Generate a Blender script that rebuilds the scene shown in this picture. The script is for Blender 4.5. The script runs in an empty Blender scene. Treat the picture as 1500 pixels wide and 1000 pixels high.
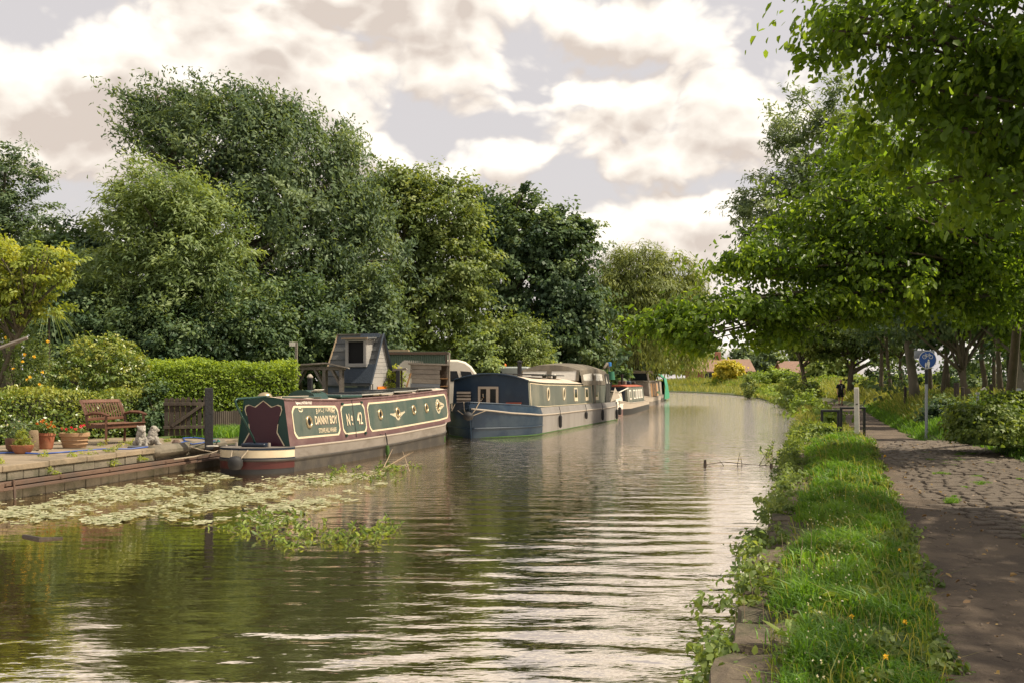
import bpy, bmesh, math, random
import numpy as np
from mathutils import Vector, Matrix, Euler

# ---------------------------------------------------------------- camera, sky, sun, exposure
scene = bpy.context.scene
COL = scene.collection
CZ = 1.85                      # eye height above the water (z = 0)
F = 1500.0                     # focal length in photo pixels
HY = 560.0                     # photo row of the horizon
cam = bpy.data.objects.new('camera', bpy.data.cameras.new('camera'))
COL.objects.link(cam)
cam.location = (0, 0, CZ)
cam.rotation_euler = (math.radians(90), 0, 0)
cam.data.sensor_width = 36
cam.data.lens = 36
cam.data.shift_y = 60 / 1500.0
cam.data.clip_start = 0.1
cam.data.clip_end = 3000
scene.camera = cam

SUN = Vector((0.64, -0.06, 0.90)).normalized()     # towards the sun
SUN_ELEV = math.asin(SUN.z)
SUN_ROT = math.atan2(SUN.x, SUN.y)
sl = bpy.data.lights.new('sun', 'SUN')
sl.energy = 4.8
sl.angle = math.radians(1.2)
sl.color = (1.0, 0.88, 0.68)
so = bpy.data.objects.new('sun', sl)
COL.objects.link(so)
so.rotation_euler = SUN.to_track_quat('Z', 'Y').to_euler()
so.location = (40, 20, 60)

world = bpy.data.worlds.new('World')
scene.world = world
world.use_nodes = True
wn, wl = world.node_tree.nodes, world.node_tree.links
wn.clear()

def wnode(t, **kw):
    n = wn.new(t)
    for k, v in kw.items():
        setattr(n, k, v)
    return n

def wmath(op, a, b=None, clamp=False):
    n = wnode('ShaderNodeMath', operation=op, use_clamp=clamp)
    for i, v in enumerate((a, b)):
        if v is None:
            continue
        if isinstance(v, (int, float)):
            n.inputs[i].default_value = v
        else:
            wl.new(v, n.inputs[i])
    return n.outputs[0]

def wsmooth(x, lo, hi):
    n = wnode('ShaderNodeMapRange', interpolation_type='SMOOTHSTEP')
    wl.new(x, n.inputs[0])
    n.inputs[1].default_value, n.inputs[2].default_value = lo, hi
    return n.outputs[0]

def wmix(fac, a, b):
    n = wnode('ShaderNodeMix', data_type='RGBA')
    for sock, v in ((n.inputs[0], fac), (n.inputs[6], a), (n.inputs[7], b)):
        if isinstance(v, tuple):
            sock.default_value = (*v, 1)
        elif isinstance(v, (int, float)):
            sock.default_value = v
        else:
            wl.new(v, sock)
    return n.outputs[2]

tc = wnode('ShaderNodeTexCoord')
nrm = wnode('ShaderNodeVectorMath', operation='NORMALIZE')
wl.new(tc.outputs['Generated'], nrm.inputs[0])
DIR = nrm.outputs[0]

def cloud_noise(src, offset, scale, zs, detail, rough, dist=.3):
    mp = wnode('ShaderNodeMapping')
    mp.inputs['Location'].default_value = offset
    mp.inputs['Scale'].default_value = (scale, scale, scale * zs)
    wl.new(src, mp.inputs['Vector'])
    n = wnode('ShaderNodeTexNoise')
    n.inputs['Scale'].default_value = 1.0
    n.inputs['Detail'].default_value = detail
    n.inputs['Roughness'].default_value = rough
    n.inputs['Distortion'].default_value = dist
    wl.new(mp.outputs[0], n.inputs['Vector'])
    return n.outputs['Fac']

def sky_dir(px, py):
    return Vector(((px - 750) / F, 1.0, (HY - py) / F)).normalized()

def heap(src, px, py, rx, ry, w):
    """a cumulus heap (w > 0) or a gap (w < 0) round one bearing of the sky"""
    c = sky_dir(px, py)
    s = wnode('ShaderNodeVectorMath', operation='SUBTRACT')
    wl.new(src, s.inputs[0]); s.inputs[1].default_value = c
    m = wnode('ShaderNodeVectorMath', operation='MULTIPLY')
    wl.new(s.outputs[0], m.inputs[0])
    m.inputs[1].default_value = (F / rx, F / rx * 0.6, F / ry)
    l = wnode('ShaderNodeVectorMath', operation='LENGTH')
    wl.new(m.outputs[0], l.inputs[0])
    f = wsmooth(l.outputs['Value'], 1.35, 0.35)
    return wmath('MULTIPLY', f, w)

HEAPS = [(720, 268, 105, 55, .42), (975, 195, 185, 78, .42), (935, 345, 150, 62, .40), (520, 205, 85, 45, .34),
         (330, 70, 360, 130, .42), (80, 190, 220, 100, .40), (640, 40, 260, 80, .34), (1000, 40, 120, 35, .28), (610, 130, 120, 50, .18), (860, 40, 60, 30, .2),
         (790, 85, 80, 52, -.46), (905, 100, 80, 26, -.30), (1130, 85, 60, 60, -.42), (590, 190, 60, 40, -.34), (770, 190, 90, 26, -.36),
         (835, 272, 60, 40, -.42), (1010, 272, 110, 18, -.30), (110, 300, 110, 35, -.34), (650, 225, 60, 16, -.26)]
def billow(src, offset, scale, zs, detail):
    """cauliflower field: fractal cells, 1 at the heart of a puff"""
    wn_ = wnode('ShaderNodeTexNoise'); wn_.inputs['Scale'].default_value = 7.0; wn_.inputs['Detail'].default_value = 4.0
    wl.new(src, wn_.inputs['Vector'])
    sc_ = wnode('ShaderNodeVectorMath', operation='SCALE'); sc_.inputs['Scale'].default_value = .10
    wl.new(wn_.outputs['Color'], sc_.inputs[0])
    ad_ = wnode('ShaderNodeVectorMath', operation='ADD'); wl.new(src, ad_.inputs[0]); wl.new(sc_.outputs[0], ad_.inputs[1])
    mp = wnode('ShaderNodeMapping'); mp.inputs['Location'].default_value = offset
    mp.inputs['Scale'].default_value = (scale, scale, scale * zs)
    wl.new(ad_.outputs[0], mp.inputs['Vector'])
    v = wnode('ShaderNodeTexVoronoi', feature='F1')
    v.inputs['Scale'].default_value = 1.0
    v.inputs['Detail'].default_value = detail
    v.inputs['Roughness'].default_value = .55
    v.inputs['Lacunarity'].default_value = 2.3
    wl.new(mp.outputs[0], v.inputs['Vector'])
    return wmath('SUBTRACT', 1.0, v.outputs['Distance'])
def density(src, det):
    big = cloud_noise(src, (3.1, 1.7, 0.4), 3.2, 2.0, 3.0, 0.5, .1)
    fine = cloud_noise(src, (7.3, 2.2, 5.0), 11.0, 1.5, 6.0, 0.6, 0)
    puff = billow(src, (2.3, 4.2, 1.0), 7.2, 1.5, det)
    d = wmath('ADD', wmath('MULTIPLY', wmath('SUBTRACT', puff, 0.45), 1.0), wmath('MULTIPLY', wmath('SUBTRACT', big, 0.5), .9))
    d = wmath('ADD', d, wmath('MULTIPLY', wmath('SUBTRACT', fine, 0.5), .8))
    d = wmath('ADD', d, CLOUD_BIAS)
    for h in HEAPS:
        d = wmath('ADD', d, heap(src, *h))
    return d
CLOUD_BIAS = 0.47
dens = density(DIR, 3.0)
upv = wnode('ShaderNodeVectorMath', operation='ADD')
wl.new(DIR, upv.inputs[0]); upv.inputs[1].default_value = (.006, 0, .022)
dens_up = density(upv.outputs[0], 2.0)                                # the same field a little higher: lit tops, shaded bellies
cover = wsmooth(dens, -0.14, 0.24)
thick = wsmooth(dens, 0.10, 0.90)
relief = wmath('SUBTRACT', dens_up, dens)
belly = wmath('ADD', wmath('ADD', wmath('MULTIPLY', relief, 2.1), wmath('MULTIPLY', thick, 0.85)), 0.05, clamp=True)
sky = wnode('ShaderNodeTexSky', sky_type='NISHITA')
sky.sun_disc = False
sky.sun_elevation = SUN_ELEV
sky.sun_rotation = SUN_ROT
sky.air_density, sky.dust_density, sky.ozone_density = 1.0, 3.0, 1.0
gap = wmix(0.85, sky.outputs[0], (4.8, 4.45, 4.3))                    # thin high veil over the blue
cloud = wmix(belly, (7.6, 7.05, 6.3), (4.55, 3.95, 3.5))
skycol = wmix(cover, gap, cloud)
bg = wnode('ShaderNodeBackground')
bg.inputs['Strength'].default_value = 0.10
wl.new(skycol, bg.inputs['Color'])
world.cycles.sampling_method = 'MANUAL'; world.cycles.sample_map_resolution = 512
wo = wnode('ShaderNodeOutputWorld')
wl.new(bg.outputs[0], wo.inputs['Surface'])

vs = scene.view_settings
vs.view_transform = 'Standard'; vs.look = 'None'; vs.exposure = 0.70; vs.gamma = 1.0
vs.use_curve_mapping = False
cy = scene.cycles
cy.max_bounces = 6; cy.diffuse_bounces = 3; cy.glossy_bounces = 3; cy.transmission_bounces = 3; cy.transparent_max_bounces = 4
cy.use_denoising = True
cy.sample_clamp_indirect = 6

# ---------------------------------------------------------------- helpers
def at(px, py, Y):
    return Vector(((px - 750) / F * Y, Y, CZ - (py - HY) / F * Y))

def on(px, py, z=0.0):
    Y = F * (CZ - z) / (py - HY)
    return Vector(((px - 750) / F * Y, Y, z))

class MB:
    def __init__(s):
        s.v, s.f = [], []
    def add(s, vs_, fs_):
        o = len(s.v)
        s.v += [tuple(p) for p in vs_]
        s.f += [tuple(i + o for i in f) for f in fs_]
        return s
    def box(s, c, d, rot=None, bev=0.0, taper=1.0):
        x, y, z = d[0] / 2, d[1] / 2, d[2] / 2
        if bev > 0:
            b = min(bev, x * .9, y * .9, z * .9)
            P = []
            for sx in (-1, 1):
                for sy in (-1, 1):
                    for sz in (-1, 1):
                        P += [(sx * (x - b), sy * (y - b), sz * z), (sx * (x - b), sy * y, sz * (z - b)), (sx * x, sy * (y - b), sz * (z - b))]
            bm = bmesh.new()
            for p in P:
                bm.verts.new(p)
            bmesh.ops.convex_hull(bm, input=bm.verts)
            bmesh.ops.dissolve_limit(bm, angle_limit=0.01, verts=bm.verts, edges=bm.edges)
            bm.verts.index_update()
            P = [v.co.copy() for v in bm.verts]
            Fc = [[v.index for v in f.verts] for f in bm.faces]
            bm.free()
        else:
            P = [Vector((sx * x, sy * y, sz * z)) for sz in (-1, 1) for sx, sy in ((-1, -1), (1, -1), (1, 1), (-1, 1))]
            Fc = [(3, 2, 1, 0), (4, 5, 6, 7), (0, 1, 5, 4), (1, 2, 6, 5), (2, 3, 7, 6), (3, 0, 4, 7)]
        if taper != 1.0:
            P = [Vector((p[0] * (taper if p[2] > 0 else 1), p[1] * (taper if p[2] > 0 else 1), p[2])) for p in P]
        R = rot if rot is not None else Matrix.Identity(3)
        return s.add([R @ Vector(p) + Vector(c) for p in P], Fc)
    def tube(s, pts, r, n=8, cap=True):
        pts = [Vector(p) for p in pts]
        rr = r if hasattr(r, '__len__') else [r] * len(pts)
        V, Fc = [], []
        up = None
        for i, p in enumerate(pts):
            d = (pts[min(i + 1, len(pts) - 1)] - pts[max(i - 1, 0)])
            d = d.normalized() if d.length > 1e-9 else Vector((0, 0, 1))
            if up is None:
                up = Vector((0, 0, 1)) if abs(d.z) < .9 else Vector((1, 0, 0))
            a = d.cross(up)
            a = a.normalized() if a.length > 1e-6 else d.orthogonal().normalized()
            b = a.cross(d).normalized()
            up = b
            for k in range(n):
                t = 2 * math.pi * k / n
                V.append(p + (a * math.cos(t) + b * math.sin(t)) * rr[i])
        for i in range(len(pts) - 1):
            for k in range(n):
                Fc.append((i * n + k, i * n + (k + 1) % n, (i + 1) * n + (k + 1) % n, (i + 1) * n + k))
        if cap:
            Fc.append(tuple(range(n - 1, -1, -1)))
            Fc.append(tuple((len(pts) - 1) * n + k for k in range(n)))
        return s.add(V, Fc)
    def lathe(s, prof, c=(0, 0, 0), n=20, sx=1, sy=1):
        V, Fc = [], []
        for r, z in prof:
            for k in range(n):
                t = 2 * math.pi * k / n
                V.append((c[0] + r * sx * math.cos(t), c[1] + r * sy * math.sin(t), c[2] + z))
        for i in range(len(prof) - 1):
            for k in range(n):
                Fc.append((i * n + k, i * n + (k + 1) % n, (i + 1) * n + (k + 1) % n, (i + 1) * n + k))
        Fc.append(tuple(range(n - 1, -1, -1)))
        Fc.append(tuple((len(prof) - 1) * n + k for k in range(n)))
        return s.add(V, Fc)
    def prism(s, poly, axis, h0, h1):
        """poly: 2D outline; axis: 'x','y','z' extrusion axis"""
        def m(p, h):
            return {'x': (h, p[0], p[1]), 'y': (p[0], h, p[1]), 'z': (p[0], p[1], h)}[axis]
        n = len(poly)
        V = [m(p, h0) for p in poly] + [m(p, h1) for p in poly]
        Fc = [tuple(range(n - 1, -1, -1)), tuple(range(n, 2 * n))] + [(i, (i + 1) % n, n + (i + 1) % n, n + i) for i in range(n)]
        return s.add(V, Fc)
    def grid(s, rows, closed=False):
        m = len(rows[0])
        V = [p for r in rows for p in r]
        Fc = []
        for i in range(len(rows) - 1):
            for k in range(m if closed else m - 1):
                Fc.append((i * m + k, i * m + (k + 1) % m, (i + 1) * m + (k + 1) % m, (i + 1) * m + k))
        return s.add(V, Fc)
    def mesh(s, name, smooth=False, fix=True):
        me = bpy.data.meshes.new(name)
        me.from_pydata([tuple(p) for p in s.v], [], s.f)
        if fix:
            bm = bmesh.new(); bm.from_mesh(me)
            bmesh.ops.recalc_face_normals(bm, faces=bm.faces)
            bm.to_mesh(me); bm.free()
        if smooth:
            me.polygons.foreach_set('use_smooth', [True] * len(me.polygons))
            if smooth == 'auto':
                try:
                    me.set_sharp_from_angle(angle=math.radians(40))
                except Exception:
                    pass
        return me
    def build(s, name, mat, parent=None, smooth=False, fix=True):
        return link(name, s.mesh(name, smooth, fix), mat, parent)

def link(name, me, mat, parent=None):
    o = bpy.data.objects.new(name, me)
    COL.objects.link(o)
    if mat is not None and not me.materials:
        me.materials.append(mat)
    if parent is not None:
        o.parent = parent
    return o

def tag(o, label, cat, group=None, kind=None):
    if label: o['label'] = label
    if cat: o['category'] = cat
    if group: o['group'] = group
    if kind: o['kind'] = kind
    return o

def thing(name, label, cat, loc=(0, 0, 0), rz=0.0, group=None):
    o = bpy.data.objects.new(name, None)
    o.empty_display_size = .2
    COL.objects.link(o)
    o.location = loc
    o.rotation_euler = (0, 0, rz)
    return tag(o, label, cat, group)

def copy_tree(o, parent=None):
    c = o.copy(); COL.objects.link(c); c.parent = parent
    for ch in list(o.children):
        copy_tree(ch, c)
    return c

def np_mesh(name, V, Q, var=None, smooth=False):
    """V (n,3), Q (m,4) quads; var: one float for each face"""
    me = bpy.data.meshes.new(name)
    V = np.ascontiguousarray(V, np.float32); Q = np.ascontiguousarray(Q, np.int32)
    me.vertices.add(len(V)); me.vertices.foreach_set('co', V.ravel())
    me.loops.add(Q.size); me.loops.foreach_set('vertex_index', Q.ravel())
    me.polygons.add(len(Q))
    me.polygons.foreach_set('loop_start', np.arange(0, Q.size, 4, dtype=np.int32))
    if smooth:
        me.polygons.foreach_set('use_smooth', np.ones(len(Q), bool))
    me.update(calc_edges=True)
    if var is not None:
        a = me.attributes.new('tone', 'FLOAT', 'FACE')
        a.data.foreach_set('value', np.ascontiguousarray(var, np.float32))
    return me

# ---------------------------------------------------------------- materials
MATS = {}
def mat(name, col, rough=.75, var=.25, scale=5.0, bump=0.0, bscale=None, metal=0.0, spec=.4, col2=None, f2=.5, s2=2.0, stretch=None, edge=(.45, .62)):
    if name in MATS:
        return MATS[name]
    m = bpy.data.materials.new(name); m.use_nodes = True
    N, L = m.node_tree.nodes, m.node_tree.links
    b = N['Principled BSDF']
    tcn = N.new('ShaderNodeTexCoord')
    src = tcn.outputs['Object']
    if stretch:
        mp = N.new('ShaderNodeMapping'); mp.inputs['Scale'].default_value = stretch
        L.new(src, mp.inputs[0]); src = mp.outputs[0]
    def noise(sc, det=5, rgh=.6):
        n = N.new('ShaderNodeTexNoise'); n.inputs['Scale'].default_value = sc
        n.inputs['Detail'].default_value = det; n.inputs['Roughness'].default_value = rgh
        L.new(src, n.inputs['Vector']); return n.outputs['Fac']
    def mixc(f, a, c):
        n = N.new('ShaderNodeMix'); n.data_type = 'RGBA'
        for s_, v in ((n.inputs[0], f), (n.inputs[6], a), (n.inputs[7], c)):
            if isinstance(v, tuple): s_.default_value = (*v, 1)
            elif isinstance(v, (int, float)): s_.default_value = v
            else: L.new(v, s_)
        return n.outputs[2]
    lo = tuple(max(0, c * (1 - var)) for c in col); hi = tuple(min(1, c * (1 + var)) for c in col)
    c = mixc(noise(scale), lo, hi)
    if col2:
        mr = N.new('ShaderNodeMapRange'); mr.interpolation_type = 'SMOOTHSTEP'
        L.new(noise(s2, 7, .65), mr.inputs[0]); mr.inputs[1].default_value, mr.inputs[2].default_value = edge
        mu = N.new('ShaderNodeMath'); mu.operation = 'MULTIPLY'; L.new(mr.outputs[0], mu.inputs[0]); mu.inputs[1].default_value = f2
        c = mixc(mu.outputs[0], c, col2)
    L.new(c, b.inputs['Base Color'])
    b.inputs['Roughness'].default_value = rough
    b.inputs['Metallic'].default_value = metal
    b.inputs['Specular IOR Level'].default_value = spec
    if bump:
        bn = N.new('ShaderNodeBump'); bn.inputs['Strength'].default_value = bump; bn.inputs['Distance'].default_value = .03
        L.new(noise(bscale or scale * 3, 8, .65), bn.inputs['Height']); L.new(bn.outputs[0], b.inputs['Normal'])
    MATS[name] = m
    return m

def leafmat(name, c0, c1, c2, trans=.38, rough=.5, spec=.35):
    """foliage: three greens picked leaf by leaf, light passing through the blade"""
    m = bpy.data.materials.new(name); m.use_nodes = True
    N, L = m.node_tree.nodes, m.node_tree.links
    b = N['Principled BSDF']; out = N['Material Output']
    at_ = N.new('ShaderNodeAttribute'); at_.attribute_name = 'tone'
    cr = N.new('ShaderNodeValToRGB')
    e = cr.color_ramp.elements
    e[0].position, e[0].color = 0.0, (*c0, 1)
    e[1].position, e[1].color = 1.0, (*c2, 1)
    k = e.new(.5); k.color = (*c1, 1)
    L.new(at_.outputs['Fac'], cr.inputs[0])
    L.new(cr.outputs[0], b.inputs['Base Color'])
    b.inputs['Roughness'].default_value = rough
    b.inputs['Specular IOR Level'].default_value = spec
    tr = N.new('ShaderNodeBsdfTranslucent')
    hs = N.new('ShaderNodeMix'); hs.data_type = 'RGBA'; hs.blend_type = 'MULTIPLY'; hs.inputs[0].default_value = 1
    L.new(cr.outputs[0], hs.inputs[6]); hs.inputs[7].default_value = (1.75, 1.6, .6, 1)
    L.new(hs.outputs[2], tr.inputs[0])
    mx = N.new('ShaderNodeMixShader'); mx.inputs[0].default_value = trans
    L.new(b.outputs[0], mx.inputs[1]); L.new(tr.outputs[0], mx.inputs[2]); L.new(mx.outputs[0], out.inputs[0])
    return m

# ---------------------------------------------------------------- foliage generators (all in metres, world axes)
def unit(a):
    return a / np.maximum(np.linalg.norm(a, axis=1, keepdims=True), 1e-9)

def leaf_arrays(P, N, D, size, asp, big=False, tone=None, fold=.12):
    """P centre of the leaf base, N facing, D along the leaf"""
    n = len(P)
    D = unit(D - (D * N).sum(1, keepdims=True) * N * .8)
    S = unit(np.cross(N, D)); N2 = np.cross(D, S)
    if np.isscalar(size): size = np.full(n, size)
    L_ = size[:, None]
    if big:
        tpl = [(0, 0, 0), (.32, .5, fold), (.74, .36, fold * .8), (1, 0, -.06), (.74, -.36, fold * .8), (.32, -.5, fold)]
        qs = [(0, 1, 2, 3), (0, 3, 4, 5)]
    else:
        tpl = [(0, 0, 0), (.45, .5, fold), (1, 0, 0), (.45, -.5, fold)]
        qs = [(0, 1, 2, 3)]
    k = len(tpl)
    V = np.empty((n, k, 3), np.float32)
    cl = np.random.default_rng(n + 7).random((n, 2))
    cup = (.2 + 2.2 * cl[:, :1] ** 1.5); wid = .75 + .5 * cl[:, 1:]                   # every blade cupped and cut a little differently
    for i, (u, v, w) in enumerate(tpl):
        V[:, i] = P + D * L_ * u + S * L_ * asp * wid * v + N2 * L_ * (w * cup - (.12 * cup * u * u if big else 0))
    base = np.arange(n)[:, None] * k
    Q = np.concatenate([base + np.array(q)[None] for q in qs], 1).reshape(-1, 4)
    if tone is None: tone = np.random.default_rng(n).random(n)
    return V.reshape(-1, 3), Q, np.repeat(tone, len(qs))

def join(parts):
    Vs, Qs, Ts, o = [], [], [], 0
    for V, Q, T in parts:
        Vs.append(V); Qs.append(Q + o); Ts.append(T); o += len(V)
    return np.concatenate(Vs), np.concatenate(Qs), np.concatenate(Ts)

def clumps_in(ells, n, rng, shell=.55, over=1.14):
    """clump centres spread over ellipsoids, denser towards their outside"""
    w = np.array([(r[0] * r[1] * r[2]) ** (2 / 3) for _, r in ells]); w /= w.sum()
    out = []
    for (c, r), k in zip(ells, rng.multinomial(n, w)):
        d = unit(rng.normal(size=(k, 3)))
        rad = shell + (over - shell) * rng.random(k) ** .75
        out.append(np.array(c)[None] + d * rad[:, None] * np.array(r)[None])
    return np.concatenate(out)

def leaf_crown(ells, nclump, per, cr, size, asp, seed, wind=(0, 0, 0), big=False, shell=.55, flat=.65, droop=.3, tone_lo=0., spread=1.0, stretch=.95, over=1.14):
    rng = np.random.default_rng(seed)
    C = clumps_in(ells, nclump, rng, shell, over)
    cen = np.mean([np.array(c) for c, _ in ells], 0)
    n = nclump * per
    ci = np.repeat(np.arange(len(C)), per)[:n]
    rc = cr * (.45 + 1.0 * rng.random(len(C)) ** 1.3)
    w = np.array(wind, float)
    outw0 = unit(C - cen)
    ax = unit(outw0 * .8 + rng.normal(size=C.shape) * .55 + np.array([0, 0, .35 - droop]) + w[None] * 1.4)   # each spray grows its own way
    d = unit(rng.normal(size=(len(ci), 3)))
    d[:, 2] = d[:, 2] * .8 + .15
    off = d * (rng.random(len(ci)) ** .5)[:, None] * rc[ci][:, None]
    off[:, 2] *= flat
    al = (off * ax[ci]).sum(1, keepdims=True)
    off = off * .72 + ax[ci] * al * stretch
    P = C[ci] + off * spread
    outw = outw0[ci]
    N = unit(d * .9 + outw * .45 + np.array([0, 0, .45]) + rng.normal(size=P.shape) * .38)
    D = unit(ax[ci] * .9 + d * .5 + rng.normal(size=P.shape) * .6 + np.array([0, 0, -droop]))
    tone = np.clip(.5 + .25 * rng.normal(size=len(C))[ci] + .11 * rng.normal(size=len(ci)), tone_lo, 1)
    sz = size * (.65 + .7 * rng.random(len(ci)))
    return leaf_arrays(P, N, D, sz, asp, big, tone), C

BARK = None
def tree(name, label, base, ells, nclump, per, cr, size, asp, lm, seed, tr=.25, wind=(0, 0, 0), big=False, group=None, shell=.55, lean=0., droop=.3,
         limbs=14, cat='tree', bark=None, trunk_pts=None, limb_r=.22, spread=1.0, flat=.65, fmin=.18, stretch=.95, over=1.14):
    rnd = random.Random(seed)
    base = Vector(base)
    t = thing(name, label, cat, base, 0, group)
    (V, Q, T), C = leaf_crown(ells, nclump, per, cr, size, asp, seed, wind, big, shell, flat, droop, spread=spread, stretch=stretch, over=over)
    V = V - np.array(base)[None]
    link('crown', np_mesh('crown', V, Q, T), lm, t)
    m = MB()
    top = max((Vector(c) + Vector((0, 0, r[2] * .5)) for c, r in ells), key=lambda p: p.z)
    if trunk_pts is None:
        pts = []
        for i in range(8):
            f = i / 7
            p = base.lerp(top, f)
            p += Vector((rnd.uniform(-.3, .3) * tr * 2 * (i > 0), rnd.uniform(-.3, .3) * tr * 2 * (i > 0), 0))
            pts.append(p)
        pts[0].z -= .3
    else:
        pts = [Vector(p) for p in trunk_pts]
    n_ = len(pts) - 1
    rr = [tr * (1.25 if i == 0 else 1 - .8 * i / n_) for i in range(len(pts))]
    m.tube([p - base for p in pts], rr, 12)
    ids = list(range(len(C))); rnd.shuffle(ids)
    for i in ids[:limbs]:
        e = Vector(C[i])
        f = max(fmin, min(.92, (e.z - base.z) / max(.1, (pts[-1].z - base.z)) * .75))
        s = f * n_; k = min(int(s), n_ - 1)
        a = pts[k].lerp(pts[k + 1], s - k)
        mid = a.lerp(e, .5) + Vector((rnd.uniform(-.3, .3), rnd.uniform(-.3, .3), rnd.uniform(.0, .5))) * (e - a).length * .25
        r0 = tr * (1 - .8 * f) * (.35 + limb_r)
        P_ = [a * (1 - u) ** 2 + mid * 2 * u * (1 - u) + e * u * u - base for u in (0, .2, .4, .6, .8, 1)]
        m.tube(P_, [r0 * (1 - .85 * u) + .008 for u in (0, .2, .4, .6, .8, 1)], 6)
    m.build('trunk', bark or BARK, t, smooth=True, fix=False)
    return t

def ell(px, py, Y, rx, ry, rd=None):
    """ellipsoid round a bearing, radii in photo pixels at that distance"""
    c = at(px, py, Y); k = Y / F
    return (tuple(c), (rx * k, (rd if rd is not None else rx * k * .8), ry * k))

def bush(name, label, base, ells, nclump, per, cr, size, asp, lm, seed, group=None, cat='bush', big=False, wind=(0, 0, 0), core=True, droop=.2, shell=.6, stems=6, over=1.14):
    base = Vector(base)
    t = thing(name, label, cat, base, 0, group)
    (V, Q, T), C = leaf_crown(ells, nclump, per, cr, size, asp, seed, wind, big, shell, .8, droop, over=over)
    zmin = base.z - .05
    V[:, 2] = np.maximum(V[:, 2], zmin)
    link('foliage', np_mesh('foliage', V - np.array(base)[None], Q, T), lm, t)
    rnd = random.Random(seed); m = MB()
    for i in range(stems):
        e = Vector(C[rnd.randrange(len(C))])
        a = base + Vector((rnd.uniform(-.15, .15), rnd.uniform(-.15, .15), -.1))
        mid = a.lerp(e, .5) + Vector((0, 0, .1))
        m.tube([a - base, mid - base, e - base], [.03, .02, .006], 5)
    m.build('stem', BARK, t, smooth=True, fix=False)
    return t

def blades(P, h, w, rng, lean=.35, wind=(0, 0), tone=None, curl=.5, seg=2):
    """grass blades, two quads each"""
    n = len(P)
    a = rng.random(n) * 2 * np.pi
    S = np.stack([np.cos(a), np.sin(a), np.zeros(n)], 1)
    la = rng.random(n) * 2 * np.pi
    lv = np.stack([np.cos(la), np.sin(la), np.zeros(n)], 1) * (rng.random(n) * lean)[:, None] + np.array([wind[0], wind[1], 0])[None]
    h = (h * (.55 + .9 * rng.random(n)))[:, None] if np.isscalar(h) else (h * (.55 + .9 * rng.random(n)))[:, None]
    w = w if np.isscalar(w) else w[:, None]
    up = np.array([0, 0, 1.0])[None]
    m_ = P + up * h * .6 + lv * h * .4
    t_ = P + up * h * (1 - .25 * curl) + lv * h * (1 + curl)
    V = np.stack([P - S * w, P + S * w, m_ + S * w * .8, m_ - S * w * .8, t_ + S * w * .12, t_ - S * w * .12], 1).reshape(-1, 3)
    if tone is None: tone = rng.random(n)
    if seg == 1:                                   # far off: one bent blade face
        V = np.stack([P - S * w, P + S * w, t_ + S * w * .25, t_ - S * w * .25], 1).reshape(-1, 3)
        return V, (np.arange(n)[:, None] * 4 + np.arange(4)[None]), tone
    b = np.arange(n)[:, None] * 6
    Q = np.concatenate([b + np.array([0, 1, 2, 3])[None], b + np.array([3, 2, 4, 5])[None]], 1).reshape(-1, 4)
    if tone is None: tone = rng.random(n)
    return V, Q, np.repeat(tone, 2)

# ---------------------------------------------------------------- materials of the place
BARK = mat('bark', (.105, .085, .06), .9, .4, 7, .8, 20, stretch=(1, 1, .25), col2=(.05, .065, .03), f2=.5)
BARK_PALE = mat('bark_pale', (.16, .14, .11), .9, .35, 6, .7, 18, stretch=(1, 1, .4), col2=(.07, .085, .045), f2=.55)
SOIL = mat('garden_soil', (.07, .06, .035), .95, .35, 2, .6, 12, col2=(.045, .075, .018), f2=.8, s2=1.2)
LF_POPLAR = leafmat('leaf_grey_green', (0.053, 0.088, 0.051), (0.106, 0.159, 0.083), (0.197, 0.255, 0.129), .36, .55, .25)
LF_WILLOWY = leafmat('leaf_feathery', (0.083, 0.131, 0.049), (0.156, 0.217, 0.081), (0.255, 0.322, 0.114), .38)
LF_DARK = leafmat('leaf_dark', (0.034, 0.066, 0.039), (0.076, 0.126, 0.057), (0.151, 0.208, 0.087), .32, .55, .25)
LF_MID = leafmat('leaf_mid', (0.074, 0.113, 0.037), (0.135, 0.190, 0.057), (0.238, 0.284, 0.085), .36)
LF_GOLDGREEN = leafmat('leaf_golden_green', (0.127, 0.172, 0.034), (0.230, 0.287, 0.052), (0.380, 0.391, 0.069), .45)
LF_WILLOW = leafmat('leaf_willow', (.10, .13, .04), (.165, .205, .06), (.25, .285, .085), .42)
LF_ALDER = leafmat('leaf_alder', (0.054, 0.102, 0.014), (0.100, 0.174, 0.022), (0.181, 0.266, 0.032), .6, .4, .35)
LF_ASH = leafmat('leaf_ash', (0.086, 0.132, 0.070), (0.149, 0.206, 0.102), (0.235, 0.301, 0.142), .38)
LF_HEDGE = leafmat('leaf_privet', (0.106, 0.171, 0.030), (0.180, 0.264, 0.041), (0.285, 0.373, 0.063), .4)
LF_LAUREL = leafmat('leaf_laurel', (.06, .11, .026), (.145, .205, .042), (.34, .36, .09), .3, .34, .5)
LF_BRAMBLE = leafmat('leaf_bramble', (0.065, 0.11, 0.03), (0.13, 0.19, 0.045), (0.23, 0.29, 0.08), .4)
LF_YELLOW = leafmat('leaf_yellow', (.3, .29, .03), (.45, .4, .04), (.6, .5, .06), .35)
LF_GRASS = leafmat('grass_blade', (0.063, 0.147, 0.022), (0.113, 0.226, 0.032), (0.189, 0.315, 0.050), .42, .5, .35)
LF_MEADOW = leafmat('meadow_grass', (.11, .155, .035), (.19, .22, .055), (.34, .32, .10), .42)

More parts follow.
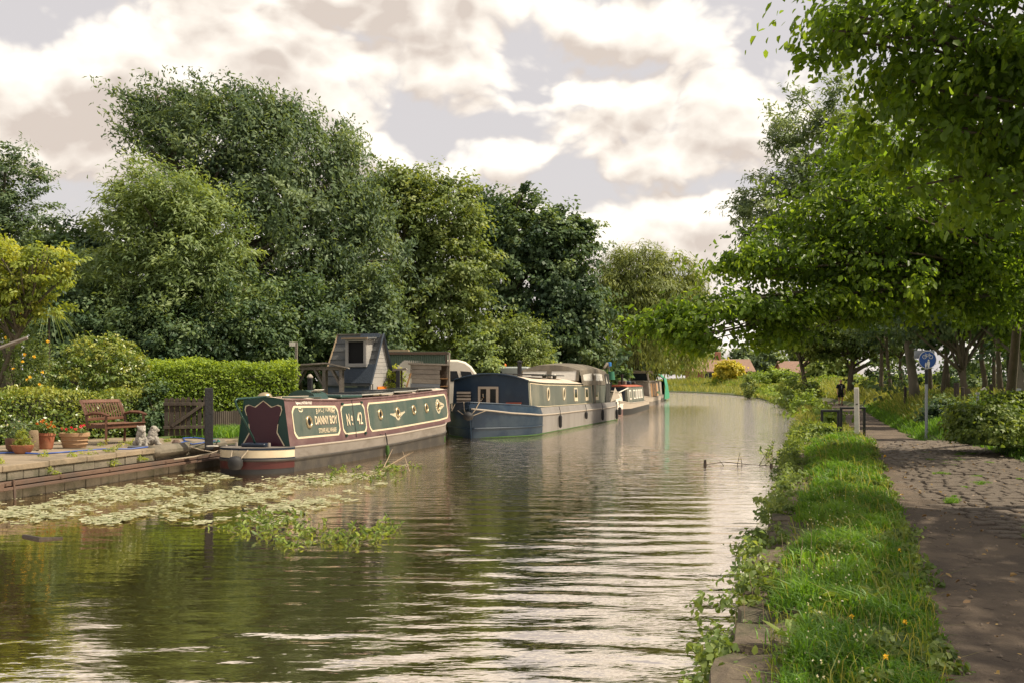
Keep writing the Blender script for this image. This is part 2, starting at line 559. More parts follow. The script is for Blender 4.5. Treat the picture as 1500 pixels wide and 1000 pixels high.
# ---------------------------------------------------------------- ground plan
def lerp_fn(pts):
    ys = [p[0] for p in pts]; xs = [p[1] for p in pts]
    return lambda y: np.interp(y, ys, xs)
XL = lerp_fn([(-30, -17.7), (16.04, -8.02), (22.9, -6.57), (27, -5.7), (31, -4.6), (36.9, -2.9), (52.3, 1.8), (62, 4.6), (85, 10.2), (115, 16.2), (150, 20), (200, 19), (235, 16), (1200, 16)])
XR = lerp_fn([(-30, -9.6), (0, -.8), (3, .25), (6.3, 1.2), (9.6, 2.25), (16.3, 4.3), (34.7, 9.6), (54, 15.2), (87, 22.7), (130, 30.5), (160, 33.5), (190, 33.5), (215, 30), (235, 16), (1200, 16)])
PL = lerp_fn([(-30, -9), (5, 2.08), (7.6, 3.0), (9.6, 3.68), (15.75, 5.65), (24, 8.36), (38.7, 12.6), (58, 18.1), (72, 21.6), (90, 25.7), (130, 33.4), (160, 37), (190, 37.6), (215, 37.5), (235, 30), (1200, 30)])
PR = lerp_fn([(-30, -5.8), (5, 5.4), (10, 6.9), (15, 8.3), (18, 8.9), (24, 10.3), (26, 10.35), (38.7, 14.1), (58, 19.9), (72, 23.4), (90, 27.4), (130, 35.2), (160, 38.8), (190, 39.4), (215, 39.3), (235, 31.5), (1200, 31.5)])
ZP = lerp_fn([(-30, .34), (5, .36), (14, .42), (22, .5), (23.6, .5), (26, .36), (40, .3), (1200, .3)])

def hnoise(x, y):
    return .5 * (np.sin(x * 1.7 + y * .9) * np.sin(y * 1.3 - x * .4) + .5 * np.sin(x * 4.1 + 1) * np.sin(y * 3.7 + 2))

def right_profile(y):
    xr, pl, pr, zp = float(XR(y)), float(PL(y)), float(PR(y)), float(ZP(y))
    s = float(np.interp(y, [0, 60, 120, 235], [1, 1, 1.4, 2.2]))
    xs = [xr, xr + .06, xr + .35, xr + .5 * (pl - xr), pl - .05, pl + .40, pr - .1, pr + .3, pr + 1.2, pr + 3.2, pr + 9, pr + 30, pr + 250, pr + 1100]
    zs = [-.6, .10, .27, zp + .02, zp + .03, zp - .14, zp - .14, zp + .12, zp + .35 * s, zp + .62 * s, zp + .8 * s, zp + 1.0 * s, zp + 1.2, zp + 1.2]
    return xs, zs

def left_profile(y):
    xl = float(XL(y))
    xs = [-1200, xl - 250, xl - 80, xl - 30, xl - 14, xl - 7, xl - 4, xl - 2, xl - .9, xl - .45, xl - .4, xl]
    zs = [1.5, 1.2, .8, .6, .56, .54, .53, .53, .52, .50, -.6, -.6]
    return xs, zs

def right_z(x, y):
    xs, zs = right_profile(y)
    return float(np.interp(x, xs, zs))

rows_y = list(np.arange(-30, 0, 5)) + list(np.arange(0, 30, .5)) + list(np.arange(30, 60, 1.5)) + list(np.arange(60, 240, 5)) + [260, 320, 450, 700, 1200]
rows = []
for y in rows_y:
    lx, lz = left_profile(y); rx, rz = right_profile(y)
    row = [(x, y, z) for x, z in zip(lx, lz)]
    for i, (x, z) in enumerate(zip(rx, rz)):
        k = .03 if i in (2, 3, 8, 9) else 0
        row.append((x, y, z + k * float(hnoise(x, y))))
    rows.append(row)
GROUND = mat('ground_earth', (.085, .075, .04), .95, .35, 1.3, .5, 9, col2=(.06, .10, .02), f2=.85, s2=.9, edge=(.38, .55))
g = MB().grid(rows).build('ground', GROUND, smooth='auto')
tag(g, None, None, kind='structure')

# --- water: a sheet with real ripples near the camera, finer ones as relief
def water_mesh():
    rng = np.random.default_rng(11)
    ny, nx = 660, 170
    ys = 2.6 * np.exp(np.linspace(0, math.log(236 / 2.6), ny))
    ys = np.concatenate([[-30, -12, -4, 0.5], ys]); ny = len(ys)
    t = np.linspace(0, 1, nx)
    xl, xr = XL(ys) - .5, XR(ys) + .12
    X = xl[:, None] + (xr - xl)[:, None] * t[None]
    Yg = np.repeat(ys[:, None], nx, 1)
    Z = np.zeros_like(X)
    sp = np.gradient(ys)[:, None]
    # amplitude: calm in the lee of the wharf and by the weed, livelier towards the towpath
    u = np.clip((X - (-6.5 + .2 * Yg)) / 7.5, 0, 1)
    calm = .09 + .91 * np.clip((u - .1) / .5, 0, 1) ** 1.1
    for i in range(54):
        lam = float(np.exp(rng.uniform(math.log(.22), math.log(.85))))
        ang = rng.normal(0, .16) + .06
        if i % 6 == 0: ang += rng.choice([-1, 1]) * .6
        k = 2 * math.pi / lam
        slope = .0115 * (lam / .5) ** .15
        a = slope / k
        ph = k * (math.sin(ang) * X + math.cos(ang) * Yg) + rng.uniform(0, 6.28)
        ph = ph + 1.1 * np.sin(X * rng.uniform(.25, .7) + Yg * rng.uniform(.15, .5) + rng.uniform(0, 6))
        fade = np.clip(lam / (3.2 * sp) - .8, 0, 1)
        env = .5 + .5 * np.sin(X * rng.uniform(.3, .9) + Yg * rng.uniform(.1, .5) + rng.uniform(0, 6))
        w = np.sin(ph)
        Z += a * (w + .3 * w * np.abs(w)) * fade * env
    Z *= calm
    V = np.stack([X, Yg, Z], 2).reshape(-1, 3)
    idx = np.arange(ny * nx).reshape(ny, nx)
    Q = np.stack([idx[:-1, :-1], idx[:-1, 1:], idx[1:, 1:], idx[1:, :-1]], 2).reshape(-1, 4)
    return np_mesh('water', V, Q, smooth=True)

wm = bpy.data.materials.new('canal_water'); wm.use_nodes = True
N, L = wm.node_tree.nodes, wm.node_tree.links
b = N['Principled BSDF']
b.inputs['Base Color'].default_value = (.045, .030, .012, 1)
b.inputs['Roughness'].default_value = .035
b.inputs['IOR'].default_value = 1.45
b.inputs['Specular IOR Level'].default_value = .5
tcn = N.new('ShaderNodeTexCoord')
def wbump(scale, st, dist, prev=None, anis=(1, 1, 1), det=3, rot=0):
    mp = N.new('ShaderNodeMapping'); mp.inputs['Scale'].default_value = anis; mp.inputs['Rotation'].default_value = (0, 0, rot)
    L.new(tcn.outputs['Object'], mp.inputs[0])
    n = N.new('ShaderNodeTexNoise'); n.inputs['Scale'].default_value = scale; n.inputs['Detail'].default_value = det
    L.new(mp.outputs[0], n.inputs['Vector'])
    bn = N.new('ShaderNodeBump'); bn.inputs['Strength'].default_value = st; bn.inputs['Distance'].default_value = dist
    L.new(n.outputs['Fac'], bn.inputs['Height'])
    if prev: L.new(prev, bn.inputs['Normal'])
    return bn.outputs[0]
sx = N.new('ShaderNodeSeparateXYZ'); L.new(tcn.outputs['Object'], sx.inputs[0])
lee = N.new('ShaderNodeMath'); lee.operation = 'MULTIPLY_ADD'; L.new(sx.outputs[1], lee.inputs[0]); lee.inputs[1].default_value = -.25; L.new(sx.outputs[0], lee.inputs[2])
lr = N.new('ShaderNodeMapRange'); lr.interpolation_type = 'SMOOTHSTEP'; L.new(lee.outputs[0], lr.inputs[0])
lr.inputs[1].default_value, lr.inputs[2].default_value, lr.inputs[3].default_value, lr.inputs[4].default_value = -7.5, -2.2, .08, .34   # sheltered by the wharf
fr = N.new('ShaderNodeMapRange'); L.new(sx.outputs[1], fr.inputs[0])
fr.inputs[1].default_value, fr.inputs[2].default_value, fr.inputs[3].default_value, fr.inputs[4].default_value = 13, 42, .1, 3.0   # open reach beyond
mxl = N.new('ShaderNodeMath'); mxl.operation = 'MAXIMUM'; L.new(lr.outputs[0], mxl.inputs[0]); L.new(fr.outputs[0], mxl.inputs[1])
nb = wbump(1.6, .5, .03, None, (.5, 1.5, 1), 2, .12)
nb = wbump(4.2, .65, .042, nb, (.5, 1.4, 1), 3, -.12)
nb = wbump(12, .6, .010, nb, (.7, 1.3, 1), 2, .2)
for n_ in list(N):
    if n_.type == 'BUMP':
        k_ = N.new('ShaderNodeMath'); k_.operation = 'MULTIPLY'; k_.inputs[1].default_value = n_.inputs['Strength'].default_value
        L.new(mxl.outputs[0], k_.inputs[0]); L.new(k_.outputs[0], n_.inputs['Strength'])
L.new(nb, b.inputs['Normal'])
gl = N.new('ShaderNodeBsdfGlossy'); gl.inputs['Roughness'].default_value = .03; gl.inputs['Color'].default_value = (1.0, .90, .78, 1)
L.new(nb, gl.inputs['Normal'])
mxw = N.new('ShaderNodeMixShader'); mxw.inputs[0].default_value = .78                 # mirror added for brighter sky glare than plain water gives
L.new(b.outputs[0], mxw.inputs[1]); L.new(gl.outputs[0], mxw.inputs[2]); L.new(mxw.outputs[0], N['Material Output'].inputs[0])
wobj = link('water', water_mesh(), wm)
tag(wobj, None, None, kind='structure')

# --- towpath: earth and tarmac sheet
def path_mesh():
    V, Q = [], []
    ys = np.concatenate([np.arange(-30, 0, 3), np.arange(0, 30, .25), np.arange(30, 70, 1), np.arange(70, 232, 4)])
    nx = 26
    for y in ys:
        pl, pr = float(PL(y)), float(PR(y))
        l = pl - .22 + .10 * math.sin(y * 2.3) * min(1, y / 5 if y > 0 else 0) + .05 * math.sin(y * 7.1); r = pr + .1 * math.sin(y * 1.9 + 1)
        for i in range(nx):
            x = l + (r - l) * i / (nx - 1)
            rut = -.03 * math.exp(-((x - pl - .9) / .5) ** 2) if y < 22 else 0
            x0_ = float(np.interp(y, [6, 8, 9, 10.5, 12.5, 14.5, 24], [4.3, 4.75, 4.55, 4.95, 5.05, PL(14.5) + .22, PL(24) + .12]))
            if 6.6 < y < 23.6: rut -= .026 * min(1, max(0, (x - x0_ - .1) / .5)) * (1 if y > 9.5 else .5)
            V.append((x, y, float(ZP(y)) + .004 + rut + .012 * float(hnoise(x * 3, y * 3))))
    n = len(ys)
    idx = np.arange(n * nx).reshape(n, nx)
    Q = np.stack([idx[:-1, :-1], idx[:-1, 1:], idx[1:, 1:], idx[1:, :-1]], 2).reshape(-1, 4)
    return np_mesh('towpath', np.array(V), Q, smooth=True)
PATH = mat('path_dirt', (.108, .080, .057), .92, .35, 1.6, .9, 22, col2=(.062, .046, .034), f2=.8, s2=1.3, edge=(.42, .58))
towpath = tag(link('towpath', path_mesh(), PATH), None, None, kind='structure')

# --- setts across the crest of the path
SETT = mat('sett_stone', (.118, .093, .072), .72, .4, 4, .7, 26, col2=(.07, .056, .045), f2=.7, s2=2.2)
rnd = random.Random(5)
def sett_mesh(i):
    r = random.Random(100 + i)
    bm = bmesh.new()
    P = []
    for sx in (-1, 1):
        for sy in (-1, 1):
            P.append((sx * .5, sy * .5, -.06))
            P.append((sx * (.5 - r.uniform(0, .04)), sy * (.5 - r.uniform(0, .06)), .012))
            P.append((sx * (.45 - r.uniform(0, .05)), sy * (.43 - r.uniform(0, .06)), .024 + r.uniform(-.004, .004)))
    for p in P: bm.verts.new(p)
    bmesh.ops.convex_hull(bm, input=bm.verts)
    me = bpy.data.meshes.new('sett'); bm.to_mesh(me); bm.free()
    me.materials.append(SETT)
    return me
sett_meshes = [sett_mesh(i) for i in range(8)]
setts = []
y = 6.6
while y < 23.5:
    d = rnd.uniform(.14, .19)
    # where the setts begin: buried under trodden earth on the water side, bare to the right
    x0 = float(np.interp(y, [6, 8, 9, 10.5, 12.5, 14.5, 24], [4.3, 4.75, 4.55, 4.95, 5.05, PL(14.5) + .22, PL(24) + .12])) + rnd.uniform(-.18, .12)
    x1 = float(PR(y)) - .08
    x = x0
    while x < x1:
        w = rnd.uniform(.17, .32)
        px = 750 + F * (x + w / 2) / y
        if px < 1640 and not (y < 9.5 and rnd.random() < .22):
            dip = max(0.0, .03 - .05 * (x - x0)) + (.014 if rnd.random() < .06 else 0)
            zs = 1.0
            setts.append((x + w / 2, y + rnd.uniform(-.012, .012), float(ZP(y)) + .004 + rnd.uniform(-.005, .006) - dip, w - .020, d - .020, rnd.uniform(-.03, .03), rnd.randrange(8), px))
        x += w
    y += d
vis = sorted([s for s in setts if s[7] < 1505], key=lambda s: s[1])
near = set(id(s) for s in vis[:290])
rest = MB()
for s in setts:
    if id(s) in near:
        o = bpy.data.objects.new('sett', sett_meshes[s[6]]); COL.objects.link(o)
        o.parent = towpath; o.location = s[:3]; o.scale = (s[3], s[4], 1); o.rotation_euler = (rnd.uniform(-.02, .02), rnd.uniform(-.02, .02), s[5])
    else:
        R = Matrix.Rotation(s[5], 3, 'Z')
        me = sett_meshes[s[6]]
        rest.add([R @ Vector((v.co.x * s[3], v.co.y * s[4], v.co.z)) + Vector(s[:3]) for v in me.vertices], [tuple(p.vertices) for p in me.polygons])
o = rest.build('setts', SETT, towpath, fix=False); o['kind'] = 'stuff'

# --- coping stones along the water on the towpath side
COPE = mat('coping_stone', (.115, .09, .065), .95, .45, 5, 1.0, 16, col2=(.05, .055, .028), f2=.8, s2=1.6)
bank = thing('canal_bank', 'rough stone coping edging the canal below the grass strip', 'stone edging', (1.4, 6, .2))
rnd = random.Random(8)
y = 3.2
while y < 34:
    ln = rnd.uniform(.35, .85)
    ym = y + ln / 2
    c = Vector((float(XR(ym)) + .34 + rnd.uniform(-.05, .05), ym, .165 + rnd.uniform(-.03, .02)))
    ang = math.atan2(float(XR(y + ln) - XR(y)), ln)
    R = Matrix.Rotation(-ang + rnd.uniform(-.04, .04), 3, 'Z') @ Matrix.Rotation(rnd.uniform(-.08, .05), 3, 'Y')
    m = MB()
    bm = bmesh.new()
    bmesh.ops.create_cube(bm, size=2)
    bmesh.ops.subdivide_edges(bm, edges=bm.edges, cuts=3, use_grid_fill=True)
    ph = rnd.uniform(0, 9)
    for v in bm.verts:
        p = v.co.copy(); l_ = p.length
        q = p * (1 - .22 * max(0, l_ - 1.0))
        nz_ = .10 * math.sin(p.x * 3 + ph) * math.sin(p.y * 4 + ph * 2) + rnd.uniform(-.05, .05)
        q *= 1 + nz_
        v.co = (q.x * .22, q.y * ln / 2, q.z * .17 + .02 * math.sin(p.y * 5 + ph))
    for v in [v for v in bm.verts if not v.link_faces]: bm.verts.remove(v)
    bm.verts.index_update()
    m.add([R @ v.co + c - Vector(bank.location) for v in bm.verts], [[v.index for v in f.verts] for f in bm.faces]); bm.free()
    m.build('coping_stone', COPE, bank)
    y += ln + rnd.uniform(.01, .05)

# ---------------------------------------------------------------- trees, left bank
def gp(px, Y, z=.55):
    return Vector(((px - 750) / F * Y, Y, z))

tree('poplar_tree', 'tallest tree on the left, grey-green crown blown by the wind, behind the blue cabin', gp(400, 44),
     [ell(330, 205, 44, 110, 62), ell(265, 180, 44, 60, 42), ell(420, 255, 44, 105, 85), ell(480, 320, 44, 85, 85), ell(390, 350, 44, 150, 110), ell(535, 410, 43, 48, 100), ell(480, 460, 43, 90, 70), ell(380, 170, 44, 40, 36), ell(225, 150, 44, 26, 20)] + [ell(px, py, 44, 15, 26, .6) for px, py in ((438, 170), (462, 196), (486, 226), (512, 262), (540, 300), (566, 340), (585, 385), (352, 156), (310, 164), (212, 164), (196, 215))],
     760, 105, .85, .22, .38, LF_POPLAR, 21, tr=.42, wind=(-.45, 0, .55), limbs=60, droop=-.1, limb_r=.15, stretch=1.7)
tree('feathery_tree', 'soft feathery mid-green tree in front of the tall poplar, left of it', gp(250, 38),
     [ell(240, 305, 38, 72, 52), ell(215, 345, 38, 70, 60), ell(290, 370, 38, 72, 75), ell(200, 410, 38, 70, 60), ell(280, 440, 38, 85, 60)],
     420, 105, .70, .22, .28, LF_WILLOWY, 22, tr=.26, wind=(-.3, 0, .1), limbs=26, droop=.3, stretch=1.4)
tree('broad_tree', 'olive-green broadleaf tree rising between the poplar and the dark sycamore', gp(640, 50),
     [ell(640, 310, 50, 68, 52), ell(588, 285, 50, 42, 36), ell(655, 390, 50, 66, 60), ell(630, 470, 50, 80, 70), ell(580, 400, 51, 55, 120)],
     560, 95, .75, .2, .6, LF_MID, 23, tr=.34, limbs=30, wind=(.05, 0, .1))
tree('sycamore_tree', 'dense dark green sycamore with rounded crown behind the widebeam boat', gp(790, 62),
     [ell(760, 345, 62, 72, 60), ell(815, 370, 62, 52, 56), ell(770, 430, 62, 82, 72), ell(835, 470, 61, 55, 62), ell(790, 510, 61, 92, 50), ell(720, 330, 63, 45, 46), ell(850, 340, 62, 20, 20)],
     700, 95, .85, .24, .75, LF_DARK, 24, tr=.5, limbs=30)
tree('backdrop_tree', 'grey-green tree top cut by the left edge of the picture', gp(10, 48),
     [ell(5, 275, 48, 55, 55), ell(30, 330, 48, 48, 55), ell(-60, 300, 48, 70, 80), ell(-10, 380, 48, 80, 60)],
     320, 85, .7, .2, .4, LF_POPLAR, 25, tr=.3, limbs=18)
tree('low_dark_tree', 'low dark tree between the left-edge tree and the feathery tree', gp(110, 44),
     [ell(110, 370, 44, 50, 34), ell(130, 420, 43, 62, 50), ell(70, 440, 43, 60, 50), ell(160, 390, 44, 40, 44)],
     230, 90, .62, .24, .5, LF_DARK, 26, tr=.22, limbs=16)
tree('golden_tree', 'small yellow-green garden tree leaning in from the left edge', gp(-30, 23),
     [ell(20, 385, 23, 52, 40), ell(70, 380, 23, 42, 32), ell(10, 440, 23, 55, 45), ell(55, 430, 23, 45, 38), ell(105, 385, 23, 24, 14), ell(-30, 400, 23, 60, 60)],
     190, 56, .24, .10, .5, LF_GOLDGREEN, 27, tr=.07, limbs=46, droop=.5, shell=.2, limb_r=.3)
# dark shrubbery behind the hedges
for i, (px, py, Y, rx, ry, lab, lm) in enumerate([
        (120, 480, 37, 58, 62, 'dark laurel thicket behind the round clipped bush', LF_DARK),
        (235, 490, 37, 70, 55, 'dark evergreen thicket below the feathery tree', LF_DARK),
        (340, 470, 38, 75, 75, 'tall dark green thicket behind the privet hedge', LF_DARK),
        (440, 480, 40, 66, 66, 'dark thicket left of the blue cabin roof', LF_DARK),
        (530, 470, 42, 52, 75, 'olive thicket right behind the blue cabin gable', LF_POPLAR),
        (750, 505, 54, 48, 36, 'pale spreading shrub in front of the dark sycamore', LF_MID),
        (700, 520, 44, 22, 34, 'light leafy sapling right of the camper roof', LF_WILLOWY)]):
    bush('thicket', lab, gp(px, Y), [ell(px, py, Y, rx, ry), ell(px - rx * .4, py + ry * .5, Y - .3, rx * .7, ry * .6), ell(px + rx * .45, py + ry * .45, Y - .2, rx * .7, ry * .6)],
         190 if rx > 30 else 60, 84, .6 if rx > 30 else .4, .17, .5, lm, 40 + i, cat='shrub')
# dim wood edge behind all the gardens, one mass
rng = np.random.default_rng(3)
parts = []
Ew = [(tuple(gp(px, Y, 2.2)), (3.2, 1.6, 2.4)) for px, Y in ((-200, 52), (-80, 52), (40, 52), (160, 51), (280, 51), (400, 52), (520, 55), (620, 60), (700, 66), (780, 72), (860, 80), (900, 92))]
(V, Q, T), _ = leaf_crown(Ew, 440, 60, 1.0, .5, .6, 61)
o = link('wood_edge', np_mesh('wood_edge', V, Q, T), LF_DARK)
tag(o, 'dim mass of foliage closing the gardens behind the trees', 'undergrowth', kind='stuff')

# weeping willow
def willow():
    base = gp(925, 88)
    t = thing('weeping_willow', 'pale weeping willow trailing over the canal behind the moored boats', 'tree', base)
    rng = np.random.default_rng(31)
    heads = [ell(930, 400, 88, 44, 40), ell(985, 415, 88, 44, 40), ell(900, 425, 87, 30, 38), ell(960, 450, 87, 60, 48), ell(1005, 440, 88, 26, 34)]
    C = clumps_in(heads, 1500, rng, .75)
    n = len(C)
    zend = 2.5 + rng.random(n) ** 1.3 * 2.6
    zend = np.where(C[:, 2] > 9.5, C[:, 2] - 1.5 - 3.5 * rng.random(n), zend)
    zend = np.minimum(zend, C[:, 2] - .6)
    P, D, T = [], [], []
    tone = np.clip(.5 + .2 * rng.normal(size=n), 0, 1)
    for i in range(n):
        Lh = C[i, 2] - zend[i]
        k = max(4, int(Lh / .28))
        u = (np.arange(k) + rng.random(k)) / k
        out = np.array([C[i, 0] - base.x, C[i, 1] - base.y]); out /= np.linalg.norm(out) + 1e-6
        sway = (rng.random(2) - .5) * .8 + out * .5
        p = np.stack([C[i, 0] + sway[0] * u ** .6 + .12 * rng.normal(size=k), C[i, 1] + sway[1] * u ** .6 + .12 * rng.normal(size=k), C[i, 2] - Lh * u], 1)
        P.append(p); T.append(np.clip(tone[i] + .12 * rng.normal(size=k), 0, 1))
        D.append(np.stack([rng.normal(size=k) * .3, rng.normal(size=k) * .3, -np.ones(k)], 1))
    P, D, T = np.concatenate(P), np.concatenate(D), np.concatenate(T)
    Nn = unit(np.stack([rng.normal(size=len(P)), rng.normal(size=len(P)), rng.normal(size=len(P)) * .3], 1))
    (V2, Q2, T2), _ = leaf_crown(heads, 420, 70, 1.0, .42, .2, 33, droop=1.0, shell=.6)
    V, Q, T = leaf_arrays(P, Nn, unit(D), .46 * (.6 + .8 * rng.random(len(P))), .2, False, T)
    V, Q, T = join([(V, Q, T), (V2, Q2, T2)])
    link('crown', np_mesh('crown', V - np.array(base)[None], Q, T), LF_WILLOW, t)
    m = MB()
    m.tube([(0, 0, -.3), (.1, 0, 2), (.2, 0, 4), (.3, 0, 6.5)], [.7, .5, .45, .3], 12)
    for i in range(40):
        e = Vector(C[rng.integers(n)]) - base
        a = Vector((.2, 0, 3.5 + 2.5 * rng.random()))
        m.tube([a, a.lerp(e, .5) + Vector((0, 0, .8)), e], [.16, .09, .02], 6)
    m.build('trunk', BARK, t, smooth=True, fix=False)
willow()

# ---------------------------------------------------------------- trees, towpath side
def zr(x, y): return right_z(x, y)
b0 = Vector((8.9, 11.5, .7))
tree('near_alder', 'nearest tree, large glossy leaves hanging into the top right corner', b0,
     [ell(1410, 60, 10.5, 120, 130, 1.5), ell(1290, 40, 10.5, 85, 60, 1.0), ell(1215, 30, 10.5, 50, 28, .6), ell(1205, 78, 10.3, 34, 22, .5), ell(1350, 180, 11, 110, 100, 1.3), ell(1470, 220, 10.5, 90, 130, 1.4), ell(1560, 100, 11, 130, 200, 1.8), ell(1520, -120, 11, 220, 150, 2.2), ell(1700, -60, 11.5, 200, 250, 2.4), ((7.6, 7.4, 5.0), (2.0, 1.8, 1.2)), ((6.6, 5.4, 5.2), (1.9, 1.9, 1.1))],
     860, 42, .36, .096, .62, LF_ALDER, 71, tr=.2, big=True, limbs=150, droop=.6, shell=.3, limb_r=-.1, fmin=.5, spread=1.15, over=1.06)
b1 = Vector((11.9, 20.5, 1.0))
tree('leaning_alder', 'alder whose long low limb reaches left over the canal', b1,
     [ell(1300, 300, 18, 100, 90, 2.2), ell(1220, 330, 18, 75, 60, 1.8), ell(1150, 380, 17.5, 75, 36, 1.5), ell(1085, 388, 17.5, 48, 20, 1.0), ell(1270, 400, 18, 120, 60, 2.0),
      ell(1400, 330, 18.5, 110, 110, 2.4), ell(1430, 430, 18.5, 100, 46, 1.8), ell(1500, 300, 19, 120, 160, 2.4), ell(1250, 240, 18.5, 55, 50, 1.4)],
     880, 46, .38, .092, .66, LF_ALDER, 72, tr=.24, big=True, limbs=130, droop=.45, shell=.25, limb_r=-.12, spread=1.15, fmin=.5)
tree('overhanging_alder', 'low alder limb with drooping sunlit leaves stretching far out over the water', Vector((10.6, 22.0, .95)),
     [ell(1190, 448, 17.5, 60, 18, 1.0), ell(1130, 455, 17.3, 62, 22, .9), ell(1060, 452, 17, 55, 17, .7), ell(995, 468, 17, 48, 15, .6), ell(945, 478, 17, 22, 9, .4), ell(1010, 492, 17, 26, 11, .5), ell(1030, 508, 17, 15, 10, .4), ell(1135, 495, 17.3, 40, 13, .6), ell(1250, 455, 18, 60, 18, 1.0)],
     270, 34, .34, .095, .66, LF_ALDER, 78, tr=.11, big=True, limbs=40, droop=.45, shell=.2, limb_r=-.1, spread=1.25, fmin=.55,
     trunk_pts=[(10.6, 22, .7), (10.5, 21.5, 1.9), (10.1, 20.5, 2.9), (8.9, 19, 3.4), (7, 18, 3.45), (5, 17.3, 3.25), (3.2, 17, 3.0)])
tree('ash_tree', 'tall ash with fine grey-green leaves standing behind the alders', Vector((19.5, 47, 1.0)),
     [ell(1180, 200, 46, 60, 56), ell(1150, 190, 46, 30, 42), ell(1140, 290, 46, 60, 56), ell(1105, 310, 46, 36, 40), ell(1190, 330, 46, 90, 90), ell(1230, 220, 46, 70, 90), ell(1330, 250, 47, 110, 120)],
     430, 80, .65, .24, .3, LF_ASH, 73, tr=.24, limbs=40, droop=.2, bark=BARK_PALE, trunk_pts=[at(1342, 597, 46), at(1338, 560, 46), at(1330, 500, 46), at(1322, 440, 46), at(1310, 360, 46), at(1290, 260, 46), at(1270, 160, 46)])
tree('crooked_tree', 'thin crooked tree with bent foot behind the old fence posts', at(1425, 596, 34),
     [ell(1400, 380, 34, 80, 70), ell(1360, 450, 34, 70, 40), ell(1450, 430, 34, 60, 60)],
     200, 80, .5, .16, .6, LF_DARK, 74, tr=.14, limbs=20, trunk_pts=[at(1428, 600, 34), at(1420, 582, 34), at(1411, 560, 34), at(1411, 520, 34), at(1404, 470, 34), at(1398, 420, 34), at(1390, 350, 34)])
tree('edge_tree', 'double-stemmed grey tree at the right edge of the picture', at(1496, 610, 26),
     [ell(1490, 400, 26, 70, 60), ell(1530, 470, 26, 60, 50), ell(1450, 455, 26, 40, 24)],
     160, 70, .42, .13, .6, LF_ALDER, 75, tr=.13, limbs=16, bark=BARK_PALE, trunk_pts=[at(1497, 620, 26), at(1497, 570, 26), at(1490, 520, 26), at(1482, 470, 26), at(1478, 400, 26)])
tree('path_tree', 'slim forked tree beside the bend of the towpath behind the walker', at(1247, 580, 82),
     [ell(1255, 470, 82, 60, 50), ell(1220, 500, 82, 40, 30), ell(1290, 500, 82, 42, 34)],
     190, 80, .8, .3, .6, LF_BRAMBLE, 76, tr=.27, limbs=26, trunk_pts=[at(1246, 580, 82), at(1246, 550, 82), at(1250, 520, 82), at(1255, 480, 82), at(1258, 430, 82)])
tree('leaning_waterside_tree', 'dark leaning trunk between the towpath bend and the canal', at(1181, 572, 84),
     [ell(1165, 470, 84, 40, 40), ell(1200, 490, 84, 40, 30)],
     130, 80, .8, .3, .6, LF_BRAMBLE, 77, tr=.22, limbs=20, trunk_pts=[at(1182, 575, 84), at(1177, 550, 84), at(1172, 525, 84), at(1168, 490, 84), at(1165, 440, 84)])
# thin stems and crowns of the wood beside the path
rnd = random.Random(77)
wood_labels = {}
spots = [(1290, 70, .16), (1303, 62, .12), (1318, 74, .14), (1362, 52, .13), (1378, 44, .1), (1388, 55, .12), (1440, 42, .12), (1455, 48, .1), (1468, 38, .11), (1480, 44, .13)]
wl_ = ['thin dark stem left of the ash trunk, first of the wood', 'thin stem second in the wood left of the ash', 'thin stem just left of the ash trunk', 'slender stem right of the blue sign', 'slender pale stem near the crooked tree, left of it', 'second slender stem left of the crooked tree',
       'slender stem right of the crooked tree', 'thin stem above the bramble bush', 'thin stem in deep shade above the bramble', 'slender stem beside the double-stemmed edge tree']
for (px, Y, r), lab in zip(spots, wl_):
    x = (px - 750) / F * Y
    bz = zr(x, Y)
    hgt = rnd.uniform(5.5, 7.5)
    tree('woodland_tree', lab, (x, Y, bz), [((x + rnd.uniform(-.5, .5), Y + rnd.uniform(-.5, .5), bz + hgt), (1.9, 1.9, 1.5)), ((x, Y, bz + hgt * .62), (1.9, 1.9, 1.0))],
         90, 44, .62, .24, .6, LF_DARK, 300 + px, tr=r, group='thin trees of the towpath wood', limbs=10)
Ew = []
for i in range(78):
    Y = rnd.uniform(48, 95); px = rnd.uniform(1290, 1750)
    x = (px - 750) / F * Y
    Ew.append(((x, Y, zr(x, Y) + rnd.choice([.9, 3.2, 5, 7])), (2.4, 2.0, 1.7)))
for i in range(16):
    Y = rnd.uniform(24, 44); px = rnd.uniform(1440, 1900)
    x = (px - 750) / F * Y
    if x < PR(Y) + 4: continue
    Ew.append(((x, Y, zr(x, Y) + rnd.uniform(.8, 6)), (1.8, 1.5, 1.3)))
(V, Q, T), _ = leaf_crown(Ew, 1350, 46, .8, .31, .6, 62)
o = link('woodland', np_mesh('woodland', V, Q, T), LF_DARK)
tag(o, 'deep shaded foliage of the wood right of the towpath', 'woodland', kind='stuff')

# ---------------------------------------------------------------- grass strip, verges
def scatter_between(f0, f1, y0, y1, n, rng, power=1.0):
    y = y0 + (y1 - y0) * rng.random(n) ** power
    x = f0(y) + (f1(y) - f0(y)) * rng.random(n)
    return x, y
def zs_right(x, y):
    return np.array([right_z(a, b_) for a, b_ in zip(x, y)])
rng = np.random.default_rng(81)
parts = []
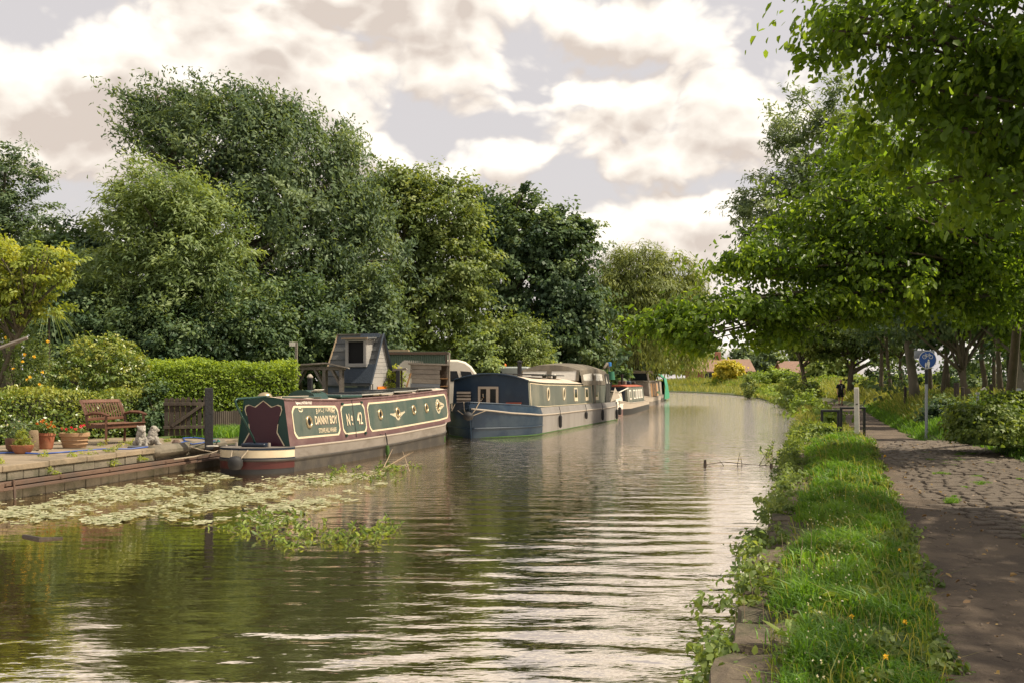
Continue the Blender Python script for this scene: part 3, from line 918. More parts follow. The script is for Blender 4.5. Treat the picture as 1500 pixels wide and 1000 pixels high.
# grass between coping and path; taller in tussocks
n = 58000
x, y = scatter_between(lambda y: XR(y) + .30, lambda y: PL(y) + .12, 3.6, 30, n, rng, 2.0)
edge = PL(y) + .03 + .09 * np.sin(y * 2.3) + .05 * np.sin(y * 7.1) + .05 * np.sin(y * 13)
keep = x < edge + .05 * rng.normal(size=n)
bare = (x < XR(y) + .34 + .26 * np.clip(.15 + np.sin(y * 1.35 + .4) + .5 * np.sin(y * 3.3), 0, 1)) & (rng.random(n) < .96)
trod = (np.sin(x * 3.1 + y * 1.3) * np.sin(y * 1.9 - x * 2.2 + 1) > .62) & (rng.random(n) < .8)     # trodden, half bare spots
bare = bare | trod
x, y = x[keep & ~bare], y[keep & ~bare]
tus = np.clip(.5 + .9 * (np.sin(x * 4.3 + 2 * np.sin(y * .9)) * np.sin(y * 2.7 + x)), 0, 1.3)
mid = np.clip(1 - np.abs((x - (XR(y) + .5 + PL(y)) / 2) / ((PL(y) - XR(y)) * .55)), .25, 1)
h = (.035 + .11 * tus * mid + .05 * (np.sin(x * 9) * np.sin(y * 6.3) > .5))
w = .0033 + .00036 * y
z = zs_right(x, y) + .005 + .07 * (x < XR(y) + .62)
parts.append(blades(np.stack([x, y, z], 1), h, w, rng, .8, (-.12, -.08), tone=np.clip(.18 + .3 * tus + .25 * np.sin(x * 1.7 + y * .8) * np.sin(y * .6 + 1) + .24 * rng.normal(size=len(x)), 0, 1), curl=.8))
V, Q, T = join(parts)
k = 4500
x, y = scatter_between(lambda y: XR(y) + .35, lambda y: PL(y) + .08, 3.8, 30, k, rng, 1.8)
V3, Q3, T3 = blades(np.stack([x, y, zs_right(x, y)], 1), .10 + .16 * rng.random(k) ** 3, .0018 + .0002 * y, rng, .9, (-.12, -.08), curl=.7)
tag(link('dry_grass', np_mesh('dry_grass', V3, Q3, T3), LF_MEADOW), 'straw-coloured stalks mixed through the grass strip', 'grass', kind='stuff')
tag(link('grass_strip', np_mesh('grass_strip', V, Q, T), LF_GRASS), 'rough green grass growing between the coping and the towpath', 'grass', kind='stuff')

# right verge: bright long grass beyond the path, sunlit meadow growth further on
parts = []
n = 30000
x, y = scatter_between(lambda y: PR(y) - .02, lambda y: PR(y) + 3.4, 15, 60, n, rng, 1.3)
z = zs_right(x, y)
far = np.clip((x - PR(y)) / 2.5, 0, 1)
parts.append(blades(np.stack([x, y, z], 1), .10 + .42 * far * (.5 + .5 * np.sin(x * 1.3 + y * .7) ** 2), .004 + .0005 * y, rng, .6, (-.1, 0), tone=np.clip(.3 + .25 * rng.normal(size=n) + .1 * far, 0, 1), seg=1))
V, Q, T = join(parts)
tag(link('verge_grass', np_mesh('verge_grass', V, Q, T), LF_GRASS), 'long green grass on the rising verge right of the path', 'grass', kind='stuff')
parts = []
n = 34000
x, y = scatter_between(lambda y: PR(y) + .5, lambda y: PR(y) + 7, 32, 120, n, rng, 1.2)
z = zs_right(x, y)
parts.append(blades(np.stack([x, y, z], 1), .55 * np.clip((x - PR(y)) / 1.5, .3, 1), .007 + .0004 * y, rng, .5, (-.1, 0), seg=1))
n = 26000
x, y = scatter_between(lambda y: XR(y) + .1, lambda y: PL(y) - .1, 30, 150, n, rng, 1.4)
z = zs_right(x, y)
parts.append(blades(np.stack([x, y, z], 1), .16 + .2 * np.clip((PL(y) - .9 - x) / .5, 0, 1), .006 + .0005 * y, rng, .5, (-.1, 0), seg=1))
n = 22000
x, y = scatter_between(lambda y: XR(y) + .3, lambda y: XR(y) + 26, 125, 233, n, rng)
x2 = rng.uniform(12, 60, 9000); y2 = rng.uniform(233, 262, 9000)
x = np.concatenate([x, x2]); y = np.concatenate([y, y2])
z = zs_right(x, y)
parts.append(blades(np.stack([x, y, z], 1), .9, .06, rng, .5, seg=1))
V, Q, T = join(parts)
tag(link('meadow_grass', np_mesh('meadow_grass', V, Q, T), LF_MEADOW), 'tall yellowing grass lit by the sun along the far towpath', 'grass', kind='stuff')

# weeds hanging from the coping to the water
Ew = []
rnd = random.Random(91)
y = 7.4
while y < 34:
    Ew.append(((float(XR(y)) + .1 + rnd.uniform(-.06, .1), y, rnd.uniform(.16, .34)), (rnd.uniform(.14, .26), rnd.uniform(.25, .5), rnd.uniform(.12, .24) + (y > 14) * .10)))
    y += rnd.uniform(.35, .8)
(V, Q, T), _ = leaf_crown(Ew, 460, 34, .14, .055, .6, 92, shell=.3)
V[:, 2] = np.maximum(V[:, 2], .012)
tag(link('bank_weeds', np_mesh('bank_weeds', V, Q, T), LF_BRAMBLE), 'leafy weeds hanging from the coping down to the water', 'weeds', kind='stuff')
# scrub along the far towpath bank
Ew = []
for i in range(46):
    Y = rnd.uniform(32, 125)
    x = float(XR(Y)) + rnd.uniform(.2, max(.4, float(PL(Y) - XR(Y)) - .5))
    Ew.append(((x, Y, zr(x, Y) + .35), (rnd.uniform(.4, .8), rnd.uniform(.5, .9), rnd.uniform(.35, .8))))
for i in range(34):
    Y = rnd.uniform(100, 232); x = float(XR(Y)) + rnd.uniform(2, 24)
    if PL(Y) - .5 < x < PR(Y) + .5: x += 3
    Ew.append(((x, Y, zr(x, Y) + .6), (rnd.uniform(1, 2.4), 1.2, rnd.uniform(.6, 1.5))))
(V, Q, T), _ = leaf_crown(Ew, 1100, 32, .42, .2, .6, 93, shell=.4)
tag(link('waterside_scrub', np_mesh('waterside_scrub', V, Q, T), LF_HEDGE), 'pale green scrub lining the far right bank to the bend', 'scrub', kind='stuff')

# single bushes
bush('bramble_bush', 'large bramble bush with pale leaves on the right verge beside the setts', (10.6, 19.5, .75),
     [ell(1450, 635, 19.5, 48, 34, .6), ell(1490, 650, 19, 50, 40, .7), ell(1430, 620, 20, 30, 26, .5), ell(1480, 605, 20, 34, 26, .5)], 260, 46, .24, .085, .7, LF_BRAMBLE, 101, big=True)
bush('bankside_bush', 'leafy green bush at the water where the right bank bends', (at(1165, 596, 62)),
     [ell(1170, 575, 62, 26, 24, 1.0), ell(1160, 592, 61, 18, 14, .8)], 90, 50, .4, .16, .6, LF_BRAMBLE, 102)
bush('upright_bush', 'upright dark bush standing on the far right bank', (at(1097, 582, 120)),
     [ell(1097, 565, 120, 8, 15, .8)], 40, 50, .4, .2, .6, LF_MID, 103)
bush('nettle_clump', 'clump of broad leafy weeds around the black barrier', (at(1208, 640, 28)),
     [ell(1194, 634, 28, 14, 14, .5), ell(1208, 630, 28, 9, 8, .3), ell(1184, 645, 27, 12, 13, .5)], 90, 42, .2, .085, .6, LF_BRAMBLE, 104, big=True, cat='weeds')
bush('dark_verge_bush', 'dark low shrub at the foot of the sign post side of the wood', (at(1385, 625, 31)),
     [ell(1385, 610, 31, 28, 20, .8)], 110, 46, .3, .12, .6, LF_DARK, 105)
bush('golden_bush', 'round golden shrub in front of the brick bungalow', at(1067, 553, 205), [ell(1067, 541, 205, 17, 10, 2.0)], 120, 50, .7, .45, .6, LF_YELLOW, 106)
bush('far_scrub_bush', 'rounded pale bush left of the crooked waterside trunk', at(1125, 560, 130), [ell(1140, 553, 130, 24, 11, 2.0), ell(1112, 556, 130, 14, 8, 2.0)], 130, 50, .6, .3, .6, LF_HEDGE, 107)
# distant trees
for i, (px, py, Y, rx, ry, lab, lm) in enumerate([
        (1090, 525, 300, 16, 12, 'far round tree above the bungalow roof', LF_ASH), (1123, 528, 270, 22, 15, 'far grey-green tree between the two roofs', LF_ASH),
        (1038, 517, 310, 12, 8, 'small far tree at the left end of the bungalow', LF_ASH), (1005, 520, 280, 26, 16, 'far tree seen through the willow strands', LF_ASH), (1190, 522, 250, 26, 20, 'far tree behind the second brick roof', LF_MID),
        (950, 520, 260, 36, 20, 'far tree behind the last moored boat', LF_MID), (1216, 540, 180, 26, 16, 'far leafy tree behind the walker at the path bend', LF_BRAMBLE)]):
    tree('far_tree', lab, (at(px, 550, Y).x, Y, 1.0), [ell(px, py, Y, rx, ry), ell(px + rx * .3, py + ry * .8, Y, rx * .9, ry * .8)], 110, 60, 1.6, .9, .7, lm, 400 + i, tr=.4, limbs=8)

# ---------------------------------------------------------------- boats
P_GREEN = mat('paint_green', (.045, .068, .06), .38, .25, 2.5, .06, 30, col2=(.11, .115, .095), f2=.45, s2=1.3, stretch=(1, 1, .35))
P_DKGREEN = mat('paint_dark_green', (.012, .04, .034), .3, .2, 3)
P_MAROON = mat('paint_maroon', (.112, .06, .062), .45, .2, 3, .05, 25, col2=(.2, .135, .125), f2=.4)
P_PLUM = mat('paint_plum', (.045, .012, .022), .3, .15, 3)
P_CREAM = mat('paint_cream', (.5, .43, .31), .55, .15, 4, col2=(.38, .30, .2), f2=.4)
P_NAVY = mat('paint_navy', (.010, .018, .035), .35, .2, 4)
P_RED = mat('paint_red', (.055, .012, .012), .4, .2, 4)
HULL_GREY = mat('hull_grey', (.15, .132, .118), .65, .3, 2.2, .15, 12, col2=(.09, .075, .06), f2=.6, s2=2.0, stretch=(.6, .6, 1.6))
HULL_DARK = mat('hull_dark', (.024, .021, .019), .6, .35, 2.5, .15, 12, col2=(.06, .05, .038), f2=.5, s2=1.8)
HULL_BLACK = mat('hull_black', (.016, .016, .018), .5, .3, 4, .1, 14)
ROOF_DUST = mat('roof_cream', (.5, .42, .34), .8, .2, 2, .1, 12, col2=(.25, .2, .15), f2=.5)
BRASS = mat('brass', (.45, .36, .22), .35, .2, 8, metal=.8)
GLASS = mat('dark_glass', (.012, .014, .017), .08, .3, 2, spec=.25)
DARK_IN = mat('dark_interior', (.006, .006, .007), .95, .3, 4)
RUBBER = mat('rubber', (.012, .012, .014), .7, .3, 8, .2, 20)
ALGAE = mat('algae_green', (.03, .075, .012), .9, .4, 12, .5, 40)
ROPE = mat('rope', (.3, .25, .19), .95, .3, 20, .6, 90)
SOLAR = mat('solar_panel', (.02, .022, .028), .22, .2, 4, spec=.6)
ALU = mat('aluminium', (.45, .44, .42), .45, .15, 6, metal=.5)
CANVAS = mat('canvas', (.11, .095, .075), .95, .25, 3, .4, 30, col2=(.19, .16, .12), f2=.5)
CANVAS_DK = mat('canvas_dark', (.03, .03, .028), .95, .3, 3, .4, 30)
CLEAR = mat('clear_vinyl', (.55, .52, .47), .25, .15, 3, .3, 6, spec=.6)
BLUE = mat('paint_blue', (.006, .020, .044), .42, .3, 2.0, .06, 25, col2=(.03, .05, .072), f2=.5, s2=1.1)
GREYGREEN = mat('paint_grey_green', (.085, .095, .085), .42, .3, 1.4, .06, 25, col2=(.18, .175, .14), f2=.6, s2=.9, stretch=(1, 1, .4))
HULL_SUNLIT_DUSTY = mat('hull_sunlit_dusty', (.165, .155, .15), .7, .2, 1.8, .12, 14, col2=(.12, .11, .10), f2=.45, s2=1.5, stretch=(1, 1, .3))  # sunlight and dust on the blue hull's side, put into the colour
WHITE = mat('white_paint', (.62, .58, .52), .5, .12, 5, col2=(.4, .35, .28), f2=.35)
FRAME_TAUPE = mat('frame_taupe', (.29, .25, .21), .55, .15, 5)
WOOD_GREY = mat('weathered_wood', (.2, .175, .15), .9, .35, 5, .5, 24, stretch=(.25, 1, 1), col2=(.1, .085, .075), f2=.5)
WOOD_RED = mat('plank_red', (.3, .07, .035), .7, .3, 5)
WOOD_BROWN = mat('plank_brown', (.36, .2, .09), .7, .3, 5, .3, 25)

def frame(o_, fwd, z=0.0):
    """matrix placing a local (x forward, y to port, z up) frame"""
    return math.atan2(fwd[1], fwd[0])

def text_mesh(body, size, offset=0.0, xs=1.0):
    cu = bpy.data.curves.new('t', 'FONT'); cu.body = body; cu.size = size; cu.offset = offset; cu.align_x = 'CENTER'; cu.resolution_u = 3
    ob = bpy.data.objects.new('t', cu); COL.objects.link(ob)
    bpy.context.view_layer.update()
    me = bpy.data.meshes.new_from_object(ob.evaluated_get(bpy.context.evaluated_depsgraph_get()))
    V = [(v.co.x * xs, v.co.y) for v in me.vertices]; Fc = [tuple(p.vertices) for p in me.polygons]
    bpy.data.objects.remove(ob); bpy.data.curves.remove(cu); bpy.data.meshes.remove(me)
    return V, Fc

def ring(c, ax, r, t, n=24, k=8, sy=1.0, up=Vector((0, 0, 1))):
    """torus round axis ax; sy stretches it upwards"""
    ax = Vector(ax).normalized(); u = up.cross(ax).normalized(); v = ax.cross(u)
    rows = []
    for i in range(n):
        a = 2 * math.pi * i / n
        d = u * math.cos(a) + v * math.sin(a) * sy
        rows.append([Vector(c) + d * r + (d.normalized() * math.cos(b_) + ax * math.sin(b_)) * t for b_ in [2 * math.pi * j / k for j in range(k)]])
    rows.append(rows[0])
    return rows

def disc(c, ax, r, n=24, sy=1.0, up=Vector((0, 0, 1)), th=.01):
    ax = Vector(ax).normalized(); u = up.cross(ax).normalized(); v = ax.cross(u)
    P = [Vector(c) + (u * math.cos(2 * math.pi * i / n) + v * math.sin(2 * math.pi * i / n) * sy) * r for i in range(n)]
    V = P + [p - ax * th for p in P]
    return V, [tuple(range(n)), tuple(range(2 * n - 1, n - 1, -1))] + [(i, n + i, n + (i + 1) % n, (i + 1) % n) for i in range(n)]

def fender(parent, x, y, z0, z1, r=.07, algae=True):
    m = MB().lathe([(.02, 0), (r * .8, .03), (r, .08), (r, (z1 - z0) - .08), (r * .8, (z1 - z0) - .03), (.02, z1 - z0)], (x, y, z0), 10)
    f = m.build('fender', ALGAE if algae else RUBBER, parent, smooth=True)
    r_ = MB().tube([(x, y, z1 - .01), (x, y + .01, z1 + .15), (x, y + (.06 if y < 0 else -.06), z1 + .32)], .012, 5).build('fender_rope', RUBBER, f)
    return f

def narrowboat():
    S = Vector((-4.52, 21.3, 0)); fwd = Vector((.255, .967, 0)).normalized(); stb = Vector((fwd.y, -fwd.x, 0))
    HB = .80
    org = S - stb * HB
    rz = math.atan2(fwd.y, fwd.x)
    t = thing('narrowboat', 'maroon and green narrowboat with cream stern moored at the wharf, white lettering on its side', 'boat', org, rz)
    # local: x forward, y port; starboard is -y (towards the camera's right)
    LEN = 11.55
    zg = lambda x: float(np.interp(x, [-.9, 0, 3, 6, 10, 11, 11.7], [.53, .515, .49, .50, .585, .66, .76]))
    zr_ = lambda x: float(np.interp(x, [0, .3, 3, 6, 10.9], [1.50, 1.49, 1.435, 1.475, 1.63]))
    def hw(x, z=.4):
        if x < 0: return HB * math.sqrt(max(0, 1 - (x / .84) ** 2))
        if x > 9.3:
            u = (x - 9.3) / (LEN - 9.3)
            return HB * (1 - u ** 2.1) + .03 * u
        return HB
    xs_st = [-.84 * math.cos(a) for a in np.linspace(0, math.pi / 2, 9)]
    xs_mid = list(np.linspace(0, 9.3, 15)); xs_bow = list(np.linspace(9.3, LEN, 12))
    def band(name, xs, z0, z1, mt, off=0.0):
        m = MB()
        for sgn in (-1, 1):
            m.grid([[(x, sgn * (hw(x) + off), z0(x)), (x, sgn * (hw(x) + off), z1(x))] for x in xs])
        return m.build(name, mt, t, smooth='auto')
    zs = lambda x: zg(x) - .25
    band('hull_side', xs_mid + xs_bow[1:], zs, zg, HULL_GREY)
    band('hull_lower', xs_mid + xs_bow[1:], lambda x: -.35, zs, HULL_DARK, -.012)
    band('counter', xs_st, lambda x: -.35, lambda x: .10, HULL_BLACK, -.012)
    band('stern_band', xs_st, lambda x: zs(x) + .05, lambda x: zg(x) - .045, P_CREAM)
    band('stern_cap', xs_st, lambda x: zg(x) - .045, zg, P_NAVY, .006)
    band('stern_line', xs_st, lambda x: zs(x), lambda x: zs(x) + .05, P_NAVY, .008)
    band('stern_boot', xs_st, lambda x: .10, lambda x: zs(x), P_RED, -.004)
    # deck
    m = MB()
    allx = xs_st + xs_mid[1:] + xs_bow[1:]
    m.grid([[(x, -hw(x), zg(x) - .004), (x, hw(x), zg(x) - .004)] for x in allx])
    m.build('deck', HULL_GREY, t)
    for sgn in (-1, 1):
        MB().tube([(x, sgn * hw(x), zg(x)) for x in xs_mid + xs_bow[1:]], .022, 6).build('gunwale', FRAME_TAUPE, t, smooth=True)
        MB().tube([(x, sgn * (hw(x) + .005), zs(x)) for x in allx], .026, 6).build('rubbing_strake', HULL_DARK, t, smooth=True)
    # cabin
    CB, CT = .61, .47; x0, x1 = .16, 10.95
    def side(s, v, off=0.0, sgn=-1):
        """point on the cabin side: s metres from the cabin's aft end reference, v 0..1 up"""
        z = zg(s) + (zr_(s) - zg(s)) * v
        nz = (CB - CT) / (zr_(s) - zg(s))
        n = Vector((0, sgn, nz)).normalized()
        return Vector((s, sgn * (CB + (CT - CB) * v), z)) + n * off
    xs_c = list(np.linspace(x0, x1, 14))
    m = MB()
    for sgn in (-1, 1):
        m.grid([[side(s, v, 0, sgn) for v in (0, .5, 1)] for s in xs_c])
    m.build('cabin_side', P_MAROON, t, smooth='auto')
    m = MB()
    m.grid([[(s, y * CT * 1.035, zr_(s) + .055 * (1 - y * y) + .004) for y in np.linspace(-1, 1, 9)] for s in xs_c])
    m.build('roof', ROOF_DUST, t, smooth=True)
    for sgn in (-1, 1):
        MB().tube([(s, sgn * (CT + .01), zr_(s) + .005) for s in xs_c], .02, 6).build('handrail', P_MAROON, t, smooth=True)
    for xx, mt_ in ((x0, P_DKGREEN), (x1, P_GREEN)):
        m = MB()
        zb, zt = zg(xx) - .02, zr_(xx)
        pts = [(xx, -CB, zb), (xx, CB, zb)] + [(xx, y * CT, zt + .055 * (1 - y * y)) for y in np.linspace(1, -1, 9)]
        m.add(pts + [(p[0] + (.03 if xx == x0 else -.03), p[1], p[2]) for p in pts], [tuple(range(11)), tuple(range(21, 10, -1))])
        m.build('bulkhead', mt_, t)
    # stern doors: plum shield with gold line
    def shield(g, zt_k=1.0):
        o_ = []
        zb = zg(x0)
        prof = [(.50, .02), (.33, .30), (.35, .48), (.40, .66), (.44, .78), (.42, .86), (.34, .885), (.24, .85), (.20, .84), (.0, .975)]
        R_ = [((a - g) if a > 0 else 0, zb + b_ * (.99) - g * .8) for a, b_ in prof]
        return [(-a, z) for a, z in R_] + [(a, z) for a, z in R_[-2::-1]]
    a, b_ = shield(0), shield(.022)
    n = len(a)
    MB().add([(x0 - .012, p[0], p[1]) for p in b_], [tuple(range(n))]).build('stern_door', P_PLUM, t)
    m = MB()
    for i in range(n - 1):
        if i in (2, 15):
            m.build('gold_line', P_CREAM, t); m = MB(); continue
        m.add([(x0 - .016, a[i][0], a[i][1]), (x0 - .016, a[i + 1][0], a[i + 1][1]), (x0 - .016, b_[i + 1][0], b_[i + 1][1]), (x0 - .016, b_[i][0], b_[i][1])], [(0, 1, 2, 3)])
    m.build('gold_line', P_CREAM, t)
    # side panels on both sides
    def outline(s0, s1, v0, v1, c, g=0.0):
        cv = c / 1.0
        pts = []
        def arc(cs, cvv, a0, a1):
            for k in range(5):
                a = a0 + (a1 - a0) * k / 4
                pts.append((cs + (c + g) * math.cos(a), cvv + (cv + g) * math.sin(a)))
        s0, s1, v0, v1 = s0 + g, s1 - g, v0 + g, v1 - g
        k = 8
        pts += [(s0 + c + (s1 - s0 - 2 * c) * i / k, v0) for i in range(k + 1)]
        pts += [(s1 - c * .4, v0 + c * .45), (s1, v0 + c)] + [(s1, v1 - c), (s1 - c * .4, v1 - c * .45)]
        pts += [(s1 - c - (s1 - s0 - 2 * c) * i / k, v1) for i in range(k + 1)]
        pts += [(s0 + c * .4, v1 - c * .45), (s0, v1 - c), (s0, v0 + c), (s0 + c * .4, v0 + c * .45)]
        return pts
    for sgn in (-1, 1):
        for (s0, s1, v0, v1, nm) in ((.42, 2.78, .14, .87, 'side_panel'), (2.92, 4.36, .13, .90, 'side_hatch'), (4.52, 10.78, .12, .89, 'side_panel')):
            A_, B_ = outline(s0, s1, v0, v1, .13), outline(s0, s1, v0, v1, .13, .045)
            n = len(A_)
            MB().add([side(p[0], p[1], .005, sgn) for p in B_], [tuple(range(n))]).build(nm, P_GREEN, t, fix=False)
            m = MB()
            for i in range(n):
                j = (i + 1) % n
                m.add([side(A_[i][0], A_[i][1], .008, sgn), side(A_[j][0], A_[j][1], .008, sgn), side(B_[j][0], B_[j][1], .008, sgn), side(B_[i][0], B_[i][1], .008, sgn)], [(0, 1, 2, 3)])
            m.build('coach_line', P_CREAM, t, fix=False)
        m = MB()
        m.add([side(3.63, .04, .010, sgn), side(3.66, .04, .010, sgn), side(3.66, .97, .010, sgn), side(3.63, .97, .010, sgn)], [(0, 1, 2, 3)])
        m.build('hatch_joint', HULL_BLACK, t, fix=False)
        for s in (3.05, 4.2):
            for v in (.115, .905):
                MB().box(side(s, v, .02, sgn), (.09, .03, .06)).build('hinge', P_DKGREEN, t)
        for s in (1.18, 5.32, 6.57, 7.81, 8.88, 9.95):
            v = .55 if s > 2 else .50
            c = side(s, v, .012, sgn); n_ = (side(s, v, .1, sgn) - side(s, v, 0, sgn))
            pr = MB().grid(ring(c, n_, .115, .03), True).build('porthole', BRASS, t, smooth=True)
            MB().add(*disc(c, n_, .11)).build('pane', GLASS, pr)
        # painted scrolls round two portholes
        for s, half in ((6.57, 0), (9.95, 1)):
            m = MB()
            for dx in ([-1, 1] if not half else [1]):
                for i in range(5):
                    a0, a1 = .14 + i * .085, .14 + i * .085 + .06
                    h = .15 - .026 * i
                    m.add([side(s + dx * a0, .55 - h, .007, sgn), side(s + dx * a1, .55 - h * .75, .007, sgn), side(s + dx * a1, .55 - h * .12, .007, sgn), side(s + dx * a0, .55 - h * .12, .007, sgn)], [(0, 1, 2, 3)])
                    m.add([side(s + dx * a0, .55 + h, .007, sgn), side(s + dx * a1, .55 + h * .75, .007, sgn), side(s + dx * a1, .55 + h * .12, .007, sgn), side(s + dx * a0, .55 + h * .12, .007, sgn)], [(0, 1, 2, 3)])
            for k in range(16):
                a0, a1 = 2 * math.pi * k / 16, 2 * math.pi * (k + .7) / 16
                m.add([side(s + r * math.cos(a), .55 + r * math.sin(a) * 1.02, .007, sgn) for r, a in ((.15, a0), (.215, a0), (.215, a1), (.15, a1))], [(0, 1, 2, 3)])
            m.build('painted_scroll', P_CREAM, t, fix=False)
        for s, d in ((.62, 1), (2.42, -1)):
            m = MB()
            prev = None
            for k in range(14):
                a = k * .62; r = .10 - .005 * k
                p = (s + .16 + d * r * math.cos(a) * 1.1 + d * (k * .012), .76 + r * .55 * math.sin(a))
                if prev:
                    m.add([side(prev[0], prev[1], .009, sgn), side(p[0], p[1], .009, sgn), side(p[0], p[1] + .03, .009, sgn), side(prev[0], prev[1] + .03, .009, sgn)], [(0, 1, 2, 3)])
                prev = p
            m.build('corner_scroll', P_CREAM, t, fix=False)
        def write(body, size, s, v, mt_, off=.006, xs=1.0, arc=0.0, nm='lettering', lift=.011, slant=0.0):
            V_, F_ = text_mesh(body, size, off, xs)
            q = MB().add([side(s + (p[0] if sgn < 0 else -p[0]), v + p[1] + arc * (1 - (p[0] / .5) ** 2) + slant * p[0], lift, sgn) for p in V_], F_)
            return q.build(nm, mt_, t, fix=False)
        write('B·A·C J·TOMLIN', .17, 2.08, .665, P_CREAM, .001, .82, .07)
        for dx, dv, mm, lf in ((.012, -.018, P_MAROON, .0105), (0, 0, P_CREAM, .013)):
            write('DANNY BOY', .27, 2.06 + dx, .44 + dv, mm, .006, .74, 0, 'lettering', lf)
        write('STOWE HILL WHARF', .155, 2.08, .235, P_CREAM, .003, .64)
        for dx, dv, mm, lf in ((.015, -.02, P_MAROON, .0115), (0, 0, P_CREAM, .014)):
            write('N', .42, 3.28 + dx, .36 + dv, mm, .005, .66, 0, 'lettering', lf)
            write('o', .26, 3.50 + dx, .47 + dv, mm, .012, .62, 0, 'lettering', lf)
            write('.', .3, 3.51 + dx, .37 + dv, mm, .012, .8, 0, 'lettering', lf)
            write('42', .44, 3.97 + dx, .36 + dv, mm, .004, .78, 0, 'lettering', lf)
        write('Registered at WATFORD Nº 38107', .085, 1.05, .905, WHITE, .003, .62)
    # roof gear
    m = MB().prism([(-.36, 0), (.36, 0), (.30, .12), (.1, .2), (-.1, .2), (-.30, .12)], 'x', 1.9, 2.6)
    o = m.build('roof_box', P_DKGREEN, t); o.location = (0, 0, zr_(2.2) + .03)
    o2 = MB().box((0, 0, 0), (.5, .22, .01)).build('label_plate', WHITE, o); o2.location = (2.25, -.19, .172); o2.rotation_euler = (math.radians(-22), 0, 0)
    for i in range(4):
        q = MB().box((2.1 + .1 * i, -.19 - .0, .181 - .0), (.06, .16, .004), Matrix.Rotation(math.radians(-22), 3, 'X')).build('grey_print', ALU, o)
    MB().box((3.63, 0, zr_(3.6) + .075), (1.25, 1.0, .07), bev=.02).build('sliding_hatch', P_DKGREEN, t)
    for (s0, s1, dz, mt_) in ((4.3, 6.4, .13, SOLAR), (6.5, 8.2, .13, SOLAR), (8.4, 9.9, .12, SOLAR)):
        sp_ = thing_part('solar_panel', t)
        MB().box(((s0 + s1) / 2, 0, zr_((s0 + s1) / 2) + dz), (s1 - s0, .92, .035), Matrix.Rotation(-.015, 3, 'Y')).build('panel', mt_, sp_)
        MB().box(((s0 + s1) / 2, 0, zr_((s0 + s1) / 2) + dz - .03), (s1 - s0 + .03, .95, .03), Matrix.Rotation(-.015, 3, 'Y')).build('frame', ALU, sp_)
        for xx in (s0 + .15, s1 - .15):
            MB().box((xx, 0, zr_(xx) + dz - .075), (.05, .8, .09)).build('bracket', FRAME_TAUPE, sp_)
    for i, (s0, s1, y) in enumerate(((5.2, 6.1, -.36), (5.6, 6.4, -.42), (7.0, 8.0, -.38))):
        MB().box(((s0 + s1) / 2, y, zr_(s0) + .075), (s1 - s0, .1, .03)).build('roof_plank', FRAME_TAUPE if i else P_CREAM, t)
    MB().lathe([(.16, 0), (.16, .03), (.12, .08), (.04, .11)], (.55, .18, zr_(.5) + .05), 14).build('mushroom_vent', BRASS, t, smooth=True)
    MB().tube([(.2, -.42, zr_(.2) + .05), (2.2, -.36, zr_(2) + .07)], .018, 6).build('boat_pole', P_DKGREEN, t)
    MB().box((.9, -.30, zr_(1) + .07), (1.3, .12, .03)).build('gang_plank', ROOF_DUST, t)
    # tiller
    MB().tube([(-.16, .0, zg(0)), (-.3, 0, .72), (-.72, 0, 1.15), (-.98, 0, 1.42), (-1.0, 0, 1.49), (-.92, 0, 1.525), (-.4, 0, 1.535), (.4, 0, 1.56)], .023, 8).build('tiller', P_DKGREEN, t, smooth=True)
    MB().box((-.16, 0, zg(0) + .04), (.3, .55, .08), bev=.02).build('stern_locker', P_NAVY, t)
    for y in (-.35, .4):
        dl = MB().tube([(-.35, y - .05, zg(0) + .02), (-.35, y - .05, zg(0) + .1)], .03, 8).build('dolly', FRAME_TAUPE, t)
    # stern button fender and chains
    fb = MB().lathe([(.03, -.14), (.11, -.12), (.15, -.05), (.15, .05), (.11, .12), (.03, .14)], (-1.0, .0, .24), 14).build('rope_fender', RUBBER, t, smooth=True)
    for y in (-.18, .18):
        MB().tube([(-.8, y, .5), (-.95, y * .7, .36), (-1.03, y * .4, .25)], .013, 5).build('chain', ROPE, fb)
    fender(t, 5.0, -.87, .0, .26, .055)
    fender(t, 10.0, -.70, .02, .26, .055)
    MB().tube([(5.0, -.66, .53), (5.0, -.83, .5), (5.0, -.87, .26)], .012, 5).build('fender_rope', RUBBER, t)
    # bow: cratch frame and cover
    bx, tipx = 10.97, 11.5
    m = MB()
    for y in (-.42, .42):
        m.tube([(bx, y, zr_(bx) + .02), (tipx + .1, y * .2, .80)], .028, 6)
    m.build('cratch_frame', RUBBER, t)
    m = MB().add([(bx, -.40, zr_(bx)), (bx, -.52, .72), (11.45, -.16, .84), (bx, .40, zr_(bx)), (bx, .52, .72), (11.45, .16, .84)], [(0, 1, 2), (3, 5, 4), (0, 2, 5, 3)])
    m.build('cratch_cover', CANVAS_DK, t)
    MB().box((11.2, 0, .80), (.3, .16, .1), bev=.03).build('bow_locker', FRAME_TAUPE, t)
    MB().tube([(LEN - .02, 0, -.2), (LEN + .03, 0, .35), (LEN + .04, 0, .83)], .045, 8).build('stem_post', HULL_GREY, t)
    return t

def thing_part(name, parent):
    o = bpy.data.objects.new(name, None); COL.objects.link(o); o.parent = parent; o.empty_display_size = .1
    return o
narrowboat()

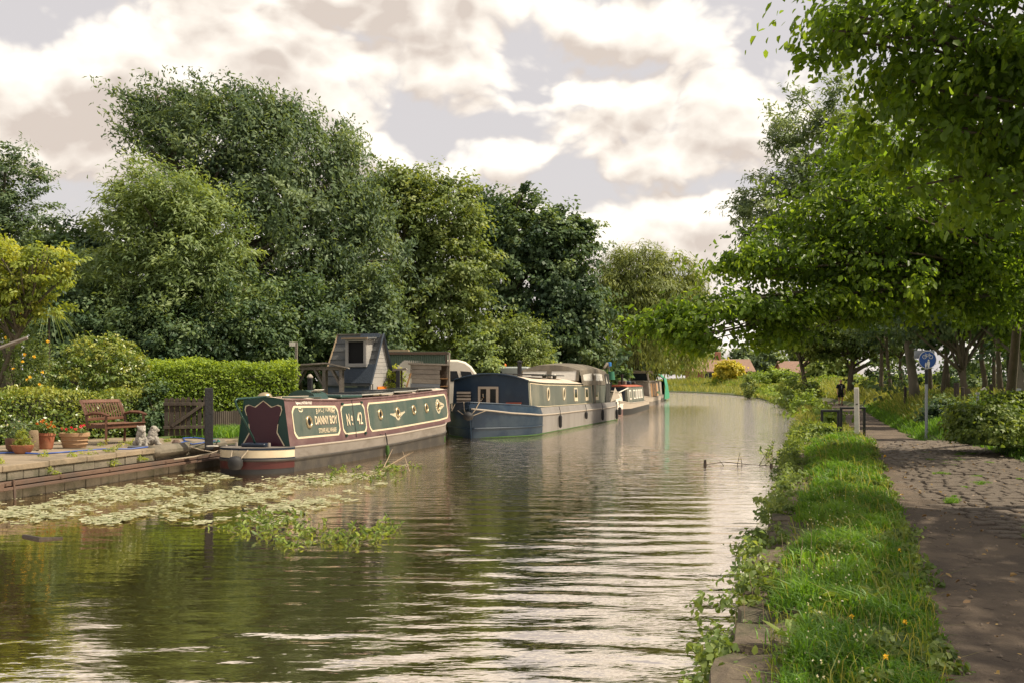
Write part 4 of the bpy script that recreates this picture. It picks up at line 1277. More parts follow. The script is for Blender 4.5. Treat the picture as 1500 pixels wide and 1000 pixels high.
def widebeam():
    # local x aft from the stem, y: camera right positive; bow points at the camera
    aft = Vector((.28, .96, 0)).normalized(); rgt = Vector((aft.y, -aft.x, 0))
    p_side = Vector((.79, 36.0, 0))
    HB = 1.6
    org = p_side - rgt * HB - aft * 2.2
    t = thing('widebeam_boat', 'wide blue-bowed canal boat with grey-green cabin side and canvas stern hood', 'boat', org, math.atan2(aft.y, aft.x))
    R = lambda x, y, z: Vector((x, -y, z))          # flip so that +y is camera right
    LEN = 18.2
    def hw(x):
        if x < 2.6: return HB * math.sin(min(1, (x + .02) / 2.6) * math.pi / 2) ** .8
        return HB
    zg = lambda x: float(np.interp(x, [0, 1.0, 2.4, 4, 16, 18.2], [.98, .82, .72, .68, .66, .70]))
    zc = lambda x: float(np.interp(x, [0, 1.2, 2.4, 3, 18.2], [1.20, 1.10, 1.0, .95, .90]))
    flare = lambda x, z: 1 + (.10 * (z - .1) if x < 3 else .02 * z)
    xs = [0, .05, .15, .3, .5, .75, 1.05, 1.4, 1.8, 2.2, 2.6, 3.3]
    xa = [3.3, 5, 8, 12, 16, LEN]
    rake = lambda x, z: x - .22 * max(0, z) * max(0, 1 - x / 1.5)
    def band(name, X, z0, z1, mt, off=0.0, inset=0.0):
        m = MB()
        for s in (-1, 1):
            m.grid([[R(rake(x, z), s * ((hw(x) - inset * k) * flare(x, z) + off), z) for k, z in ((0, z0(x)), (.5, (z0(x) + z1(x)) / 2), (1, z1(x)))] for x in X])
        return m.build(name, mt, t, smooth='auto')
    band('bow_plating', xs, lambda x: -.4, zg, BLUE)
    band('hull_side', xa, lambda x: -.4, zg, HULL_SUNLIT_DUSTY)
    band('bow_coaming', xs, zg, zc, BLUE, 0, .10)
    band('side_coaming', xa, zg, zc, HULL_SUNLIT_DUSTY, 0, .10)
    m = MB()
    m.grid([[R(LEN, y, z) for y in (-HB, HB)] for z in (-.4, .9)]); m.build('transom', HULL_SUNLIT_DUSTY, t)
    X = xs + xa[1:]
    for s in (-1, 1):
        MB().tube([R(rake(x, zg(x)), s * (hw(x) * flare(x, zg(x)) + .01), zg(x)) for x in X], .03, 6).build('gunwale', FRAME_TAUPE if s > 0 else BLUE, t, smooth=True)
        MB().tube([R(rake(x, .3), s * (hw(x) * flare(x, .34) + .008), .32) for x in xs], .022, 6).build('rubbing_strake', BLUE, t, smooth=True)
        MB().tube([R(rake(x, zc(x)), s * ((hw(x) - .10) * flare(x, zc(x))), zc(x)) for x in xs], .025, 6).build('bow_rail', BLUE, t, smooth=True)
    MB().tube([R(.0, 0, -.3), R(-.10, 0, .4), R(-.24, 0, 1.1)], .035, 8).build('stem_post', BLUE, t)
    m = MB(); m.grid([[R(x, -hw(x) * .98, zc(x) - .10), R(x, hw(x) * .98, zc(x) - .10)] for x in X]); m.build('deck', ROOF_DUST, t)
    # waterline weed
    m = MB()
    for s in (-1, 1): m.tube([R(x, s * (hw(x) * flare(x, 0) + .004), .01) for x in X], .025, 5)
    m.build('waterline_weed', ALGAE, t)
    # cabin
    CX0, CX1 = 2.15, 13.2
    CB, CT = 1.43, 1.38
    ztop = lambda x: float(np.interp(x, [2, 4, 13.2], [1.93, 1.86, 1.80]))
    zcr = .25
    Xc = list(np.linspace(CX0, CX1, 8))
    for s, nm in ((1, 'cabin_side'), (-1, 'cabin_side')):
        m = MB(); m.grid([[R(x, s * CB, zc(x) - .1), R(x, s * CT, ztop(x))] for x in Xc]); m.build(nm, GREYGREEN, t)
    m = MB(); m.grid([[R(x, y * (CT + .05), ztop(x) + zcr * (1 - y * y) - .005) for y in np.linspace(-1, 1, 13)] for x in [CX0 - .12] + Xc[1:]])
    m.build('roof', ROOF_DUST, t, smooth=True)
    MB().tube([R(CX0 - .12, y * (CT + .05), ztop(CX0) + zcr * (1 - y * y)) for y in np.linspace(-1, 1, 17)], .028, 6).build('roof_edge', BLUE, t, smooth=True)
    pts = [R(CX0, -CB, zc(CX0) - .2), R(CX0, CB, zc(CX0) - .2)] + [R(CX0, y * CT, ztop(CX0) + zcr * (1 - y * y) - .01) for y in np.linspace(1, -1, 13)]
    MB().add(pts + [p + Vector((.03, 0, 0)) for p in pts], [tuple(range(15)), tuple(range(29, 14, -1))]).build('front_bulkhead', BLUE, t)
    # front doors
    dz0, dz1 = .82, 1.72
    d = thing_part('front_door', t)
    xf = CX0 - .03
    y0, y1 = -.46, .30
    for (a, b_, zz0, zz1) in ((y0, y0 + .09, dz0, dz1), (y1 - .09, y1, dz0, dz1), ((y0 + y1) / 2 - .07, (y0 + y1) / 2 + .07, dz0, dz1), (y0, y1, dz1 - .09, dz1 + .0)):
        MB().box(R(xf - (.004 if zz0 > 1 else 0), (a + b_) / 2, (zz0 + zz1) / 2), (.06, b_ - a, zz1 - zz0), bev=.01).build('door_frame', FRAME_TAUPE, d)
    for a, b_ in ((y0 + .09, (y0 + y1) / 2 - .07), ((y0 + y1) / 2 + .07, y1 - .09)):
        MB().box(R(xf + .012, (a + b_) / 2, (dz0 + dz1) / 2), (.02, b_ - a, dz1 - dz0)).build('pane', GLASS, d)
    # curtain print and plant seen behind the left pane
    rn = random.Random(4)
    for i in range(9):
        MB().lathe([(.005, -.02), (.022, 0), (.005, .02)], R(xf - .002, -.30 + rn.uniform(-.05, .05), 1.0 + i * .055), 8).build('window_ornament', [WOOD_BROWN, WHITE, P_CREAM][i % 3], d)
    for (ya, yb, za, zb, n_) in ((-1.22, -.74, .98, 1.55, 5), (.62, 1.12, .86, 1.12, 3)):
        v = thing_part('louvre_vent', t)
        MB().box(R(xf - .01, (ya + yb) / 2, (za + zb) / 2), (.05, yb - ya, zb - za)).build('backing', HULL_BLACK, v)
        for i in range(n_):
            z = za + (i + .5) * (zb - za) / n_
            MB().box(R(xf - .05, (ya + yb) / 2, z), (.05, yb - ya + .04, (zb - za) / n_ * .62), Matrix.Rotation(.25, 3, 'Y')).build('slat', WOOD_GREY if i % 2 else FRAME_TAUPE, v)
    MB().box(R(xf - .04, .87, 1.14), (.06, .56, .03)).build('vent_cap', WOOD_RED, t)
    # cream coach line on the camera-right side, windows
    def sd(x, v, off=.0):
        z = (zc(x) - .06) + (ztop(x) - zc(x) + .06) * v
        return R(x, CB + (CT - CB) * v + off, z)
    for (xa_, xb_, va, vb) in ((2.35, 13.0, .90, .93), (2.35, 13.0, .07, .10), (2.35, 2.42, .07, .93), (12.93, 13.0, .07, .93)):
        k = np.linspace(xa_, xb_, 6)
        m = MB(); m.grid([[sd(x, va, .006), sd(x, vb, .006)] for x in k]); m.build('coach_line', P_CREAM, t, fix=False)
    def along(px):
        best = min((abs(750 + F * (w := (org + aft * x + rgt * CB)).x / w.y - px), x) for x in np.linspace(2, 14, 600))
        return best[1]
    for px in (803.5, 826.5):
        x = along(px); c = sd(x, .55, .012)
        pr = MB().grid(ring(c, (0, -1, 0), .17, .03, sy=1.35), True).build('porthole', P_CREAM, t, smooth=True)
        MB().add(*disc(c + Vector((0, 0, 0)), (0, -1, 0), .165, sy=1.35)).build('pane', GLASS, pr)
    for px in (844, 860, 877):
        x = along(px)
        w_ = thing_part('window', t)
        hwid, za, zb = .27, .36, .75
        MB().add([sd(x - hwid, za, .012), sd(x + hwid, za, .012), sd(x + hwid, zb, .012), sd(x - hwid, zb, .012)], [(0, 1, 2, 3)]).build('pane', GLASS, w_, fix=False)
        for (xa_, xb_, va, vb) in ((x - hwid - .05, x + hwid + .05, zb, zb + .06), (x - hwid - .05, x + hwid + .05, za - .14, za + .02), (x - hwid - .06, x - hwid + .015, za, zb), (x + hwid - .015, x + hwid + .06, za, zb)):
            MB().add([sd(xa_, va, .02), sd(xb_, va, .02), sd(xb_, vb, .02), sd(xa_, vb, .02), sd(xa_, va, 0), sd(xb_, va, 0), sd(xb_, vb, 0), sd(xa_, vb, 0)],
                     [(0, 1, 2, 3), (0, 4, 5, 1), (1, 5, 6, 2), (2, 6, 7, 3), (3, 7, 4, 0)]).build('window_frame', P_CREAM, w_)
    # roof gear
    for x, y, ln in ((3.4, -.5, 2.4), (4.5, .55, 2.6), (7.4, .5, 2.2)):
        MB().box(R(x + ln / 2, y, ztop(x) + zcr + .06), (ln, .85, .04)).build('solar_panel', SOLAR, t)
    fl = MB().lathe([(.09, 0), (.09, .62), (.12, .63), (.12, .68), (.02, .72)], R(6.8, -.25, ztop(7) + .18), 12).build('flue', HULL_BLACK, t, smooth='auto')
    for x, y in ((9.0, .2), (9.6, .5), (10.2, -.1), (10.8, .6)):
        MB().lathe([(.06, 0), (.1, .08), (.03, .2)], R(x, y, ztop(x) + .2), 8).build('roof_pot', WHITE, t)
    # stern hood
    h = thing_part('canvas_hood', t)
    hx0, hx1 = 10.8, 17.3
    hz = lambda x: float(np.interp(x, [10.8, 11.6, 13, 15, 16.6, 17.3], [2.62, 2.68, 2.74, 2.74, 2.66, 2.45]))
    wtop = lambda x: 1.18
    m = MB()
    Xh = [10.8, 11.2, 11.6, 12.3, 13, 14, 15, 16, 16.6, 17.3]
    m.grid([[R(x, y * 1.32, hz(x) - .26 * abs(y) ** 2.6) for y in np.linspace(-1, 1, 11)] for x in Xh]); m.build('canvas_top', CANVAS, h, smooth=True)
    for s in (-1, 1):
        m = MB(); m.grid([[R(x, s * 1.32, hz(x) - .26), R(x, s * 1.35, hz(x) - .46)] for x in Xh]); m.build('canvas_valance', CANVAS, h)
        m = MB(); m.grid([[R(x, s * 1.35, hz(x) - .46), R(x, s * 1.41, 1.82)] for x in Xh[1:]]); m.build('clear_side', CLEAR, h)
        for a, b_ in ((10.8, 11.25), (13.15, 13.55), (15.6, 16.1)):
            m = MB(); m.grid([[R(x, s * 1.37, hz(x) - .45), R(x, s * 1.43, 1.80)] for x in (a, b_)]); m.build('canvas_strap', CANVAS, h)
        m = MB(); m.grid([[R(x, s * 1.42, 1.95), R(x, s * 1.44, 1.75)] for x in (11, 13, 16)]); m.build('canvas_hem', CANVAS, h)
        m = MB(); m.grid([[R(x + .12 * math.sin(z * 5), s * (1.38 + .05 * math.sin(x * 9) + (2.3 - z) * .05), z) for z in (2.3, 2.0, 1.6, 1.2, .85)] for x in np.linspace(16.1, 17.4, 12)]); m.build('side_curtain', CANVAS_DK, h, smooth=True)
        m = MB(); m.grid([[R(x, s * (1.43 + .03 * math.sin(x * 14)), z) for z in (2.2, 1.5, .9)] for x in np.linspace(13.25, 13.6, 5)]); m.build('side_curtain', CANVAS, h, smooth=True)
        m = MB(); m.grid([[R(x, s * 1.42, .85), R(x, s * 1.42, 1.8)] for x in (13.2, 16.2)]); m.build('hood_side', GREYGREEN, h)
    m = MB(); m.grid([[R(17.35, y, 2.3 - .2 * y * y), R(17.5, y, .8)] for y in (-1.3, -.5, .5, 1.3)]); m.build('rear_curtain', CANVAS_DK, h)
    m = MB(); m.grid([[R(10.55, y, 1.95), R(10.72, y, 2.37)] for y in (-1.3, -.5, .5, 1.3)]); m.build('clear_front', CLEAR, h)
    m = MB(); m.grid([[R(10.70, y, 2.36), R(10.79, y, hz(10.8) - .26 * abs(y / 1.32) ** 2.6)] for y in np.linspace(-1.32, 1.32, 9)]); m.build('canvas_front', CANVAS, h, smooth=True)
    for ya, yb in ((-1.34, -1.2), (-.12, .10), (1.2, 1.34)):
        m = MB(); m.grid([[R(10.53, y, 1.93), R(10.71, y, 2.40)] for y in (ya, yb)]); m.build('canvas_strap', CANVAS, h)
    MB().tube([R(16.8, 1.2, 2.55), R(17.4, 1.25, 2.8), R(17.5, 1.25, 2.6)], .07, 6).build('rolled_canvas', CANVAS, h, smooth=True)
    for px in (811, 850, 888.5):
        x = along(px); fender(t, x, -(HB + .10), .12 if px != 850 else .3, .62 if px != 850 else .62, .065, False)
    fender(t, 17.6, -(HB + .1), .05, .55, .07, False)
    # bow ropes and fender
    bf = MB().lathe([(.03, -.15), (.14, -.1), (.19, 0), (.14, .1), (.03, .15)], R(-.32, .0, .74), 12).build('rope_fender', RUBBER, t, smooth=True)
    for y in (-.25, .3):
        MB().tube([R(-.05, y, 1.2), R(-.22, y * .7, .95), R(-.34, y * .2, .72), R(-.1, y * 1.8, .92)], .015, 5).build('rope', ROPE, bf)
    MB().tube([R(.3, -.8, 1.13), R(.15, -.75, .9), R(.2, -.65, 1.13)], .014, 5).build('rope', ROPE, t)
    return t
widebeam()

def moored(name, label, px0, py0, px1, py1, beam, cab, parts, zroof=1.55, bowfirst=True):
    """smaller craft further along: side line given by two waterline bearings, bow towards the camera"""
    a, b_ = on(px0, py0), on(px1, py1)
    aft = (b_ - a); L_ = aft.length; aft.normalize(); rgt = Vector((aft.y, -aft.x, 0))
    org = a - rgt * beam / 2
    t = thing(name, label, 'boat', org, math.atan2(aft.y, aft.x))
    R = lambda x, y, z: Vector((x, -y, z))
    hw = lambda x: beam / 2 * (min(1, max(.04, (x + 1.2) / 2.0)) ** .6)
    X = [-1.2, -1.0, -.6, 0, .8, L_ * .5, L_]
    zg = lambda x: .62 + max(0, (1 - (x + 1.2) / 2.5)) * .25
    m = MB(); n_ = MB(); g_ = MB()
    for s in (-1, 1):
        m.grid([[R(x, s * hw(x), -.3), R(x, s * hw(x), .34)] for x in X])
        n_.grid([[R(x, s * hw(x), .34), R(x, s * hw(x), zg(x))] for x in X])
        g_.tube([R(x, s * hw(x), zg(x)) for x in X], .03, 5)
    m.grid([[R(L_, -beam / 2, -.3), R(L_, -beam / 2, .6)], [R(L_, beam / 2, -.3), R(L_, beam / 2, .6)]])
    m.build('hull_lower', parts['low'], t, smooth='auto'); n_.build('hull_side', parts['hull'], t, smooth='auto'); g_.build('gunwale', parts['hull'], t)
    MB().grid([[R(x, -hw(x), zg(x) - .05), R(x, hw(x), zg(x) - .05)] for x in X]).build('deck', parts['hull'], t)
    c0, c1 = cab
    CB, CT = beam / 2 - .14, beam / 2 - .26
    MB().prism([(-CB, .5), (CB, .5), (CT, zroof), (CT * .5, zroof + .07), (-CT * .5, zroof + .07), (-CT, zroof)], 'x', c0, c1).build('cabin', parts['side'], t)
    MB().prism([(-CT - .06, zroof), (CT + .06, zroof), (CT * .5, zroof + .1), (-CT * .5, zroof + .1)], 'x', c0 - .1, c1 + .05).build('roof', parts['roof'], t)
    return t, R, L_, CB, CT

def sidebox(parent, name, R, x0, x1, z0, z1, CB, CT, zroof, mt, off=.01):
    f = lambda z: CB + (CT - CB) * (z - .5) / (zroof - .5) + off
    return MB().add([R(x0, f(z0), z0), R(x1, f(z0), z0), R(x1, f(z1), z1), R(x0, f(z1), z1), R(x0, f(z0) - .03, z0), R(x1, f(z0) - .03, z0), R(x1, f(z1) - .03, z1), R(x0, f(z1) - .03, z1)],
                    [(0, 1, 2, 3), (0, 4, 5, 1), (1, 5, 6, 2), (2, 6, 7, 3), (3, 7, 4, 0)]).build(name, mt, parent)

# small craft tucked behind the widebeam
t, R, L_, CB, CT = moored('small_cruiser', 'white-bowed small boat tucked behind the stern of the widebeam', 902, 609, 913, 607, 2.0, (1.2, 4.0), dict(low=P_MAROON, hull=WHITE, side=WHITE, roof=CANVAS), 1.3)
MB().add([R(-.4, -.7, .9), R(-.4, .7, .9), R(1.2, .6, 1.9), R(1.2, -.6, 1.9)], [(0, 1, 2, 3)]).build('windscreen', GLASS, t)
MB().add([R(-.5, .8, .8), R(1.2, .75, 1.6), R(2.6, .8, 1.0)], [(0, 1, 2)]).build('white_cover', FRAME_TAUPE, t)
fender(t, .6, -1.12, .05, .5, .1, False)
t, R, L_, CB, CT = moored('red_roofed_boat', 'grey-green narrowboat with red roof and white-framed windows, third in line', 922, 607, 951, 598, 2.1, (.9, 12), dict(low=HULL_BLACK, hull=FRAME_TAUPE, side=GREYGREEN, roof=WOOD_RED), 1.62)
MB().box(R(.87, 0, 1.1), (.04, 1.4, .95)).build('cabin_front', P_NAVY, t)
for x in (2.0, 4.5, 6.2, 7.9, 9.6):
    w_ = sidebox(t, 'window', R, x, x + 1.2, .85, 1.42, CB, CT, 1.62, WHITE, .02)
    sidebox(w_, 'pane', R, x + .18, x + 1.0, .93, 1.34, CB, CT, 1.62, GREYGREEN if x < 4.6 else ALU, .03)
MB().lathe([(.07, 0), (.07, .6), (.1, .62), (.1, .68)], R(4.0, .2, 1.7), 8).build('flue', HULL_BLACK, t)
MB().tube([R(-.9, .1, 1.1), R(.8, .9, 1.55)], .03, 6).build('bow_spar', WHITE, t)
for i in range(3):
    MB().box(R(8 + i * 1.1, -.2 + .2 * i, 1.85), (.7, .5, .3 - .05 * i), bev=.05).build('roof_bundle', [CANVAS, BLUE, CANVAS_DK][i], t)
t, R, L_, CB, CT = moored('wheelhouse_boat', 'timber-sided boat with glazed wheelhouse, fourth in line', 953, 594, 968, 590, 2.3, (1.0, 11), dict(low=HULL_GREY, hull=FRAME_TAUPE, side=WOOD_GREY, roof=CANVAS), 1.9)
for i in range(9):
    sidebox(t, 'plank', R, 1.6 + i * .95, 2.45 + i * .95, .7, 1.8, CB, CT, 1.9, WOOD_BROWN if i % 3 else WOOD_GREY, .02 + .008 * (i % 2))
wh = MB().prism([(-.85, 1.9), (.85, 1.9), (.72, 2.75), (-.72, 2.75)], 'x', 2.4, 7.5).build('wheelhouse', FRAME_TAUPE, t)
MB().box(R(5, 0, 2.8), (5.6, 1.75, .1)).build('wheelhouse_roof', CANVAS, wh)
for x in (2.7, 4.4, 6.1):
    MB().add([R(x, .87, 2.05), R(x + 1.2, .87, 2.05), R(x + 1.2, .80, 2.62), R(x, .80, 2.62)], [(0, 1, 2, 3)]).build('pane', GLASS, wh)
MB().add([R(2.37, -.7, 2.05), R(2.37, .7, 2.05), R(2.37, .62, 2.62), R(2.37, -.62, 2.62)], [(0, 1, 2, 3)]).build('pane', GLASS, wh)
MB().box(R(.0, -.2, 1.1), (1.4, 1.3, .9), bev=.3).build('bow_cover', BLUE, t, smooth='auto')
t, R, L_, CB, CT = moored('tarped_boat', 'last moored boat, half wrapped in a bright green tarpaulin', 969, 588, 976, 584.5, 2.4, (1, 14), dict(low=HULL_DARK, hull=HULL_GREY, side=WOOD_GREY, roof=CANVAS), 2.0)
TARP = mat('tarp_green', (.02, .2, .11), .5, .25, 2, .5, 4)
m = MB(); m.grid([[R(x + .15 * math.sin(z * 3 + x), y + .12 * math.sin(x * 1.7 + z * 2), z) for y, z in ((-.6, 2.75), (.5, 2.8), (1.15, 2.3), (1.32, 1.4), (1.42, .5), (1.4, .15))] for x in np.linspace(6, 16, 16)]); m.build('tarpaulin', TARP, t, smooth=True)

# ---------------------------------------------------------------- wharf
CONC = mat('wharf_concrete', (.21, .165, .115), .92, .3, 2.2, .5, 16, col2=(.10, .085, .06), f2=.6, s2=1.5)
CONC_DK = mat('wharf_block', (.145, .125, .095), .92, .35, 3, .6, 16, col2=(.06, .06, .035), f2=.65, s2=2.0)
RUST = mat('rusty_steel', (.10, .06, .042), .8, .4, 4, .4, 22, col2=(.05, .04, .035), f2=.6)
WU = Vector((.207, .978, 0)).normalized(); WN = Vector((WU.y, -WU.x, 0))     # along the wharf, out over the water
W0 = Vector((-8.02, 16.04, 0))
WRZ = math.atan2(WU.y, WU.x)
wharf = thing('wharf', 'low concrete wharf with block face and rusty steel walings, on the left bank', 'wharf', W0, WRZ)
# local: x along wharf away from the camera, y to the land side (+), -y water
rnd = random.Random(14)
x = -5.0
while x < 7.4:
    ln = rnd.uniform(.85, 1.2)
    big = x > 4.6
    d = rnd.uniform(.9, 1.0)
    m = MB().box((x + ln / 2, d / 2 - .03, .50 + rnd.uniform(-.006, .006)), (ln - .012, d, .10), bev=.012)
    m.build('coping_slab', CONC, wharf)
    k = 3
    for j in range(3):
        w = .95
        MB().box((x + ln / 2 + rnd.uniform(-.02, .02), .93 + w * j + w / 2, .495 + rnd.uniform(-.008, .006)), (ln - .014, w - .014, .09), bev=.012).build('paving_slab', CONC, wharf)
    x += ln
for z0, z1, off in ((.30, .445, 0), (-.35, .16, .02)):
    x = -5.0
    while x < 7.2:
        ln = rnd.uniform(.34, .62) if z0 > 0 else rnd.uniform(.42, .6)
        MB().box((x + ln / 2, .10 - off, (z0 + z1) / 2), (ln - .014, .2 + rnd.uniform(-.012, .012), z1 - z0), bev=.01).build('wall_block', CONC_DK, wharf)
        x += ln
MB().box((1.2, .16, .1), (12.4, .1, .7)).build('wall_backing', CONC_DK, wharf)
for z, h, d in ((.262, .07, .10), (.188, .05, .13)):
    MB().box((1.2, -.06 - d / 2 + .03, z), (12.6, d, h), bev=.008).build('waling_rail', RUST, wharf)
MB().box((1.2, -.02, .225), (12.6, .05, .05)).build('waling_web', RUST, wharf)
MB().box((-.35, -.14, .23), (.5, .05, .13), bev=.015).build('rail_joint', RUST, wharf)
for xx in (-.05, 1.3, 2.7, 4.6):
    MB().lathe([(.025, 0), (.02, .02)], (xx, -.16, .25), 6).build('bolt', RUST, wharf)
MB().tube([(.12, -.15, .32), (.12, -.17, .0), (.12, -.15, -.2)], .022, 6).build('mooring_chain', RUST, wharf)
for a, b_ in ((4.35, 5.7), (5.72, 7.3)):
    MB().box(((a + b_) / 2, .06, .475), (b_ - a, .34, .24), bev=.09).build('coping_beam', CONC_DK, wharf, smooth='auto')

def W(s, d, z=.545):
    """point on the wharf: s metres along, d metres in from the edge"""
    p = W0 + WU * s - WN * d
    return Vector((p.x, p.y, z))

# ---------------------------------------------------------------- bench
TEAK = mat('bench_teak', (.105, .046, .027), .5, .3, 4, .3, 30, stretch=(.3, 1, 1), col2=(.17, .085, .05), f2=.5)
def bench():
    L_ = 1.22
    f = Vector((.955, -.30, 0)).normalized()
    base = on(156.5, 651, .545)
    rz = math.atan2(f.y, f.x)
    t = thing('garden_bench', 'reddish brown slatted wooden garden bench facing the canal', 'bench', base, rz)
    # local: x forward (to the canal), +y is the camera-left/near end... front near leg at the origin; bench runs to +y
    for y in (0.0, L_):
        MB().tube([(-.02, y, 0), (-.02, y, .62)], .034, 4).build('leg', TEAK, t)
        MB().tube([(-.52, y, 0), (-.50, y, .42), (-.53, y, .62), (-.60, y, .80), (-.68, y, .93)], .034, 4).build('leg', TEAK, t)
        MB().tube([(-.53, y, .62), (-.35, y, .665), (-.12, y, .66), (.06, y, .61)], [.028, .034, .034, .026], 4).build('arm_rest', TEAK, t)
        MB().box((-.27, y, .38), (.46, .035, .07)).build('side_rail', TEAK, t)
    MB().box((-.02, L_ / 2, .375), (.04, L_ - .05, .085), bev=.006).build('front_rail', TEAK, t)
    for i in range(6):
        x = .0 - i * .092
        z = .435 - .012 * math.sin(math.pi * (i / 5)) * 1.5
        MB().box((x, L_ / 2, z), (.074, L_ + .02, .022), bev=.005).build('seat_slat', TEAK, t)
    MB().box((-.655, L_ / 2, .905), (.035, L_ - .04, .085), Matrix.Rotation(-.5, 3, 'Y'), bev=.01).build('top_rail', TEAK, t)
    MB().box((-.52, L_ / 2, .53), (.035, L_ - .04, .06), bev=.006).build('lower_rail', TEAK, t)
    for i in range(14):
        y = .07 + i * (L_ - .14) / 13
        MB().tube([(-.523, y, .55), (-.545, y, .65), (-.59, y, .78), (-.645, y, .885)], .019, 4).build('back_slat', TEAK, t)
    return t
bench()

# ---------------------------------------------------------------- pots and ornaments
TERRA = mat('terracotta', (.30, .10, .05), .8, .25, 5, .2, 20, col2=(.42, .22, .13), f2=.5)
TERRA_PALE = mat('pale_terracotta', (.40, .25, .14), .85, .2, 5, .2, 20, col2=(.28, .17, .1), f2=.5)
TERRA_DK = mat('dark_pot', (.12, .06, .035), .8, .3, 6, .2, 20)
STONE_PALE = mat('pale_stone', (.33, .305, .27), .95, .3, 9, .9, 20, col2=(.15, .14, .12), f2=.8, s2=5)
STONE_POST = mat('stone_post', (.2, .145, .09), .95, .3, 5, .7, 18)
FL_ORANGE = leafmat('petal_orange', (.42, .1, .02), (.5, .14, .03), (.55, .2, .04), .3)
FL_RED = leafmat('petal_red', (.5, .02, .05), (.6, .03, .08), (.65, .06, .1), .3)
FL_YELLOW = leafmat('petal_yellow', (.75, .42, .03), (.8, .5, .04), (.85, .6, .06), .3)
FL_WHITE = leafmat('petal_white', (.7, .66, .58), (.78, .74, .66), (.8, .78, .72), .3)

def petals(parent, pts, r, lm, seed, name='flower'):
    for i, p in enumerate(pts):
        rng = np.random.default_rng(seed + i)
        n = 14
        d = unit(rng.normal(size=(n, 3)) + np.array([0, 0, .5]))
        V, Q, T = leaf_arrays(np.repeat(np.array(p)[None], n, 0) + d * r * .15, unit(d + rng.normal(size=(n, 3)) * .3)[:, [1, 2, 0]], d, r, .8)
        link(name, np_mesh(name, V, Q, T), lm, parent)

def sprig(parent, ells, n, per, cr, size, lm, seed, name='foliage', asp=.5, big=False):
    (V, Q, T), _ = leaf_crown(ells, n, per, cr, size, asp, seed, shell=.3, big=big)
    return link(name, np_mesh(name, V, Q, T), lm, parent)

def pot(name, label, base, prof, mt, n=20, sx=1, sy=1, rz=0):
    t = thing(name, label, 'plant pot', base, rz)
    MB().lathe(prof, n=n, sx=sx, sy=sy).build('pot', mt, t, smooth='auto')
    top = prof[-1]
    MB().lathe([(top[0] * .9, top[1] - .03), (top[0] * .86, top[1] - .02)], n=n, sx=sx, sy=sy).build('soil', SOIL, t)
    return t
p = on(67, 657, .545)
t = pot('flower_pot', 'tapered terracotta pot of orange flowers', p, [(.115, 0), (.13, .03), (.17, .26), (.185, .27), (.185, .32)], TERRA, 16)
sprig(t, [((0, 0, .42), (.17, .17, .12))], 40, 18, .07, .05, LF_BRAMBLE, 501)
petals(t, [(-.12, -.1, .5), (-.02, -.13, .54), (.08, -.12, .5), (.15, -.1, .47), (.11, .02, .52), (.17, -.02, .44), (-.05, .0, .56), (.12, -.14, .43)], .036, FL_ORANGE, 510)
p = on(109, 655, .545)
t = pot('flower_trough', 'wide pale terracotta trough with red flowers left of the bench', p, [(.22, 0), (.235, .04), (.27, .22), (.30, .23), (.305, .30)], TERRA_PALE, 28, 1.0, .75)
for z in (.08, .15):
    MB().grid([[(r * math.cos(a), r * .75 * math.sin(a), z + dz) for r, dz in ((.245 + z * .14, -.01), (.258 + z * .14, 0), (.245 + z * .14, .01))] for a in np.linspace(0, 2 * math.pi, 29)]).build('moulding', TERRA_PALE, t)
sprig(t, [((0, 0, .34), (.25, .17, .07))], 46, 16, .06, .045, LF_BRAMBLE, 502)
petals(t, [(-.2, -.1, .39), (-.1, -.14, .37), (.17, -.1, .42), (.22, -.06, .44), (.08, -.13, .38), (-.02, -.1, .4), (.13, .02, .43)], .035, FL_RED, 530)
p = on(24, 660, .545)
t = pot('round_pot', 'dark round pot with twiggy grey-green plant at the left edge', p, [(.13, 0), (.18, .05), (.2, .2), (.19, .25)], TERRA_DK, 16)
sprig(t, [((0, 0, .42), (.22, .2, .2))], 60, 14, .1, .04, LF_POPLAR, 503)
petals(t, [(-.12, -.1, .5), (.1, -.1, .58), (.02, -.14, .45)], .025, FL_WHITE, 540)
p = on(33, 664, .545)
t = pot('bowl_planter', 'shallow terracotta bowl with a small bright green conifer', p, [(.11, 0), (.15, .04), (.19, .13), (.2, .16)], TERRA, 18)
sprig(t, [((0, 0, .20), (.14, .14, .05)), ((0, 0, .30), (.11, .11, .06)), ((0, 0, .40), (.06, .06, .06))], 70, 16, .05, .05, LF_GOLDGREEN, 504, asp=.25)
p = on(49, 659, .545)
m = MB().box((0, 0, .19), (.20, .13, .40), Matrix.Rotation(.4, 3, 'Z'), bev=.02, taper=.86)
tag(m.build('stone_post', STONE_POST, smooth='auto'), 'stubby upright sandstone block between the small pots', 'stone').location = p

